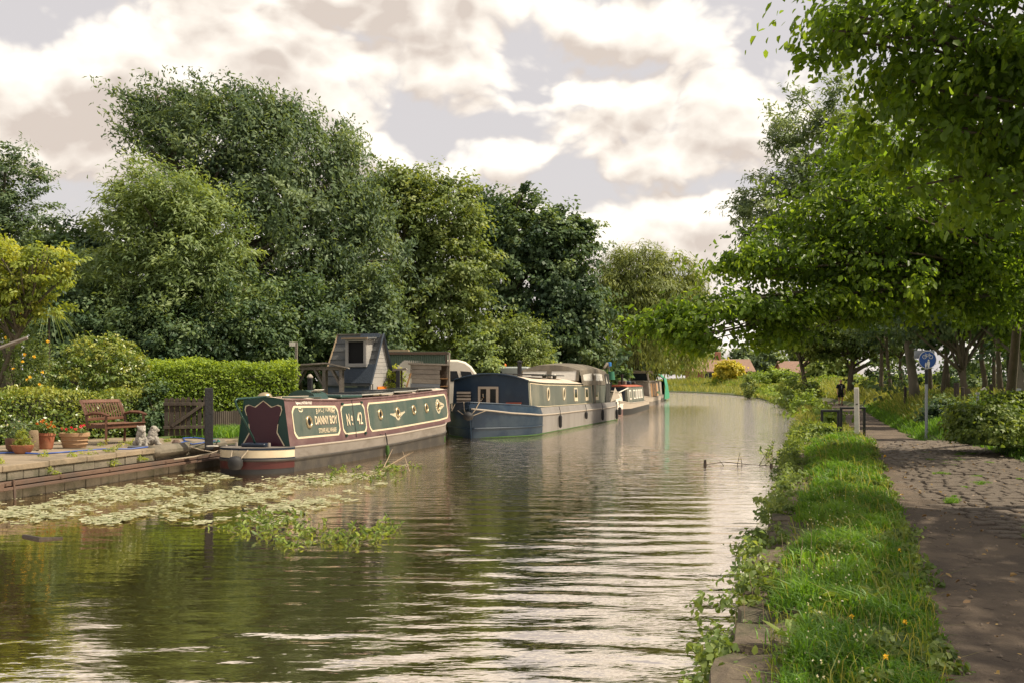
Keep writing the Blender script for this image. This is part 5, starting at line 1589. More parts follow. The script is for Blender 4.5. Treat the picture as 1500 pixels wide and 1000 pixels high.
def lump(prims, name, mt, parent):
    """blend of rough balls: weathered stone figure"""
    bm = bmesh.new()
    for (c, r) in prims:
        bmesh.ops.create_icosphere(bm, subdivisions=2, radius=1.0, matrix=Matrix.Translation(c) @ Matrix.Diagonal((*r, 1)))
    me = bpy.data.meshes.new(name); bm.to_mesh(me); bm.free()
    o = link(name, me, mt, parent)
    rm = o.modifiers.new('blend', 'REMESH'); rm.mode = 'VOXEL'; rm.voxel_size = .014
    sm = o.modifiers.new('soft', 'SMOOTH'); sm.iterations = 2
    tx = bpy.data.textures.new('rough', 'CLOUDS'); tx.noise_scale = .05
    dm = o.modifiers.new('wear', 'DISPLACE'); dm.texture = tx; dm.strength = .025
    return o
def stone_animal(name, label, px, py, sgn, h, rz):
    t = thing(name, label, 'statue', on(px, py, .56), rz)
    k = h / .46
    lump([(Vector((0, 0, .13)) * k, Vector((.15, .12, .14)) * k), (Vector((.03, 0, .25)) * k, Vector((.12, .105, .13)) * k), (Vector((.06, 0, .37)) * k, Vector((.10, .09, .09)) * k), (Vector((.14, 0, .35)) * k, Vector((.055, .05, .045)) * k),
          (Vector((.12, .07, .1)) * k, Vector((.05, .04, .11)) * k), (Vector((.12, -.07, .1)) * k, Vector((.05, .04, .11)) * k), (Vector((.16, .07, .025)) * k, Vector((.06, .04, .03)) * k), (Vector((.16, -.07, .025)) * k, Vector((.06, .04, .03)) * k),
          (Vector((-.1, .09, .06)) * k, Vector((.1, .05, .07)) * k), (Vector((-.1, -.09, .06)) * k, Vector((.1, .05, .07)) * k),
          (Vector((.03, .075, .43)) * k, Vector((.03, .02, .035)) * k), (Vector((.03, -.075, .43)) * k, Vector((.03, .02, .035)) * k)], 'stone_body', STONE_PALE, t)
stone_animal('stone_animal', 'larger weathered white stone animal sitting right of the bench', 206, 653, 1, .43, -.9)
stone_animal('stone_animal', 'smaller weathered white stone animal, right one of the pair', 222, 651, 1, .40, .1)
p = on(200, 655.5, .545)
tag(MB().box((0, 0, .02), (.30, .22, .05), bev=.02).build('slate_slab', mat('slate', (.07, .072, .08), .8, .3, 4, .4, 20)), 'small dark slate slab lying beside the stone animals', 'slab').location = p

# ---------------------------------------------------------------- gate, posts, fences
WOOD_DK = mat('old_dark_wood', (.045, .035, .028), .92, .4, 5, .6, 26, stretch=(1, 1, .25), col2=(.10, .08, .06), f2=.5)
WOOD_PALE = mat('pale_picket', (.27, .2, .13), .9, .3, 5, .5, 26, stretch=(1, 1, .25))
BLACK_POST = mat('tarred_post', (.014, .014, .017), .75, .4, 6, .5, 24)
a = on(241, 641, .545); b_ = on(303, 640, .545)
d = b_ - a; gl = d.length
t = thing('picket_gate', 'dark weathered picket gate with diagonal brace standing on the wharf', 'gate', a, math.atan2(d.y, d.x))
rn = random.Random(3)
n = 8
for i in range(n):
    x = .04 + i * (gl - .08) / (n - 1)
    h = .96 + rn.uniform(-.03, .03)
    MB().prism([(-.045, .05), (.045, .05), (.045, h - .03), (.02, h), (-.02, h), (-.045, h - .03)], 'y', -.012, .012).build('picket', WOOD_DK, t).location = (x, .02, 0)
    if i < n - 1 and i < 4:
        MB().box((x + .072, .05, .48), (.035, .012, .86)).build('back_picket', WOOD_PALE, t)
for z in (.25, .80):
    MB().box((gl / 2, -.015, z), (gl + .06, .045, .075), bev=.006).build('cross_rail', WOOD_DK, t)
ang = math.atan2(.50, gl * .72)
MB().box((gl * .53, -.035, .53), (gl * .9, .03, .075), Matrix.Rotation(-ang, 3, 'Y'), bev=.006).build('diagonal_brace', WOOD_DK, t)
p = on(306, 656, .545)
p = on(306, 652, .545)
tag(MB().box((0, 0, .56), (.17, .17, 1.28), Matrix.Rotation(.3, 3, 'Z'), bev=.012).build('mooring_post', BLACK_POST), 'tall black timber mooring post beside the picket gate', 'post').location = p
# low paling fence behind the hedge end, wire fence line
def paling(name, label, a, b_, h, n, mt, zb=0):
    a, b_ = Vector(a), Vector(b_)
    d = b_ - a; L_ = d.length
    t = thing(name, label, 'fence', a, math.atan2(d.y, d.x))
    for i in range(n):
        MB().box((L_ * (i + .5) / n, 0, zb + h / 2), (L_ / n * .72, .02, h + rn.uniform(-.02, .02))).build('paling', mt, t)
    for z in (h * .25, h * .85):
        MB().box((L_ / 2, .03, zb + z), (L_, .03, .06)).build('rail', mt, t)
    for x in (0.02, L_ - .02):
        MB().box((x, .03, zb + h / 2), (.08, .08, h + .1)).build('post', mt, t)
    return t
paling('paling_fence', 'pale vertical paling fence below the wooden shelter', (at(425, 600, 30).x, 30, .55), (at(481, 600, 30).x, 30, .55), .95, 22, WOOD_PALE)
paling('low_fence', 'low grey paling fence under the privet hedge behind the mooring post', (at(312, 600, 26.5).x, 26.5, .55), (at(352, 600, 28).x, 28, .55), .55, 14, WOOD_DK)

# timber shelter
SH = Vector((at(425, 560, 30.8).x, 30.8, .55))
t = thing('timber_shelter', 'open weathered timber shelter with shallow pitched roof beside the cabin', 'shelter', SH, .12)
w_, dp = 1.55, 1.3
zt = 1.85 + (HY - 540) * 30.8 / F - .55 + .0
for x in (.08, 1.0, 1.50):
    for y in (0, dp):
        MB().box((x, y, zt / 2), (.09, .09, zt)).build('post', WOOD_GREY, t)
for y in (0, dp):
    MB().box((w_ / 2, y, zt + .03), (w_ + .1, .08, .10)).build('beam', WOOD_GREY, t)
    for x, s in ((1.0, -1), (1.5, -1), (.1, 1)):
        MB().box((x + s * .14, y - .01, zt - .28), (.06, .05, .62), Matrix.Rotation(s * .5, 3, 'Y')).build('brace', WOOD_GREY, t)
for i in range(6):
    y = -.15 + i * (dp + .3) / 5
    for s in (0, 1):
        pass
for s, (x0_, x1_) in enumerate(((-.12, 1.08), (1.08, 1.72))):
    z0_, z1_ = (zt + .12, zt + .20) if s == 0 else (zt + .20, zt + .06)
    for i in range(7):
        y = -.2 + i * (dp + .4) / 7
        MB().add([(x0_, y, z0_), (x1_, y, z1_), (x1_, y + .235, z1_), (x0_, y + .235, z0_), (x0_, y, z0_ - .04), (x1_, y, z1_ - .04), (x1_, y + .235, z1_ - .04), (x0_, y + .235, z0_ - .04)],
                 [(0, 1, 2, 3), (7, 6, 5, 4), (0, 4, 5, 1), (1, 5, 6, 2), (2, 6, 7, 3), (3, 7, 4, 0)]).build('roof_board', WOOD_GREY, t)
# sign post with white plate left of shelter
p = (at(434, 600, 30.2).x, 30.2, .55)
t = thing('post_with_plate', 'thin timber post with small white plate in front of the shelter', 'post', p)
zt = CZ + (HY - 501) * 30.2 / F - .55
MB().box((0, 0, zt / 2), (.075, .075, zt), bev=.008).build('post', WOOD_GREY, t)
MB().box((-.11, -.045, zt - .06), (.17, .015, .12)).build('plate', WHITE, t)
MB().box((-.02, 0, .6), (.13, .12, 1.1)).build('base', WOOD_DK, t)
p = (at(454, 600, 29.2).x, 29.2, .55)
tag(MB().box((0, 0, .72), (.13, .13, 1.45), bev=.01).build('capped_post', BLACK_POST), 'black post with pale cap standing before the paling fence', 'post').location = p
bpy.data.objects['capped_post']
MB().lathe([(.09, 1.44), (.09, 1.48), (.03, 1.55)], n=8).build('cap', FRAME_TAUPE, bpy.data.objects['capped_post'])
p = (at(583, 600, 33.5).x, 33.5, .55)
tag(MB().box((0, 0, .85), (.13, .13, 1.72), bev=.01).build('dark_flue_post', BLACK_POST), 'short dark post between the cabin and the board hut', 'post').location = p

# A-frame cabin
BLUEWOOD = mat('blue_board', (.055, .085, .14), .8, .3, 4, .3, 20, stretch=(1, 1, .4), col2=(.11, .125, .15), f2=.6)
GREYBOARD = mat('grey_board', (.30, .285, .27), .85, .25, 4, .4, 24, stretch=(.3, 1, 1), col2=(.16, .16, .17), f2=.6)
FELT = mat('roof_felt', (.085, .09, .095), .9, .25, 3, .5, 30, col2=(.13, .125, .115), f2=.5)
FELT_BLUE = mat('roof_felt_blue', (.032, .044, .062), .85, .25, 3, .5, 30)
def cabin():
    Y0 = 33.0
    k = Y0 / F
    def X_(px): return (px - 750) * k
    o_ = Vector((X_(541), Y0, .55))
    t = thing('a_frame_cabin', 'blue A-frame cabin with dormer window on the far wharf', 'cabin', o_, math.radians(-26))
    # local: gable front faces camera-right-ish; ridge runs along -x (camera left); origin at near right gable foot
    z = lambda py: CZ + (HY - py) * k - .55
    rid = z(490); eav = z(557); dorm = z(515)
    Lr = 1.75                               # ridge length
    D = 1.25                                # depth of gable
    # gable triangle lies in the y-z plane at x = 0 (depth along y)
    gx = .62                                # gable front visible to the right
    # walls under the eaves
    for i in range(7):
        zz = eav * i / 7
        MB().box((-Lr / 2, .02, zz + eav / 14), (Lr, .05, eav / 7 - .006)).build('wall_board', BLUEWOOD, t)
        MB().box((.0 + .02, D / 2, zz + eav / 14), (.05, D - .06, eav / 7 - .006)).build('wall_board', BLUEWOOD if i < 3 else GREYBOARD, t)
    # boards of the gable
    n_ = 12
    for i in range(n_):
        z0_ = eav + (rid - eav) * i / n_; z1_ = eav + (rid - eav) * (i + 1) / n_ - .008
        h0 = D / 2 * (1 - i / n_); h1 = D / 2 * (1 - (i + 1) / n_) + .004
        c = D / 2
        MB().add([(0, c - h0, z0_), (0, c + h0, z0_), (0, c + h1, z1_), (0, c - h1, z1_), (.045, c - h0, z0_), (.045, c + h0, z0_), (.045, c + h1, z1_), (.045, c - h1, z1_)],
                 [(3, 2, 1, 0), (4, 5, 6, 7), (0, 1, 5, 4), (2, 3, 7, 6), (1, 2, 6, 5), (3, 0, 4, 7)]).build('gable_board', GREYBOARD, t)
    # roof slopes
    for s in (0, 1):
        ye, yr = (-.10, D / 2) if s == 0 else (D + .10, D / 2)
        ze = eav - .12
        m = MB().add([(-Lr - .06, ye, ze), (.12, ye, ze), (.12, yr, rid + .03), (-Lr + .06, yr, rid + .03), (-Lr - .06, ye, ze - .05), (.12, ye, ze - .05), (.12, yr, rid - .03), (-Lr + .06, yr, rid - .03)],
                     [(0, 1, 2, 3), (7, 6, 5, 4), (0, 4, 5, 1), (1, 5, 6, 2), (2, 6, 7, 3), (3, 7, 4, 0)])
        m.build('roof_slope', FELT, t)
        # horizontal felt laps
        if s == 0:
            for i in range(1, 6):
                f = i / 6
                y_, z_ = ye + (yr - ye) * f, ze + (rid + .03 - ze) * f
                MB().box((-Lr / 2 + .03, y_ - .005, z_ + .005), (Lr + .1, .03, .02)).build('felt_lap', FELT, t)
            # lower blue apron right part
            f0, f1 = 0.02, .40
            P_ = lambda x, f, o: Vector((x, ye + (yr - ye) * f - .03 * 1 - o, ze + (rid + .03 - ze) * f + .01))
            MB().add([P_(-1.0, f0, .01), P_(.13, f0, .01), P_(.13, f1, .01), P_(-1.0, f1, .01), P_(-1.0, f0, -.02), P_(.13, f0, -.02), P_(.13, f1, -.02), P_(-1.0, f1, -.02)],
                     [(0, 1, 2, 3), (0, 4, 5, 1), (1, 5, 6, 2), (2, 6, 7, 3), (3, 7, 4, 0)]).build('blue_apron', FELT_BLUE, t)
        for xx, mt_ in ((-Lr - .03, WOOD_PALE), (.14, FELT_BLUE)):
            MB().tube([(xx, ye - .01, ze), (xx + (.1 if xx < 0 else 0), yr, rid + .05)], .035, 4).build('barge_board', mt_, t)
    MB().box((-Lr * .5, D / 2, rid + .05), (Lr - .1, .08, .03)).build('ridge_board', WOOD_GREY, t)
    # dormer
    dx0, dx1 = -.98, -.16
    zb, ztp = z(536), z(496)
    yf = .08
    d = thing_part('dormer', t)
    for (xa, xb, za, zb_) in ((dx0, dx0 + .11, zb, ztp), (dx1 - .11, dx1, zb, ztp), (dx0, dx1, zb - .02, zb + .10), (dx0, dx1, ztp - .08, ztp + .001)):
        MB().box(((xa + xb) / 2, yf, (za + zb_) / 2), (xb - xa, .06 if za == zb else .066, zb_ - za), bev=.008).build('window_frame', GREYBOARD, d)
    MB().box(((dx0 + dx1) / 2, yf + .045, (zb + ztp) / 2), (dx1 - dx0 - .14, .01, ztp - zb - .1)).build('pane', DARK_IN, d)  # matt black sheet; the unlit room behind is put into its colour
    m = MB()
    for xx in (dx0 + .02, dx1 - .02):
        m.add([(xx, yf, zb), (xx, yf, ztp), (xx, D / 2, ztp), (xx, D / 2, zb), (xx + .02, yf, zb), (xx + .02, yf, ztp), (xx + .02, D / 2, ztp), (xx + .02, D / 2, zb)], [(0, 1, 2, 3), (7, 6, 5, 4), (0, 3, 7, 4), (0, 4, 5, 1)])
    m.build('dormer_cheek', GREYBOARD, d)
    MB().box(((dx0 + dx1) / 2 + .03, .22, ztp + .03), (dx1 - dx0 + .2, .55, .045), Matrix.Rotation(.06, 3, 'X')).build('dormer_roof', FELT, d)
    MB().box(((dx0 + dx1) / 2 + .03, -.06, ztp + .015), (dx1 - dx0 + .2, .03, .05)).build('fascia', WOOD_PALE, d)
    MB().box((-.32, D / 2 - .10, rid - .02), (.75, .03, .16), Matrix.Rotation(-.5, 3, 'X')).build('ridge_light', FELT_BLUE, t)
    # orange panel low on the gable wall
    tr_ = MB().box((.075, .62, eav - .30), (.03, .5, .22)).build('orange_panel', mat('orange_paint', (.75, .19, .02), .6, .1, 5), t)
    MB().box((.07, .2, eav - .25), (.03, .2, .3)).build('wall_box', ALU, t)
cabin()

# container, board hut, vehicles behind
CORR = mat('container_green', (.11, .155, .115), .6, .2, 3, .1, 12, col2=(.17, .19, .14), f2=.4)
a = at(563, 545, 39); 
t = thing('storage_container', 'pale green corrugated storage container behind the cabin', 'container', (a.x, 39, .55), 0.02)
zt = CZ + (HY - 517) * 39 / F - .55; wd = 92 * 39 / F
m = MB()
prof = []
n = 34
for i in range(n):
    x = wd * i / n; q = wd / n
    prof += [(x, 0), (x + q * .35, 0), (x + q * .5, .04), (x + q * .85, .04)]
prof += [(wd, 0), (wd, 2.3), (0, 2.3)]
m.prism(prof, 'z', .1, zt); m.build('corrugated_body', CORR, t)
MB().box((wd / 2, 1.15, zt + .03), (wd + .06, 2.4, .07)).build('roof', CORR, t)
MB().box((wd / 2, -.03, zt + .0), (wd + .08, .07, .10)).build('top_rail', RUST, t)
MB().box((wd * .2, .4, zt + .10), (wd * .36, .7, .08)).build('roof_board', WOOD_PALE, t)
a = at(601, 545, 34.5)
t = thing('board_hut', 'tilted grey board hut with dark open end beside the widebeam bow', 'hut', (a.x, 34.5, .55), .05)
zt = CZ + (HY - 534) * 34.5 / F - .55; wd = 44 * 34.5 / F
for i in range(8):
    z = .65 + i * (zt - .65) / 8
    MB().box((wd / 2 + .02 * math.sin(i * 2), -.03 * (8 - i) * .5, z + (zt - .65) / 16), (wd * (1.0 + .03 * (i % 2) - .02 * (8 - i) * .5), .03, (zt - .65) / 8 * .94), Matrix.Rotation(.03, 3, 'Y')).build('board', WOOD_GREY if i != 3 else mat('blue_grey_board', (.12, .13, .15), .85, .3, 5, .4, 22, stretch=(.3, 1, 1)), t)
MB().box((wd / 2 + .1, .45, zt + .03), (wd + .35, 1.1, .05), Matrix.Rotation(.03, 3, 'Y')).build('roof', WOOD_GREY, t)
MB().box((wd / 2 + .12, .75, zt / 2), (wd + .2, .04, zt)).build('back_wall', WOOD_DK, t)
MB().box((wd + .25, .4, zt / 2), (.08, .08, zt)).build('post', WOOD_GREY, t)
for i in range(4):
    MB().box((wd + .14, .5, zt * .35 + i * .26), (.3, .5, .03)).build('shelf', WOOD_BROWN, t)
p = (at(658, 545, 34.8).x, 34.8, .55)
t = thing('yard_pole', 'thin grey pole standing beside the board hut', 'pole', p)
zt = CZ + (HY - 516) * 34.8 / F - .55
MB().tube([(0, 0, 0), (0, 0, zt)], .032, 8).build('pole', WOOD_GREY, t)
MB().box((-.09, 0, zt - .18), (.07, .06, .42)).build('batten', WOOD_DK, t)
# small canopy and sawn timber beside the cabin
t = thing('bird_table', 'small weathered table roof on a dark stand right of the cabin', 'bird table', (at(586, 560, 33.8).x, 33.8, .55))
zt = CZ + (HY - 541) * 33.8 / F - .55
MB().prism([(-.25, zt - .05), (.25, zt), (.2, zt + .06), (-.2, zt + .03)], 'y', -.2, .2).build('table_roof', WOOD_GREY, t)
MB().tube([(0.05, .05, 0), (0.05, .05, zt)], .03, 6).build('stand', WOOD_DK, t)
MB().box((.28, 0, zt - .35), (.05, .05, .5), Matrix.Rotation(.3, 3, 'Y')).build('brace', WOOD_BROWN, t)

CAMPER = mat('camper_white', (.6, .54, .46), .5, .1, 3, col2=(.45, .38, .3), f2=.35)
TYRE = mat('tyre', (.015, .015, .015), .85, .3, 8, .2, 30)
def vehicle(name, label, px0, px1, ptop, Y, L_, prof, mt, wins, rz, extra=None):
    o_ = Vector((at((px0 + px1) / 2, 560, Y).x, Y, .55))
    t = thing(name, label, 'van', o_, rz)
    m = MB(); m.prism(prof, 'y', -.85, .85); b = m.build('body', mt, t, smooth='auto')
    bv = b.modifiers.new('edge', 'BEVEL'); bv.width = .08; bv.segments = 3
    for w in wins:
        MB().add([tuple(p) for p in w], [(0, 1, 2, 3)]).build('window', GLASS, t, fix=False)
    for x in (-L_ * .32, L_ * .32):
        for y in (-.8, .8):
            wh = MB().lathe([(.1, -.1), (.32, -.1), (.34, -.05), (.34, .05), (.32, .1), (.1, .1)], n=18).build('wheel', TYRE, t, smooth='auto')
            wh.rotation_euler = (math.radians(90), 0, 0); wh.location = (x, y, .34)
    return t
# camper with rounded roof: seen end-on from the side
zt = CZ + (HY - 527) * 40 / F - .55
prof = [(-1.9, .4), (1.45, .4), (1.5, 1.0), (1.25, 1.55), (.98, zt - .25), (.75, zt - .08), (.45, zt), (-1.6, zt), (-1.9, zt - .3)]
t = vehicle('camper_van', 'cream camper van with tall rounded roof behind the board hut', 620, 690, 527, 40, 3.4, prof, CAMPER,
            [[(.15, -.86, 1.35), (.55, -.86, 1.35), (.42, -.86, 1.75), (.12, -.86, 1.75)], [(.65, -.86, 1.3), (1.15, -.86, 1.3), (.95, -.86, 1.72), (.55, -.86, 1.75)]], .1)
t.location.x = at(652, 560, 40).x
zt2 = CZ + (HY - 537) * 46 / F - .55
VANGREY = mat('van_grey_blue', (.30, .33, .33), .45, .1, 3, col2=(.42, .42, .38), f2=.3)
prof = [(-1.0, .4), (1.1, .4), (1.1, zt2 - .08), (1.0, zt2), (-.9, zt2), (-1.0, zt2 - .1)]
t = vehicle('box_van', 'pale grey box van with orange beacon behind the blue boat roof', 712, 776, 537, 46, 2.0, prof, VANGREY,
            [[(-.8, -.86, 1.45), (-.1, -.86, 1.45), (-.1, -.86, zt2 - .2), (-.8, -.86, zt2 - .2)]], -.15)
t.location.x = at(743, 560, 46).x
MB().lathe([(.05, 0), (.06, .05), (.05, .1), (.02, .13)], (-.05, -.3, zt2 + .01), 10).build('beacon', mat('orange_lens', (.8, .15, .02), .25, .1, 5), t, smooth=True)

# ---------------------------------------------------------------- hedges and garden shrubs
def hedge(name, label, a, b_, h, d, size, lm, seed, n, wave=.06, asp=.5, big=False, zb=.53, ragged=.08):
    """clipped hedge from a to b (ground points along its face), leaves over a solid dark core"""
    a, b_ = Vector(a), Vector(b_)
    ax = (b_ - a); L_ = ax.length; ax.normalize(); nb_ = Vector((ax.y, -ax.x, 0))
    t = thing(name, label, 'hedge', (a.x, a.y, zb), math.atan2(ax.y, ax.x))
    rng = np.random.default_rng(seed)
    u = rng.random(n); face = rng.random(n)
    x = u * L_; y = np.zeros(n); z = np.zeros(n); N = np.zeros((n, 3))
    top = h + wave * np.sin(x * 1.9 + seed) + wave * .6 * np.sin(x * 4.7)
    A1, A2 = h / (2 * h + d), (h + d) / (2 * h + d)
    f = face < A1; z[f] = rng.random(f.sum()) * top[f]; y[f] = -.5 * d * (1 - .12 * z[f] / h); N[f] = (0, -1, .35)
    f = (face >= A1) & (face < A2); y[f] = (rng.random(f.sum()) - .5) * d * .9; z[f] = top[f] + rng.random(f.sum()) * ragged - ragged * .3; N[f] = (0, 0, 1)
    f = face >= A2; z[f] = rng.random(f.sum()) * top[f]; y[f] = .5 * d * (1 - .12 * z[f] / h); N[f] = (0, 1, .35)
    # ends
    e = rng.random(n) < .12
    side_ = rng.random(n) < .5
    x[e & side_] = 0; x[e & ~side_] = L_; y[e] = (rng.random(e.sum()) - .5) * d; z[e] = rng.random(e.sum()) * top[e]; N[e & side_] = (-1, 0, .3); N[e & ~side_] = (1, 0, .3)
    depth = rng.random(n) ** 2 * .16
    lump_ = .05 * np.sin(x * 6 + 3 * np.sin(z * 5)) * np.sin(z * 7 + y * 6 + 1)
    P = np.stack([x, y, z], 1) - unit(N) * (depth + lump_)[:, None]
    Nn = unit(unit(N) * .6 + np.array([0, 0, .35]) + rng.normal(size=(n, 3)) * .55)
    D = unit(N * .5 + rng.normal(size=(n, 3)) * .7 + np.array([0, 0, .25]))
    tone = np.clip(.22 + .45 * (z / h) ** 1.5 + .2 * rng.normal(size=n) + .12 * np.sin(x * 2.1 + z * 3), 0, 1)   # pale new growth and sunlit tops, both put into the tone
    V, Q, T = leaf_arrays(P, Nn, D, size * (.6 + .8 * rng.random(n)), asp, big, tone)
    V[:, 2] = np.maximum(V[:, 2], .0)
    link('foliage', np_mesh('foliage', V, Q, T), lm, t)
    MB().box((L_ / 2, 0, h * .44), (L_ - .3, d - .42, h * .86), bev=.15).build('dark_core', mat('hedge_dark_core', (.035, .035, .018), .95, .4, 9, .6, 30), t)  # solid dark core added inside to block the view through the leaves
    return t
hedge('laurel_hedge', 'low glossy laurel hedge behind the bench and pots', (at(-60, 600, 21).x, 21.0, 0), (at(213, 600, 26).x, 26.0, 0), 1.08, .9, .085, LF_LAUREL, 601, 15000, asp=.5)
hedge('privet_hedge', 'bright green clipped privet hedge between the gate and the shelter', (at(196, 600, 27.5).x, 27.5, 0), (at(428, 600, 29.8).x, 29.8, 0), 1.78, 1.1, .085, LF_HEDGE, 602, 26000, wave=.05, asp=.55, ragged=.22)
bush('clipped_bush', 'large round clipped bush with variegated leaves above the laurel hedge', gp(147, 26.5), [ell(147, 545, 26.5, 66, 52, 1.0), ell(125, 560, 26.2, 48, 48, .9), ell(175, 560, 26.2, 42, 48, .9)], 620, 30, .13, .085, .5, LF_LAUREL, 603, shell=.86, over=1.02)
bush('dark_corner_bush', 'dark ivy-leaved bush between the hedge end and the picket gate', gp(228, 25.5), [ell(228, 595, 25.5, 17, 38, .4), ell(222, 625, 25.2, 18, 16, .4)], 90, 40, .2, .09, .6, LF_DARK, 604, big=True)
t = bush('flowering_shrub', 'loose shrub with orange-yellow flowers at the left edge', gp(30, 23.5), [ell(25, 520, 23.5, 42, 36, .7), ell(-20, 500, 23.5, 50, 50, .8), ell(50, 545, 23.5, 24, 24, .5)], 220, 42, .2, .07, .35, LF_MID, 605)
rn = random.Random(6)
petals(t, [Vector(at(px, py, 22.6)) - Vector(t.location) for px, py in ((36, 519), (50, 522), (33, 529), (44, 552), (40, 556), (62, 545), (70, 500), (30, 459), (8, 495), (58, 563), (20, 540))], .038, FL_YELLOW, 560)
# sword-leaved plant
t = thing('cabbage_palm', 'spiky plant with long drooping sword leaves below the golden tree', 'plant', gp(72, 28))
rng = np.random.default_rng(66)
c = np.array(at(72, 462, 28)) - np.array(gp(72, 28))
P_, Q_, T_ = [], [], []
for i in range(90):
    a = rng.uniform(0, 6.28); el = rng.uniform(.1, 1.2); Ls = rng.uniform(.7, 1.15)
    d0 = np.array([math.cos(a) * math.cos(el), math.sin(a) * math.cos(el), math.sin(el)])
    sd_ = np.array([-math.sin(a), math.cos(a), 0]) * .022
    prev = c.copy(); rows_ = []
    for k in range(6):
        f = k / 5
        p_ = c + d0 * Ls * f + np.array([0, 0, -1.0]) * Ls * f * f * .95
        rows_.append((p_ - sd_ * (1 - f * .85), p_ + sd_ * (1 - f * .85)))
    b0_ = len(P_)
    for l_, r_ in rows_: P_ += [l_, r_]
    for k in range(5): Q_.append((b0_ + 2 * k, b0_ + 2 * k + 1, b0_ + 2 * k + 3, b0_ + 2 * k + 2)); T_.append(rng.random())
link('leaves', np_mesh('leaves', np.array(P_), np.array(Q_), np.array(T_)), LF_POPLAR, t)
MB().tube([(0, 0, 0), (c[0], c[1], c[2])], [.03, .03], 8).build('stem', WOOD_DK, t)
bush('golden_shrub', 'bright yellow-green shrub between the cabin and the board hut', gp(574, 34.2), [ell(575, 556, 34.2, 15, 16, .4)], 70, 40, .16, .08, .6, LF_GOLDGREEN, 606)
# plank poking in at the left edge
tag(MB().tube([at(-30, 520, 19), at(40, 495, 19)], .035, 4).build('wooden_spar', WOOD_GREY), 'weathered wooden spar poking in at the left edge', 'spar')
# grass tuft behind gate
rng = np.random.default_rng(67)
n = 1800
x = rng.uniform(-8.2, -6.3, n); y = rng.uniform(24.4, 27.0, n)
ok = x < XL(y) - .5
V, Q, T = blades(np.stack([x[ok], y[ok], np.full(ok.sum(), .53)], 1), .22, .012, rng, .8)
tag(link('gate_grass', np_mesh('gate_grass', V, Q, T), LF_GRASS), 'bright tuft of grass behind the mooring post', 'grass', kind='stuff')
# weeds in the joints of the wharf
parts = []
for s, d, r in ((2.0, .12, .12), (2.55, .22, .16), (3.2, .10, .10), (3.4, .35, .12), (5.1, 1.6, .18), (5.3, 1.1, .1), (.4, .3, .12), (-.6, .5, .14), (1.2, -.03, .08), (2.9, -.04, .09), (3.9, -.03, .08), (4.6, .9, .12), (1.9, .6, .1), (5.9, 1.4, .1), (6.4, .9, .1), (.2, 1.9, .16), (-.9, 1.7, .18)):
    c = W(s, d, .57 if d > 0 else .38)
    (V, Q, T), _ = leaf_crown([(tuple(c), (r, r, r * .6))], 8, 12, .05, .05, .35, int(s * 100) + 900, shell=.2)
    parts.append((V, Q, T))
V, Q, T = join(parts)
tag(link('wharf_weeds', np_mesh('wharf_weeds', V, Q, T), LF_GOLDGREEN), 'small yellow-green weeds in the joints of the wharf', 'weeds', kind='stuff')

# hose and ropes
HOSE = mat('blue_hose', (.03, .075, .28), .4, .15, 6)
pts = [on(px, py, .565) for px, py in ((-20, 664), (20, 662), (60, 664), (100, 661), (150, 657), (190, 657), (225, 653), (255, 650), (272, 646), (268, 641), (285, 640), (305, 643), (298, 647), (270, 645), (282, 650), (315, 645))]
tag(MB().tube(pts, .016, 6).build('garden_hose', HOSE, smooth=True), 'blue garden hose snaking along the wharf', 'hose')
pts = [on(px, py, .58) for px, py in ((300, 641), (318, 642), (322, 646), (306, 648))]
tag(MB().tube(pts, .014, 6).build('green_line', mat('teal_rope', (.05, .22, .17), .8, .2, 9)), 'short teal rope lying round the mooring post', 'rope')
tag(MB().tube([on(255, 672, .40), on(285, 668, .36), on(310, 663, .4), at(330, 656, 21.2)], .016, 6).build('mooring_rope', ROPE, smooth=True), 'slack mooring rope from wharf rail to boat stern', 'rope')
tag(MB().tube([W(5.4, .1, .60), W(5.9, -.2, .42), at(326, 664, 21.3)], .014, 6).build('stern_line', ROPE, smooth=True), 'second mooring line dropping from the coping to the stern', 'rope')
tag(MB().box((0, 0, .02), (.22, .12, .02), Matrix.Rotation(.5, 3, 'Z')).build('paper_scrap', WHITE), 'white scrap lying at the foot of the black mooring post', 'litter').location = on(311, 654, .55)
tag(MB().lathe([(.09, 0), (.10, .04), (.05, .10)], n=8).build('brick_stub', RUST), 'small rusty mooring ring base on the wharf edge', 'mooring ring').location = on(258, 650, .545)

# ---------------------------------------------------------------- floating weed
rng = np.random.default_rng(120)
parts = []
n = 26000
px = rng.uniform(-20, 640, n); py = rng.uniform(672, 772, n)
lo = np.interp(px, [-20, 0, 120, 200, 300, 400, 470, 560, 640], [764, 764, 768, 762, 765, 768, 752, 712, 690])
hi = np.interp(px, [-20, 0, 174, 321, 340, 425, 560, 640], [738, 735, 708, 690, 700, 696, 684, 676])
yb = np.interp(px, [0, 300, 420, 600], [1, 1, .8, .55])
patch = np.sin(px * .021 + 1) * np.sin(py * .16 + px * .012) + .45 * np.sin(px * .07 + py * .31) + .4 * np.sin(px * .13 - py * .5)
keep = (py > hi) & (py < lo + 6 * np.sin(px * .05)) & (patch + rng.normal(size=n) * .35 > -.02 + .25 * (px > 430) + .25 * (py > lo - 14) + .6 * np.clip((hi + 14 - py) / 14, 0, 1) * (px > 170))
px, py = px[keep], py[keep]
Yw = F * CZ / (py - HY); Xw = (px - 750) / F * Yw
m_ = len(px)
r = .014 + .062 * rng.random(m_) ** 2.2
k = 6
ang = rng.random(m_)[:, None] * 6.28 + np.linspace(0, 2 * np.pi, k, endpoint=False)[None]
rad = r[:, None] * (.7 + .5 * rng.random((m_, k)))
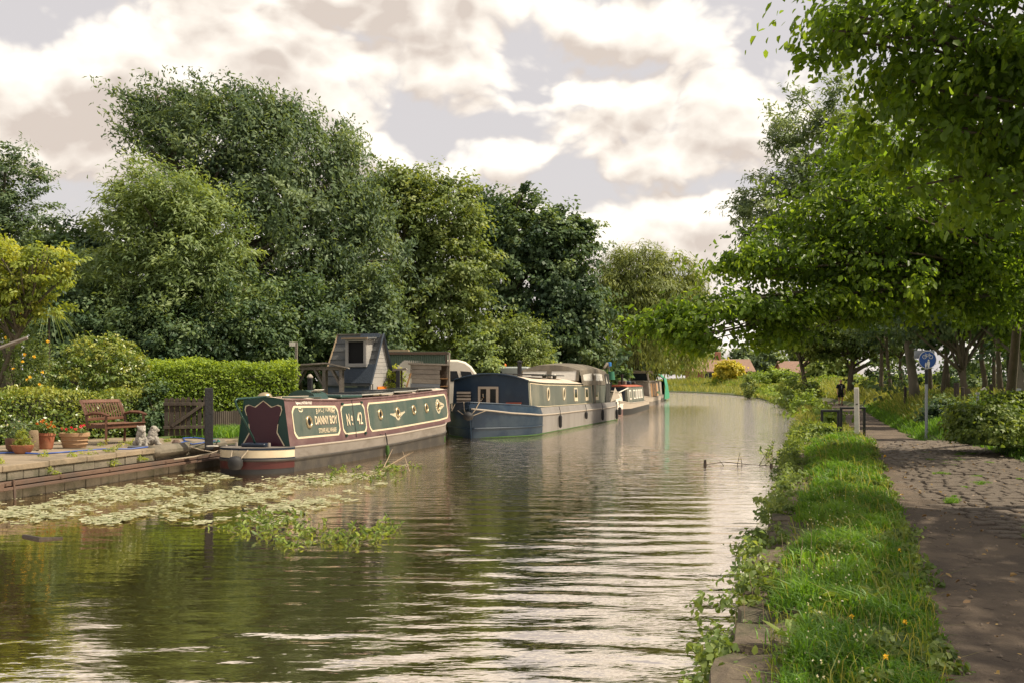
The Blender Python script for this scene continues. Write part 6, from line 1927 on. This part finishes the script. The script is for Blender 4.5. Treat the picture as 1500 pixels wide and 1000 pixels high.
V = np.stack([Xw[:, None] + rad * np.cos(ang), Yw[:, None] + rad * np.sin(ang), np.repeat((.012 + .012 * rng.random(m_))[:, None], k, 1) + .012 * rng.random((m_, k))], 2).reshape(-1, 3)
b_ = np.arange(m_)[:, None] * k
Q = np.concatenate([b_ + np.array([0, 1, 2, 3])[None], b_ + np.array([0, 3, 4, 5])[None]], 1).reshape(-1, 4)
LF_PAD = leafmat('floating_pad', (.2, .215, .11), (.33, .335, .2), (.47, .455, .32), .1, .35, .5)
tag(link('floating_weed', np_mesh('floating_weed', V, Q, np.repeat(np.clip(.5 + .25 * rng.normal(size=m_), 0, 1), 2)), LF_PAD), 'mat of pale floating leaves spreading out from the wharf', 'water weed', kind='stuff')
# emergent plants standing in the mat
def emergent(name, label, spots, seed, lm=LF_BRAMBLE, hgt=.3, asp=.32):
    base = on(*spots[0])
    t = thing(name, label, 'water plant', base)
    rng = np.random.default_rng(seed)
    m = MB(); parts = []
    for (px, py) in spots:
        c = on(px, py)
        for i in range(9):
            p0 = c + Vector((rng.normal() * .22, rng.normal() * .35, -.02))
            h_ = hgt * rng.uniform(.4, 1.1)
            p1 = p0 + Vector((rng.normal() * .12, rng.normal() * .12, h_))
            m.tube([p0 - base, p0.lerp(p1, .5) - base, p1 - base], [.006, .005, .003], 4)
            kk = 8
            u = rng.random(kk)[:, None]
            P = np.array(p0)[None] * (1 - u) + np.array(p1)[None] * u
            d = unit(rng.normal(size=(kk, 3)) + np.array([0, 0, .5]))
            nn = unit(rng.normal(size=(kk, 3)) + np.array([0, 0, 1.2]))
            parts.append(leaf_arrays(P - np.array(base)[None], nn, d, .085 * (.5 + .8 * rng.random(kk)), asp, True, rng.random(kk)))
    V, Q, T = join(parts)
    link('leaves', np_mesh('leaves', V, Q, T), lm, t)
    m.build('stem', BARK, t)['kind'] = 'stuff'
emergent('water_plant', 'large clump of leafy water plants in open water, front left', [(372, 775), (395, 770), (410, 765), (430, 775), (450, 785), (470, 788), (490, 788), (512, 792), (540, 785), (552, 778), (385, 758), (405, 755)], 131, LF_BRAMBLE, .10)
emergent('water_plant', 'small sprigs standing in the weed below the boat hatch', [(500, 690), (540, 702), (575, 690), (560, 684), (590, 686), (475, 700)], 132, LF_BRAMBLE, .10)
emergent('water_plant', 'single leafy sprig in the water by the towpath bank', [(1143, 672), (1146, 668)], 133, LF_BRAMBLE, .42, .6)
# drifting branches
t = thing('drifting_branch', 'bare branch with twigs lying in the water near the right bank', 'branch', on(1085, 679))
bb = on(1085, 679)
def br(pts, r): 
    return MB().tube([p - bb for p in pts], r, 5)
br([on(1031, 680), on(1060, 679) + Vector((0, 0, .05)), on(1100, 680), on(1150, 683)], [.006, .009, .009, .010]).build('stem', WOOD_DK, t)
br([on(1033, 682) - Vector((0, 0, .05)), on(1033, 682) + Vector((0, 0, .14))], [.045, .028]).build('stub', WOOD_DK, t)
br([on(1130, 684) - Vector((0, 0, .05)), on(1130, 684) + Vector((0, 0, .09))], [.045, .03]).build('stub', WOOD_DK, t)
for px, dx, h_ in ((1080, .06, .28), (1087, -.03, .2), (1112, .18, .3), (1060, -.1, .12), (1120, .22, .2)):
    p0 = on(px, 681); br([p0, p0 + Vector((dx, 0, h_))], [.008, .004]).build('twig', WOOD_DK, t)
t = thing('dead_branch', 'dead twigs poking out of the weed beside the narrowboat bow', 'branch', on(590, 690))
bb = on(590, 690)
for a_, b2, h_ in (((555, 690), (600, 672), .15), ((560, 688), (575, 676), .3), ((585, 690), (612, 694), .25), ((570, 684), (606, 684), .35), ((600, 690), (590, 680), .3)):
    br([on(*a_), on(*b2) + Vector((0, 0, h_))], [.012, .004]).build('twig', WOOD_PALE, t)
tag(MB().tube([on(35, 785), on(60, 790), on(92, 788)], [.03, .035, .02], 6).build('floating_stick', WOOD_DK), 'dark stick floating in the water at bottom left', 'stick')

# ---------------------------------------------------------------- towpath furniture
BLK = mat('black_metal', (.012, .013, .015), .45, .2, 8)
WHT_POST = mat('white_post', (.62, .58, .52), .6, .12, 6, .2, 20, col2=(.35, .3, .24), f2=.4)
SIGN_BLUE = mat('sign_blue', (.012, .07, .30), .4, .12, 6)
SIGN_WHITE = mat('sign_white', (.7, .69, .66), .45, .06, 6)
GALV = mat('galvanised', (.28, .30, .33), .5, .2, 6, metal=.3)
def hoop(name, label, pa, pb, ptop, Yd):
    a = Vector(((pa - 750) / F * Yd, Yd, 0)); b_ = Vector(((pb - 750) / F * Yd, Yd, 0))
    za, zb_ = zr(a.x, Yd), zr(b_.x, Yd)
    zt = CZ - (ptop - HY) * Yd / F
    t = thing(name, label, 'barrier', (a.x, Yd, za))
    w = b_.x - a.x
    r = .032
    for x, z0 in ((0, za), (w, zb_)):
        MB().box((x, 0, (zt - za) / 2 - .1), (.065, .065, zt - za + .2), bev=.008).build('upright', BLK, t)
    MB().box((w / 2, 0, zt - za), (w + .065, .07, .07), bev=.008).build('top_bar', BLK, t)
hoop('hoop_barrier', 'low black metal hoop half hidden in weeds, nearer the water', 1204, 1228, 601, 28.6)
hoop('hoop_barrier', 'black metal hoop on the path edge with the white post before it', 1232, 1266, 597, 28.9)
Y = 28.2; x = (1255 - 750) / F * Y
t = thing('marker_post', 'slim white marker post beside the black hoops', 'post', (x, Y, zr(x, Y)), -.35)
hp = CZ - (567 - HY) * Y / F - zr(x, Y)
MB().box((0, 0, hp / 2 - .05), (.13, .10, hp + .1), Matrix.Rotation(-.012, 3, 'Y'), bev=.01).build('post', WHT_POST, t)
MB().box((.0, -.053, hp * .66), (.05, .012, .03)).build('reflector', BLK, t)

Y = 26.3; x = (1357 - 750) / F * Y
z0 = zr(x, Y)
t = thing('cycle_path_sign', 'round blue shared path sign on a grey pole at the right verge', 'sign', (x, Y, z0))
zt = CZ - (513 - HY) * Y / F - z0
zc_ = CZ - (526.5 - HY) * Y / F - z0
MB().tube([(0, 0, -.2), (0, 0, zt + .01)], .038, 12).build('pole', GALV, t, smooth='auto')
MB().tube([(0, 0, zc_ - .62), (0, 0, zc_ - .25)], .041, 12).build('black_sleeve', BLK, t, smooth='auto')
for dz in (-.12, .12):
    MB().box((0, -.03, zc_ + dz), (.2, .05, .035)).build('bracket', GALV, t)
d = MB().add(*disc((0, -.072, zc_), (0, -1, 0), .225, 40, th=.01)).build('disc', SIGN_BLUE, t)
MB().grid(ring((0, -.073, zc_), (0, -1, 0), .222, .006, 40, 6), True).build('rim', SIGN_WHITE, d)
bp = MB().box((-.03, .055, zt - .10), (.52, .012, .21)).build('back_plate', GALV, t)
# bicycle and walkers on the disc
s = MB(); yy = -.086
def ringf(cx, cz, r, w=.011, n=20):
    q = []
    for i in range(n):
        a0, a1 = 2 * math.pi * i / n, 2 * math.pi * (i + 1) / n
        s.add([(cx + (r) * math.cos(a0), yy, cz + r * math.sin(a0)), (cx + r * math.cos(a1), yy, cz + r * math.sin(a1)), (cx + (r - w) * math.cos(a1), yy, cz + (r - w) * math.sin(a1)), (cx + (r - w) * math.cos(a0), yy, cz + (r - w) * math.sin(a0))], [(0, 1, 2, 3)])
def bar(a, b_, w=.010):
    a, b_ = Vector((a[0], yy, a[1])), Vector((b_[0], yy, b_[1])); d_ = (b_ - a).normalized(); p_ = Vector((-d_.z, 0, d_.x)) * w / 2
    s.add([a - p_, b_ - p_, b_ + p_, a + p_], [(0, 1, 2, 3)])
cz = zc_ + .075
ringf(-.082, cz, .052); ringf(.082, cz, .052)
for a, b_ in (((-.082, 0), (-.02, .0)), ((-.082, 0), (-.045, .055)), ((-.02, 0), (-.05, .075)), ((-.02, 0), (.055, .06)), ((-.045, .055), (.055, .06)), ((.082, 0), (.05, .085)), ((.05, .085), (.025, .088)), ((-.07, .078), (-.03, .078))):
    bar((a[0], a[1] + cz), (b_[0], b_[1] + cz))
s.build('bicycle_symbol', SIGN_WHITE, d, fix=False)
s = MB()
def blob(pts): s.add([(p[0], yy, p[1]) for p in pts], [tuple(range(len(pts)))])
for ox, k in ((.02, 1.0), (-.05, .62)):
    o_ = zc_ - .20
    blob([(ox + .022 * k * math.cos(a), o_ + .185 * k + .022 * k * math.sin(a)) for a in np.linspace(0, 6.28, 12)[:-1]])
    blob([(ox - .035 * k, o_ + .15 * k), (ox - .035 * k, o_ + .07 * k), (ox - .024 * k, o_ + .06 * k), (ox - .022 * k, o_), (ox + .022 * k, o_), (ox + .024 * k, o_ + .06 * k), (ox + .035 * k, o_ + .07 * k), (ox + .035 * k, o_ + .15 * k), (ox + .02 * k, o_ + .16 * k), (ox - .02 * k, o_ + .16 * k)])
bar((-.035, zc_ - .10), (-.01, zc_ - .085), .012)
s.build('walkers_symbol', SIGN_WHITE, d, fix=False)

# old fence posts, access gate parts by the wood
for px, pt, pb_, Y, w, lab in ((1401, 560, 596, 33, .14, 'thick old gatepost left of the crooked tree foot'), (1410, 566, 600, 32.5, .09, 'thinner old post touching the crooked tree foot'), (1452, 562, 600, 30, .09, 'slim leaning post above the bramble bush'),
                              (1326, 566, 592, 44, .1, 'small stump post left of the ash trunk')):
    x = (px - 750) / F * Y; zb_ = zr(x, Y) - .1; zt = CZ - (pt - HY) * Y / F
    tag(MB().box((0, 0, (zt - zb_) / 2), (w, w, zt - zb_), bev=.015).build('old_fence_post', WOOD_DK), lab, 'post', 'old fence posts by the wood').location = (x, Y, zb_)
Y = 29; x = (1437 - 750) / F * Y
t = thing('access_rail', 'pale slanting rail end showing above the bramble bush', 'rail', (x, Y, zr(x, Y)))
zt = CZ - (573 - HY) * Y / F - zr(x, Y)
MB().box((0, 0, zt), (.32, .05, .10), Matrix.Rotation(-.6, 3, 'Y')).build('rail', WHT_POST, t)
MB().tube([(-.1, 0, -.1), (-.1, 0, zt)], .04, 8).build('upright', GALV, t)
Y = 24; x = (1489 - 750) / F * Y
t = thing('kissing_gate', 'grey metal gate frame at the right edge above the bramble', 'gate', (x, Y, zr(x, Y)))
zt = CZ - (570 - HY) * Y / F - zr(x, Y); zb_ = CZ - (603 - HY) * Y / F - zr(x, Y)
for dx in (-.07, .07):
    MB().tube([(dx, 0, -.1), (dx, 0, zt)], .03, 8).build('upright', GALV, t)
for z in (zt, zb_):
    MB().box((0, 0, z), (.2, .05, .06)).build('cross_bar', GALV, t)
MB().box((0, .01, (zt + zb_) / 2), (.12, .015, zt - zb_ - .1)).build('plate', BLUEWOOD, t)

# ---------------------------------------------------------------- houses far off
BRICK = mat('far_brick', (.30, .13, .085), .9, .25, 3, .2, 10)
TILE = mat('roof_tile', (.28, .18, .135), .9, .2, 1.5, .4, 6, col2=(.21, .145, .115), f2=.5)
def house(name, label, px0, px1, pridge, peave, Y, dep, rz, chim=None, gable=True):
    k = Y / F
    w = (px1 - px0) * k; x0 = (px0 - 750) * k
    t = thing(name, label, 'house', (x0, Y, 1.0), rz)
    ze = CZ + (HY - peave) * k - 1.0; zrg = CZ + (HY - pridge) * k - 1.0
    MB().box((w / 2, dep / 2, ze / 2), (w, dep, ze)).build('wall', BRICK, t)
    for x in (0.0, w):
        MB().prism([(0, ze), (dep, ze), (dep / 2, zrg - .1)], 'x', x - .02 if x else 0.001, x + .001 if x else .03).build('gable', BRICK, t)
    rf = MB().prism([(-.6, ze - .25), (dep / 2, zrg), (dep + .6, ze - .25), (dep + .6, ze - .45), (dep / 2, zrg - .22), (-.6, ze - .45)], 'x', -.4, w + .4).build('roof', TILE, t)
    n_ = 14
    for i in range(1, n_):                                  # tile courses
        f = i / n_
        MB().box((w / 2, -.6 + (dep / 2 + .6) * f - .02, ze - .25 + (zrg - ze + .25) * f + .02), (w + .78, .10, .05), Matrix.Rotation(math.atan2(zrg - ze, dep / 2), 3, 'X')).build('tile_course', TILE, rf)
    if chim:
        cx = (chim - px0) * k
        c = MB().box((cx, dep / 2, zrg + .7), (1.3, .8, 2.0), bev=.05).build('chimney', BRICK, rf)
    for cx, ww, hh in ((w * .25, 1.8, 1.3), (w * .7, 1.8, 1.3), (w * .47, 1.0, 2.0)):
        wi = MB().box((cx, -.04, ze - .65 - hh / 2), (ww + .2, .08, hh + .2)).build('window', WHITE, t)
        MB().box((cx, -.09, ze - .65 - hh / 2), (ww, .03, hh)).build('pane', GLASS, wi)
    return t
house('brick_bungalow', 'brick bungalow with long red tiled roof and chimney beyond the canal bend', 1016, 1105, 525, 541.5, 240, 9, .05, 1059)
house('second_bungalow', 'brick house with plain tiled roof half hidden right of the first bungalow', 1147, 1215, 528, 543, 235, 9, -.05)
hedge('yellow_hedge', 'low yellow hedge in front of the bungalow', (at(1046, 560, 215).x, 215, 0), (at(1092, 560, 215).x, 215, 0), 2.6, 1.6, .5, LF_YELLOW, 607, 3000, zb=1.0)

# ---------------------------------------------------------------- bits beyond the boats
p = on(893, 612, .55)
t = thing('blue_drum_stand', 'blue drum on a pole with green cloth beside the canvas hood', 'drum', (at(892.5, 560, 56).x, 56, .55))
zt = CZ + (HY - 535.5) * 56 / F - .55
MB().tube([(0, 0, 0), (0, 0, zt)], .03, 6).build('pole', WOOD_GREY, t)
MB().lathe([(.1, zt - .02), (.12, zt), (.12, zt + .18), (.1, zt + .2)], n=10).build('drum', mat('blue_plastic', (.02, .14, .42), .45, .1, 5), t, smooth='auto')
MB().grid([[(.16 * math.cos(a) * (1 + .4 * v) + .1, .16 * math.sin(a) * (1 + .4 * v), zt - .30 - v * .45) for v in (0, .4, .8, 1)] for a in np.linspace(0, 6.28, 14)]).build('cloth', mat('green_cloth', (.025, .12, .075), .9, .2, 6), t, smooth=True)
t = thing('red_bundle', 'small dark red bundle on the bank behind the third boat', 'bundle', (at(905, 560, 62).x, 62, .55))
lump([(Vector((0, 0, .35)), Vector((.3, .25, .35))), (Vector((.15, 0, .85)), Vector((.2, .2, .35))), (Vector((.3, 0, .5)), Vector((.2, .2, .3)))], 'bundle', P_RED, t)

# ---------------------------------------------------------------- the walker
SKIN = mat('skin', (.42, .22, .15), .55, .1, 8)
BLACKCLOTH = mat('black_cloth', (.012, .012, .014), .9, .2, 10, .3, 40)
def skin_chain(name, verts, edges, radii, mt, parent, root=0, sub=2):
    me = bpy.data.meshes.new(name)
    me.from_pydata([tuple(v) for v in verts], edges, [])
    o = link(name, me, mt, parent)
    sk = o.modifiers.new('skin', 'SKIN')
    lay = me.skin_vertices[0].data if me.skin_vertices else None
    if lay is None:
        bm = bmesh.new(); bm.from_mesh(me); bm.verts.layers.skin.verify(); bm.to_mesh(me); bm.free()
        lay = me.skin_vertices[0].data
    for i, r in enumerate(radii):
        lay[i].radius = (r, r) if not isinstance(r, tuple) else r
        lay[i].use_root = (i == root)
    sk.use_smooth_shade = True
    ss = o.modifiers.new('sub', 'SUBSURF'); ss.levels = sub; ss.render_levels = sub
    return o
def walker():
    Y = 70.5; x = (1231.5 - 750) / F * Y
    t = thing('person', 'person in black T-shirt and black shorts walking towards us on the path', 'person', (x, Y, float(ZP(Y)) + .01), 0.1)
    # local: y backwards (away from the camera), facing -y; height 1.76
    V = [(0, 0, .95), (0, 0, 1.12), (0, 0, 1.30), (0, 0, 1.44), (0, -.01, 1.52), (0, -.02, 1.60),      # 0 pelvis .. 5 head base
         (0, -.03, 1.67), (0, -.02, 1.745)]
    E = [(0, 1), (1, 2), (2, 3), (3, 4), (4, 5), (5, 6), (6, 7)]
    Rr = [(.15, .11), (.15, .11), (.17, .115), (.12, .08), .05, (.062, .075), (.075, .09), (.05, .06)]
    def chain(start, pts, rr):
        prev = start
        for p, r in zip(pts, rr):
            V.append(p); Rr.append(r); E.append((prev, len(V) - 1)); prev = len(V) - 1
        return prev
    for s in (-1, 1):
        chain(0, [(s * .09, 0, .90), (s * .10, -.06 * s, .52), (s * .10, .06 if s > 0 else .02, .10), (s * .10, (.06 if s > 0 else .02) - .02, .045), (s * .11, (.06 if s > 0 else .02) - .17, .035)], [.092, .062, .042, .04, .035])
        h_ = chain(3, [(s * .19, 0, 1.41), (s * .25, .02, 1.13), (s * .27, -.06, .88), (s * .27, -.08, .80)], [.06, .045, .033, .035])
        for k, (dx, dy, L_) in enumerate(((-.02, -.03, .06), (.0, -.035, .085), (.0, -.012, .09), (.0, .01, .085), (.0, .03, .07))):
            chain(h_, [(s * .27 + s * dx, -.08 + dy, .80 - L_ * .6), (s * (.27 - .012) + s * dx, -.085 + dy, .80 - L_)], [.010, .008])
    skin_chain('body', V, E, Rr, SKIN, t)
    # clothes: shells a little outside the body
    def tubes(rows_): 
        m = MB()
        for ring_ in rows_:
            m.grid([[(cx + rx * math.cos(a), cy_ + ry * math.sin(a), z) for a in np.linspace(0, 2 * math.pi, 17)[:-1]] for cx, cy_, z, rx, ry in ring_], True)
        return m
    tubes([[(0, 0, .88, .185, .135), (0, 0, 1.0, .18, .13), (0, 0, 1.15, .185, .135), (0, 0, 1.3, .20, .14), (0, 0, 1.40, .19, .125), (0, 0, 1.47, .12, .095), (0, -.01, 1.50, .07, .07)],
           [(.17, 0, 1.44, .08, .085), (.225, .01, 1.32, .078, .075), (.26, .02, 1.17, .075, .07)], [(-.17, 0, 1.44, .08, .085), (-.225, .01, 1.32, .078, .075), (-.26, .02, 1.17, .075, .07)]]).build('t_shirt', BLACKCLOTH, t, smooth=True)
    tubes([[(0, 0, .96, .175, .13), (0, 0, .84, .185, .135)], [(.09, 0, .88, .105, .125), (.10, -.04, .66, .10, .11), (.105, -.05, .56, .105, .11)], [(-.09, 0, .88, .105, .125), (-.10, .04, .66, .10, .11), (-.105, .05, .56, .105, .11)]]).build('shorts', BLACKCLOTH, t, smooth=True)
    m = MB()
    rn = random.Random(2)
    m.box((0, -.150, 1.36), (.16, .006, .022)); m.box((.01, -.150, 1.27), (.07, .006, .09)); m.box((-.01, -.149, 1.19), (.05, .006, .05)); m.box((.02, -.148, 1.12), (.025, .006, .05))
    m.build('shirt_print', mat('grey_print', (.35, .35, .36), .9, .3, 20), t)
    for s in (-1, 1):
        MB().lathe([(.004, -.006), (.008, 0), (.004, .006)], (s * .03, -.118, 1.665), 8).build('eye', GLASS, t)
        MB().lathe([(.006, -.03), (.014, 0), (.006, .03)], (s * .085, -.02, 1.655), 8).build('ear', SKIN, t)
        y_ = .06 if s > 0 else .02
        MB().box((s * .105, y_ - .07, .035), (.09, .27, .085), bev=.03).build('shoe', BLACKCLOTH, t, smooth='auto')
    MB().lathe([(.004, -.02), (.014, -.015), (.006, .02)], (0, -.125, 1.64), 8).build('nose', SKIN, t)
    MB().box((0, -.112, 1.60), (.045, .01, .008)).build('mouth', P_RED, t)
    MB().lathe([(.08, 0), (.076, .04), (.052, .07), (.01, .085)], (0, .016, 1.69), 14, 1, 1.1).build('hair', mat('grey_hair', (.2, .16, .13), .9, .2, 20), t, smooth=True)
walker()

# ---------------------------------------------------------------- small things on path and grass
rng = np.random.default_rng(140)
n = 420
y = 4.5 + 18 * rng.random(n) ** 1.7
x = PL(y) + (np.minimum(PR(y), PL(y) + 3.2) - PL(y)) * rng.random(n) ** 1.2
z = ZP(y) + .03
P = np.stack([x, y, z], 1)
N_ = unit(rng.normal(size=(n, 3)) * .35 + np.array([0, 0, 1.0]))
D_ = unit(rng.normal(size=(n, 3)) * np.array([1, 1, .1]))
V, Q, T = leaf_arrays(P, N_, D_, .025 + .04 * rng.random(n) ** 2, .5, True, rng.random(n))
LF_DEAD = leafmat('fallen_leaf', (.13, .08, .045), (.24, .15, .07), (.48, .33, .12), .15)
tag(link('fallen_leaves', np_mesh('fallen_leaves', V, Q, T), LF_DEAD), 'scattered fallen leaves on the towpath', 'leaves', kind='stuff')
# pebbles and twigs
m = MB()
rn = random.Random(15)
for i in range(1500):
    y = 4.4 + 14 * rn.random() ** 1.6; x = float(PL(y)) + rn.uniform(-.05, 2.4)
    r = .004 + .016 * rn.random() ** 2.5
    c = Vector((x, y, float(ZP(y)) + .002))
    m.add([c + Vector((r * rn.uniform(.7, 1.3), 0, 0)), c + Vector((-r, r * .4, 0)), c + Vector((0, r * rn.uniform(.8, 1.5), 0)), c + Vector((0, -r, 0)), c + Vector((0, 0, r * .8))], [(0, 2, 4), (2, 1, 4), (1, 3, 4), (3, 0, 4)])
tag(m.build('pebbles', mat('pebble', (.14, .11, .085), .85, .4, 3), fix=False), 'small stones trodden into the towpath', 'gravel', kind='stuff')
# tufts on the path edge by the setts
parts = []
tufts = [(4.75, 8.3, .13), (4.85, 7.9, .12), (4.98, 7.5, .13)]
for i in range(46):
    cy_ = rn.uniform(7, 20)
    cx = float(np.interp(cy_, [6, 8, 9, 10.5, 12.5, 14.5, 24], [4.4, 4.8, 4.6, 5.0, 5.2, 6.2, 9.0])) + abs(rn.gauss(0, 1.0))
    tufts.append((cx, cy_, rn.uniform(.02, .07)))
for cx, cy_, r in tufts:
    k = int(90 + 1500 * r)
    a = rng.random(k) * 6.28; rr = r * rng.random(k) ** .8 * (1 + .5 * np.sin(a * 2 + cx * 9))
    x, y = cx + rr * 1.5 * np.cos(a), cy_ + rr * np.sin(a)
    parts.append(blades(np.stack([x, y, ZP(y) + .005], 1), .02 + .35 * r, .0035, rng, 1.2))
V, Q, T = join(parts)
tag(link('sett_tufts', np_mesh('sett_tufts', V, Q, T), LF_GRASS), 'grass tufts growing between the setts at right', 'grass', kind='stuff')
# clover heads, dandelions and broad dock leaves in the strip
def strip_pt(yv, f): 
    x = float(XR(yv)) + .5 + (float(PL(yv) - XR(yv)) - .5) * f
    return Vector((x, yv, right_z(x, yv)))
parts = []
for i in range(170):
    yv = 4.6 + 8 * rng.random() ** 1.2; p = strip_pt(yv, rng.random() ** 1.8 * .6)
    c = np.array([p.x, p.y, p.z + .08 + .06 * rng.random()])
    d = unit(rng.normal(size=(9, 3)) + np.array([0, 0, .4]))
    parts.append(leaf_arrays(np.repeat(c[None], 9, 0), d[:, [1, 2, 0]], d, .008, .9, False, rng.random(9)))
V, Q, T = join(parts)
tag(link('clover_heads', np_mesh('clover_heads', V, Q, T), FL_WHITE), 'white clover heads dotted along the coping side of the grass', 'flowers', kind='stuff')
for i, (px, py) in enumerate(((1318, 806), (1248, 904), (1326, 912), (1298, 963), (1296, 668))):
    Yv = F * (CZ - .5) / (py - HY)
    c = Vector(((px - 750) / F * Yv, Yv, .5))
    t = thing('dandelion', ['yellow flower at the path edge, farthest of the four near ones', 'yellow flower left of the broad dock leaves', 'yellow flower right of the dock leaves near the path', 'yellow flower lowest in the grass strip', 'yellow speck of a flower far up the grass strip'][i], 'flower', c - Vector((0, 0, .12)), 0, 'dandelions in the grass strip')
    MB().tube([(0, 0, 0), (0, 0, .12)], .004, 5).build('stalk', ALGAE, t)
    petals(t, [(0, 0, .125)], .016 if i < 4 else .03, FL_YELLOW, 700 + i)
def dock(label, yv, f, n, size, seed):
    p = strip_pt(yv, f)
    t = thing('dock_plant', label, 'weed', p)
    rng = np.random.default_rng(seed)
    a = rng.random(n) * 6.28
    d = unit(np.stack([np.cos(a), np.sin(a), .35 + .7 * rng.random(n)], 1))
    nn = unit(np.stack([-np.cos(a) * .6, -np.sin(a) * .6, np.ones(n)], 1))
    st = rng.random((n, 1)) * .05
    V, Q, T = leaf_arrays(d * st + np.array([0, 0, .04]), nn, d, size * (.6 + .7 * rng.random(n)), .34, True, .4 + .6 * rng.random(n))
    link('leaves', np_mesh('leaves', V, Q, T), LF_BRAMBLE, t)
dock('broad-leaved dock plant with pale leaves in the near grass', 6.55, .42, 12, .11, 151)
dock('smaller dock plant beside the pale-leaved dock', 6.75, .62, 9, .10, 152)
dock('dock plant at the coping edge above the water', 8.2, .1, 10, .10, 153)
dock('rosette of leaves lowest on the bank edge', 5.9, .03, 16, .13, 154)
# bare stalks over the water edge
m = MB()
for i in range(26):
    yv = 6.2 + 3.6 * rn.random(); x = float(XR(yv)) + rn.uniform(.15, .6)
    z = right_z(x, yv); h = rn.uniform(.14, .36)
    m.tube([(x, yv, z), (x + rn.uniform(-.06, .03), yv, z + h)], [.0025, .0015], 4)
tag(m.build('dry_stalks', WOOD_PALE, fix=False), 'thin dry stalks standing along the near water edge', 'stalks', kind='stuff')
# low leafy plants on the nearest bank edge
Ew = [((float(XR(y)) + .12, y, .2), (.16, .22, .13)) for y in (5.6, 5.95, 6.3, 6.7)] + [((float(XR(y)) + .25, y, .3), (.2, .25, .12)) for y in (7.2, 7.7, 8.3)]
(V, Q, T), _ = leaf_crown(Ew, 70, 20, .08, .045, .8, 95, shell=.3, big=True)
V[:, 2] = np.maximum(V[:, 2], .012)
tag(link('edge_plants', np_mesh('edge_plants', V, Q, T), LF_BRAMBLE), 'round-leaved plants creeping over the nearest coping stones', 'weeds', kind='stuff')

# low broad-leaved weeds through the grass strip and along the path edge
Ew = []
for i in range(90):
    yv = 4.6 + 20 * rn.random() ** 1.4; f_ = rn.choice([rn.random(), 1.0 + rn.uniform(-.05, .06)])
    p = strip_pt(yv, f_); Ew.append(((p.x, p.y, p.z + .05), (rn.uniform(.05, .16), rn.uniform(.06, .2), .05)))
(V, Q, T), _ = leaf_crown(Ew, 420, 16, .06, .035, .8, 96, shell=.2, big=True)
tag(link('strip_weeds', np_mesh('strip_weeds', V, Q, T), LF_BRAMBLE), 'low broad-leaved weeds scattered through the grass strip', 'weeds', kind='stuff')
# twigs on the path
m = MB()
for i in range(130):
    y = 4.5 + 12 * rn.random() ** 1.4; x = float(PL(y)) + rn.uniform(0, 2.6); a = rn.uniform(0, 3.14); l = rn.uniform(.03, .12)
    z = float(ZP(y)) + .012
    m.tube([(x, y, z), (x + l * math.cos(a), y + l * math.sin(a), z + .005)], .0025, 4)
tag(m.build('path_twigs', WOOD_DK, fix=False), 'broken twigs lying on the towpath', 'twigs', kind='stuff')
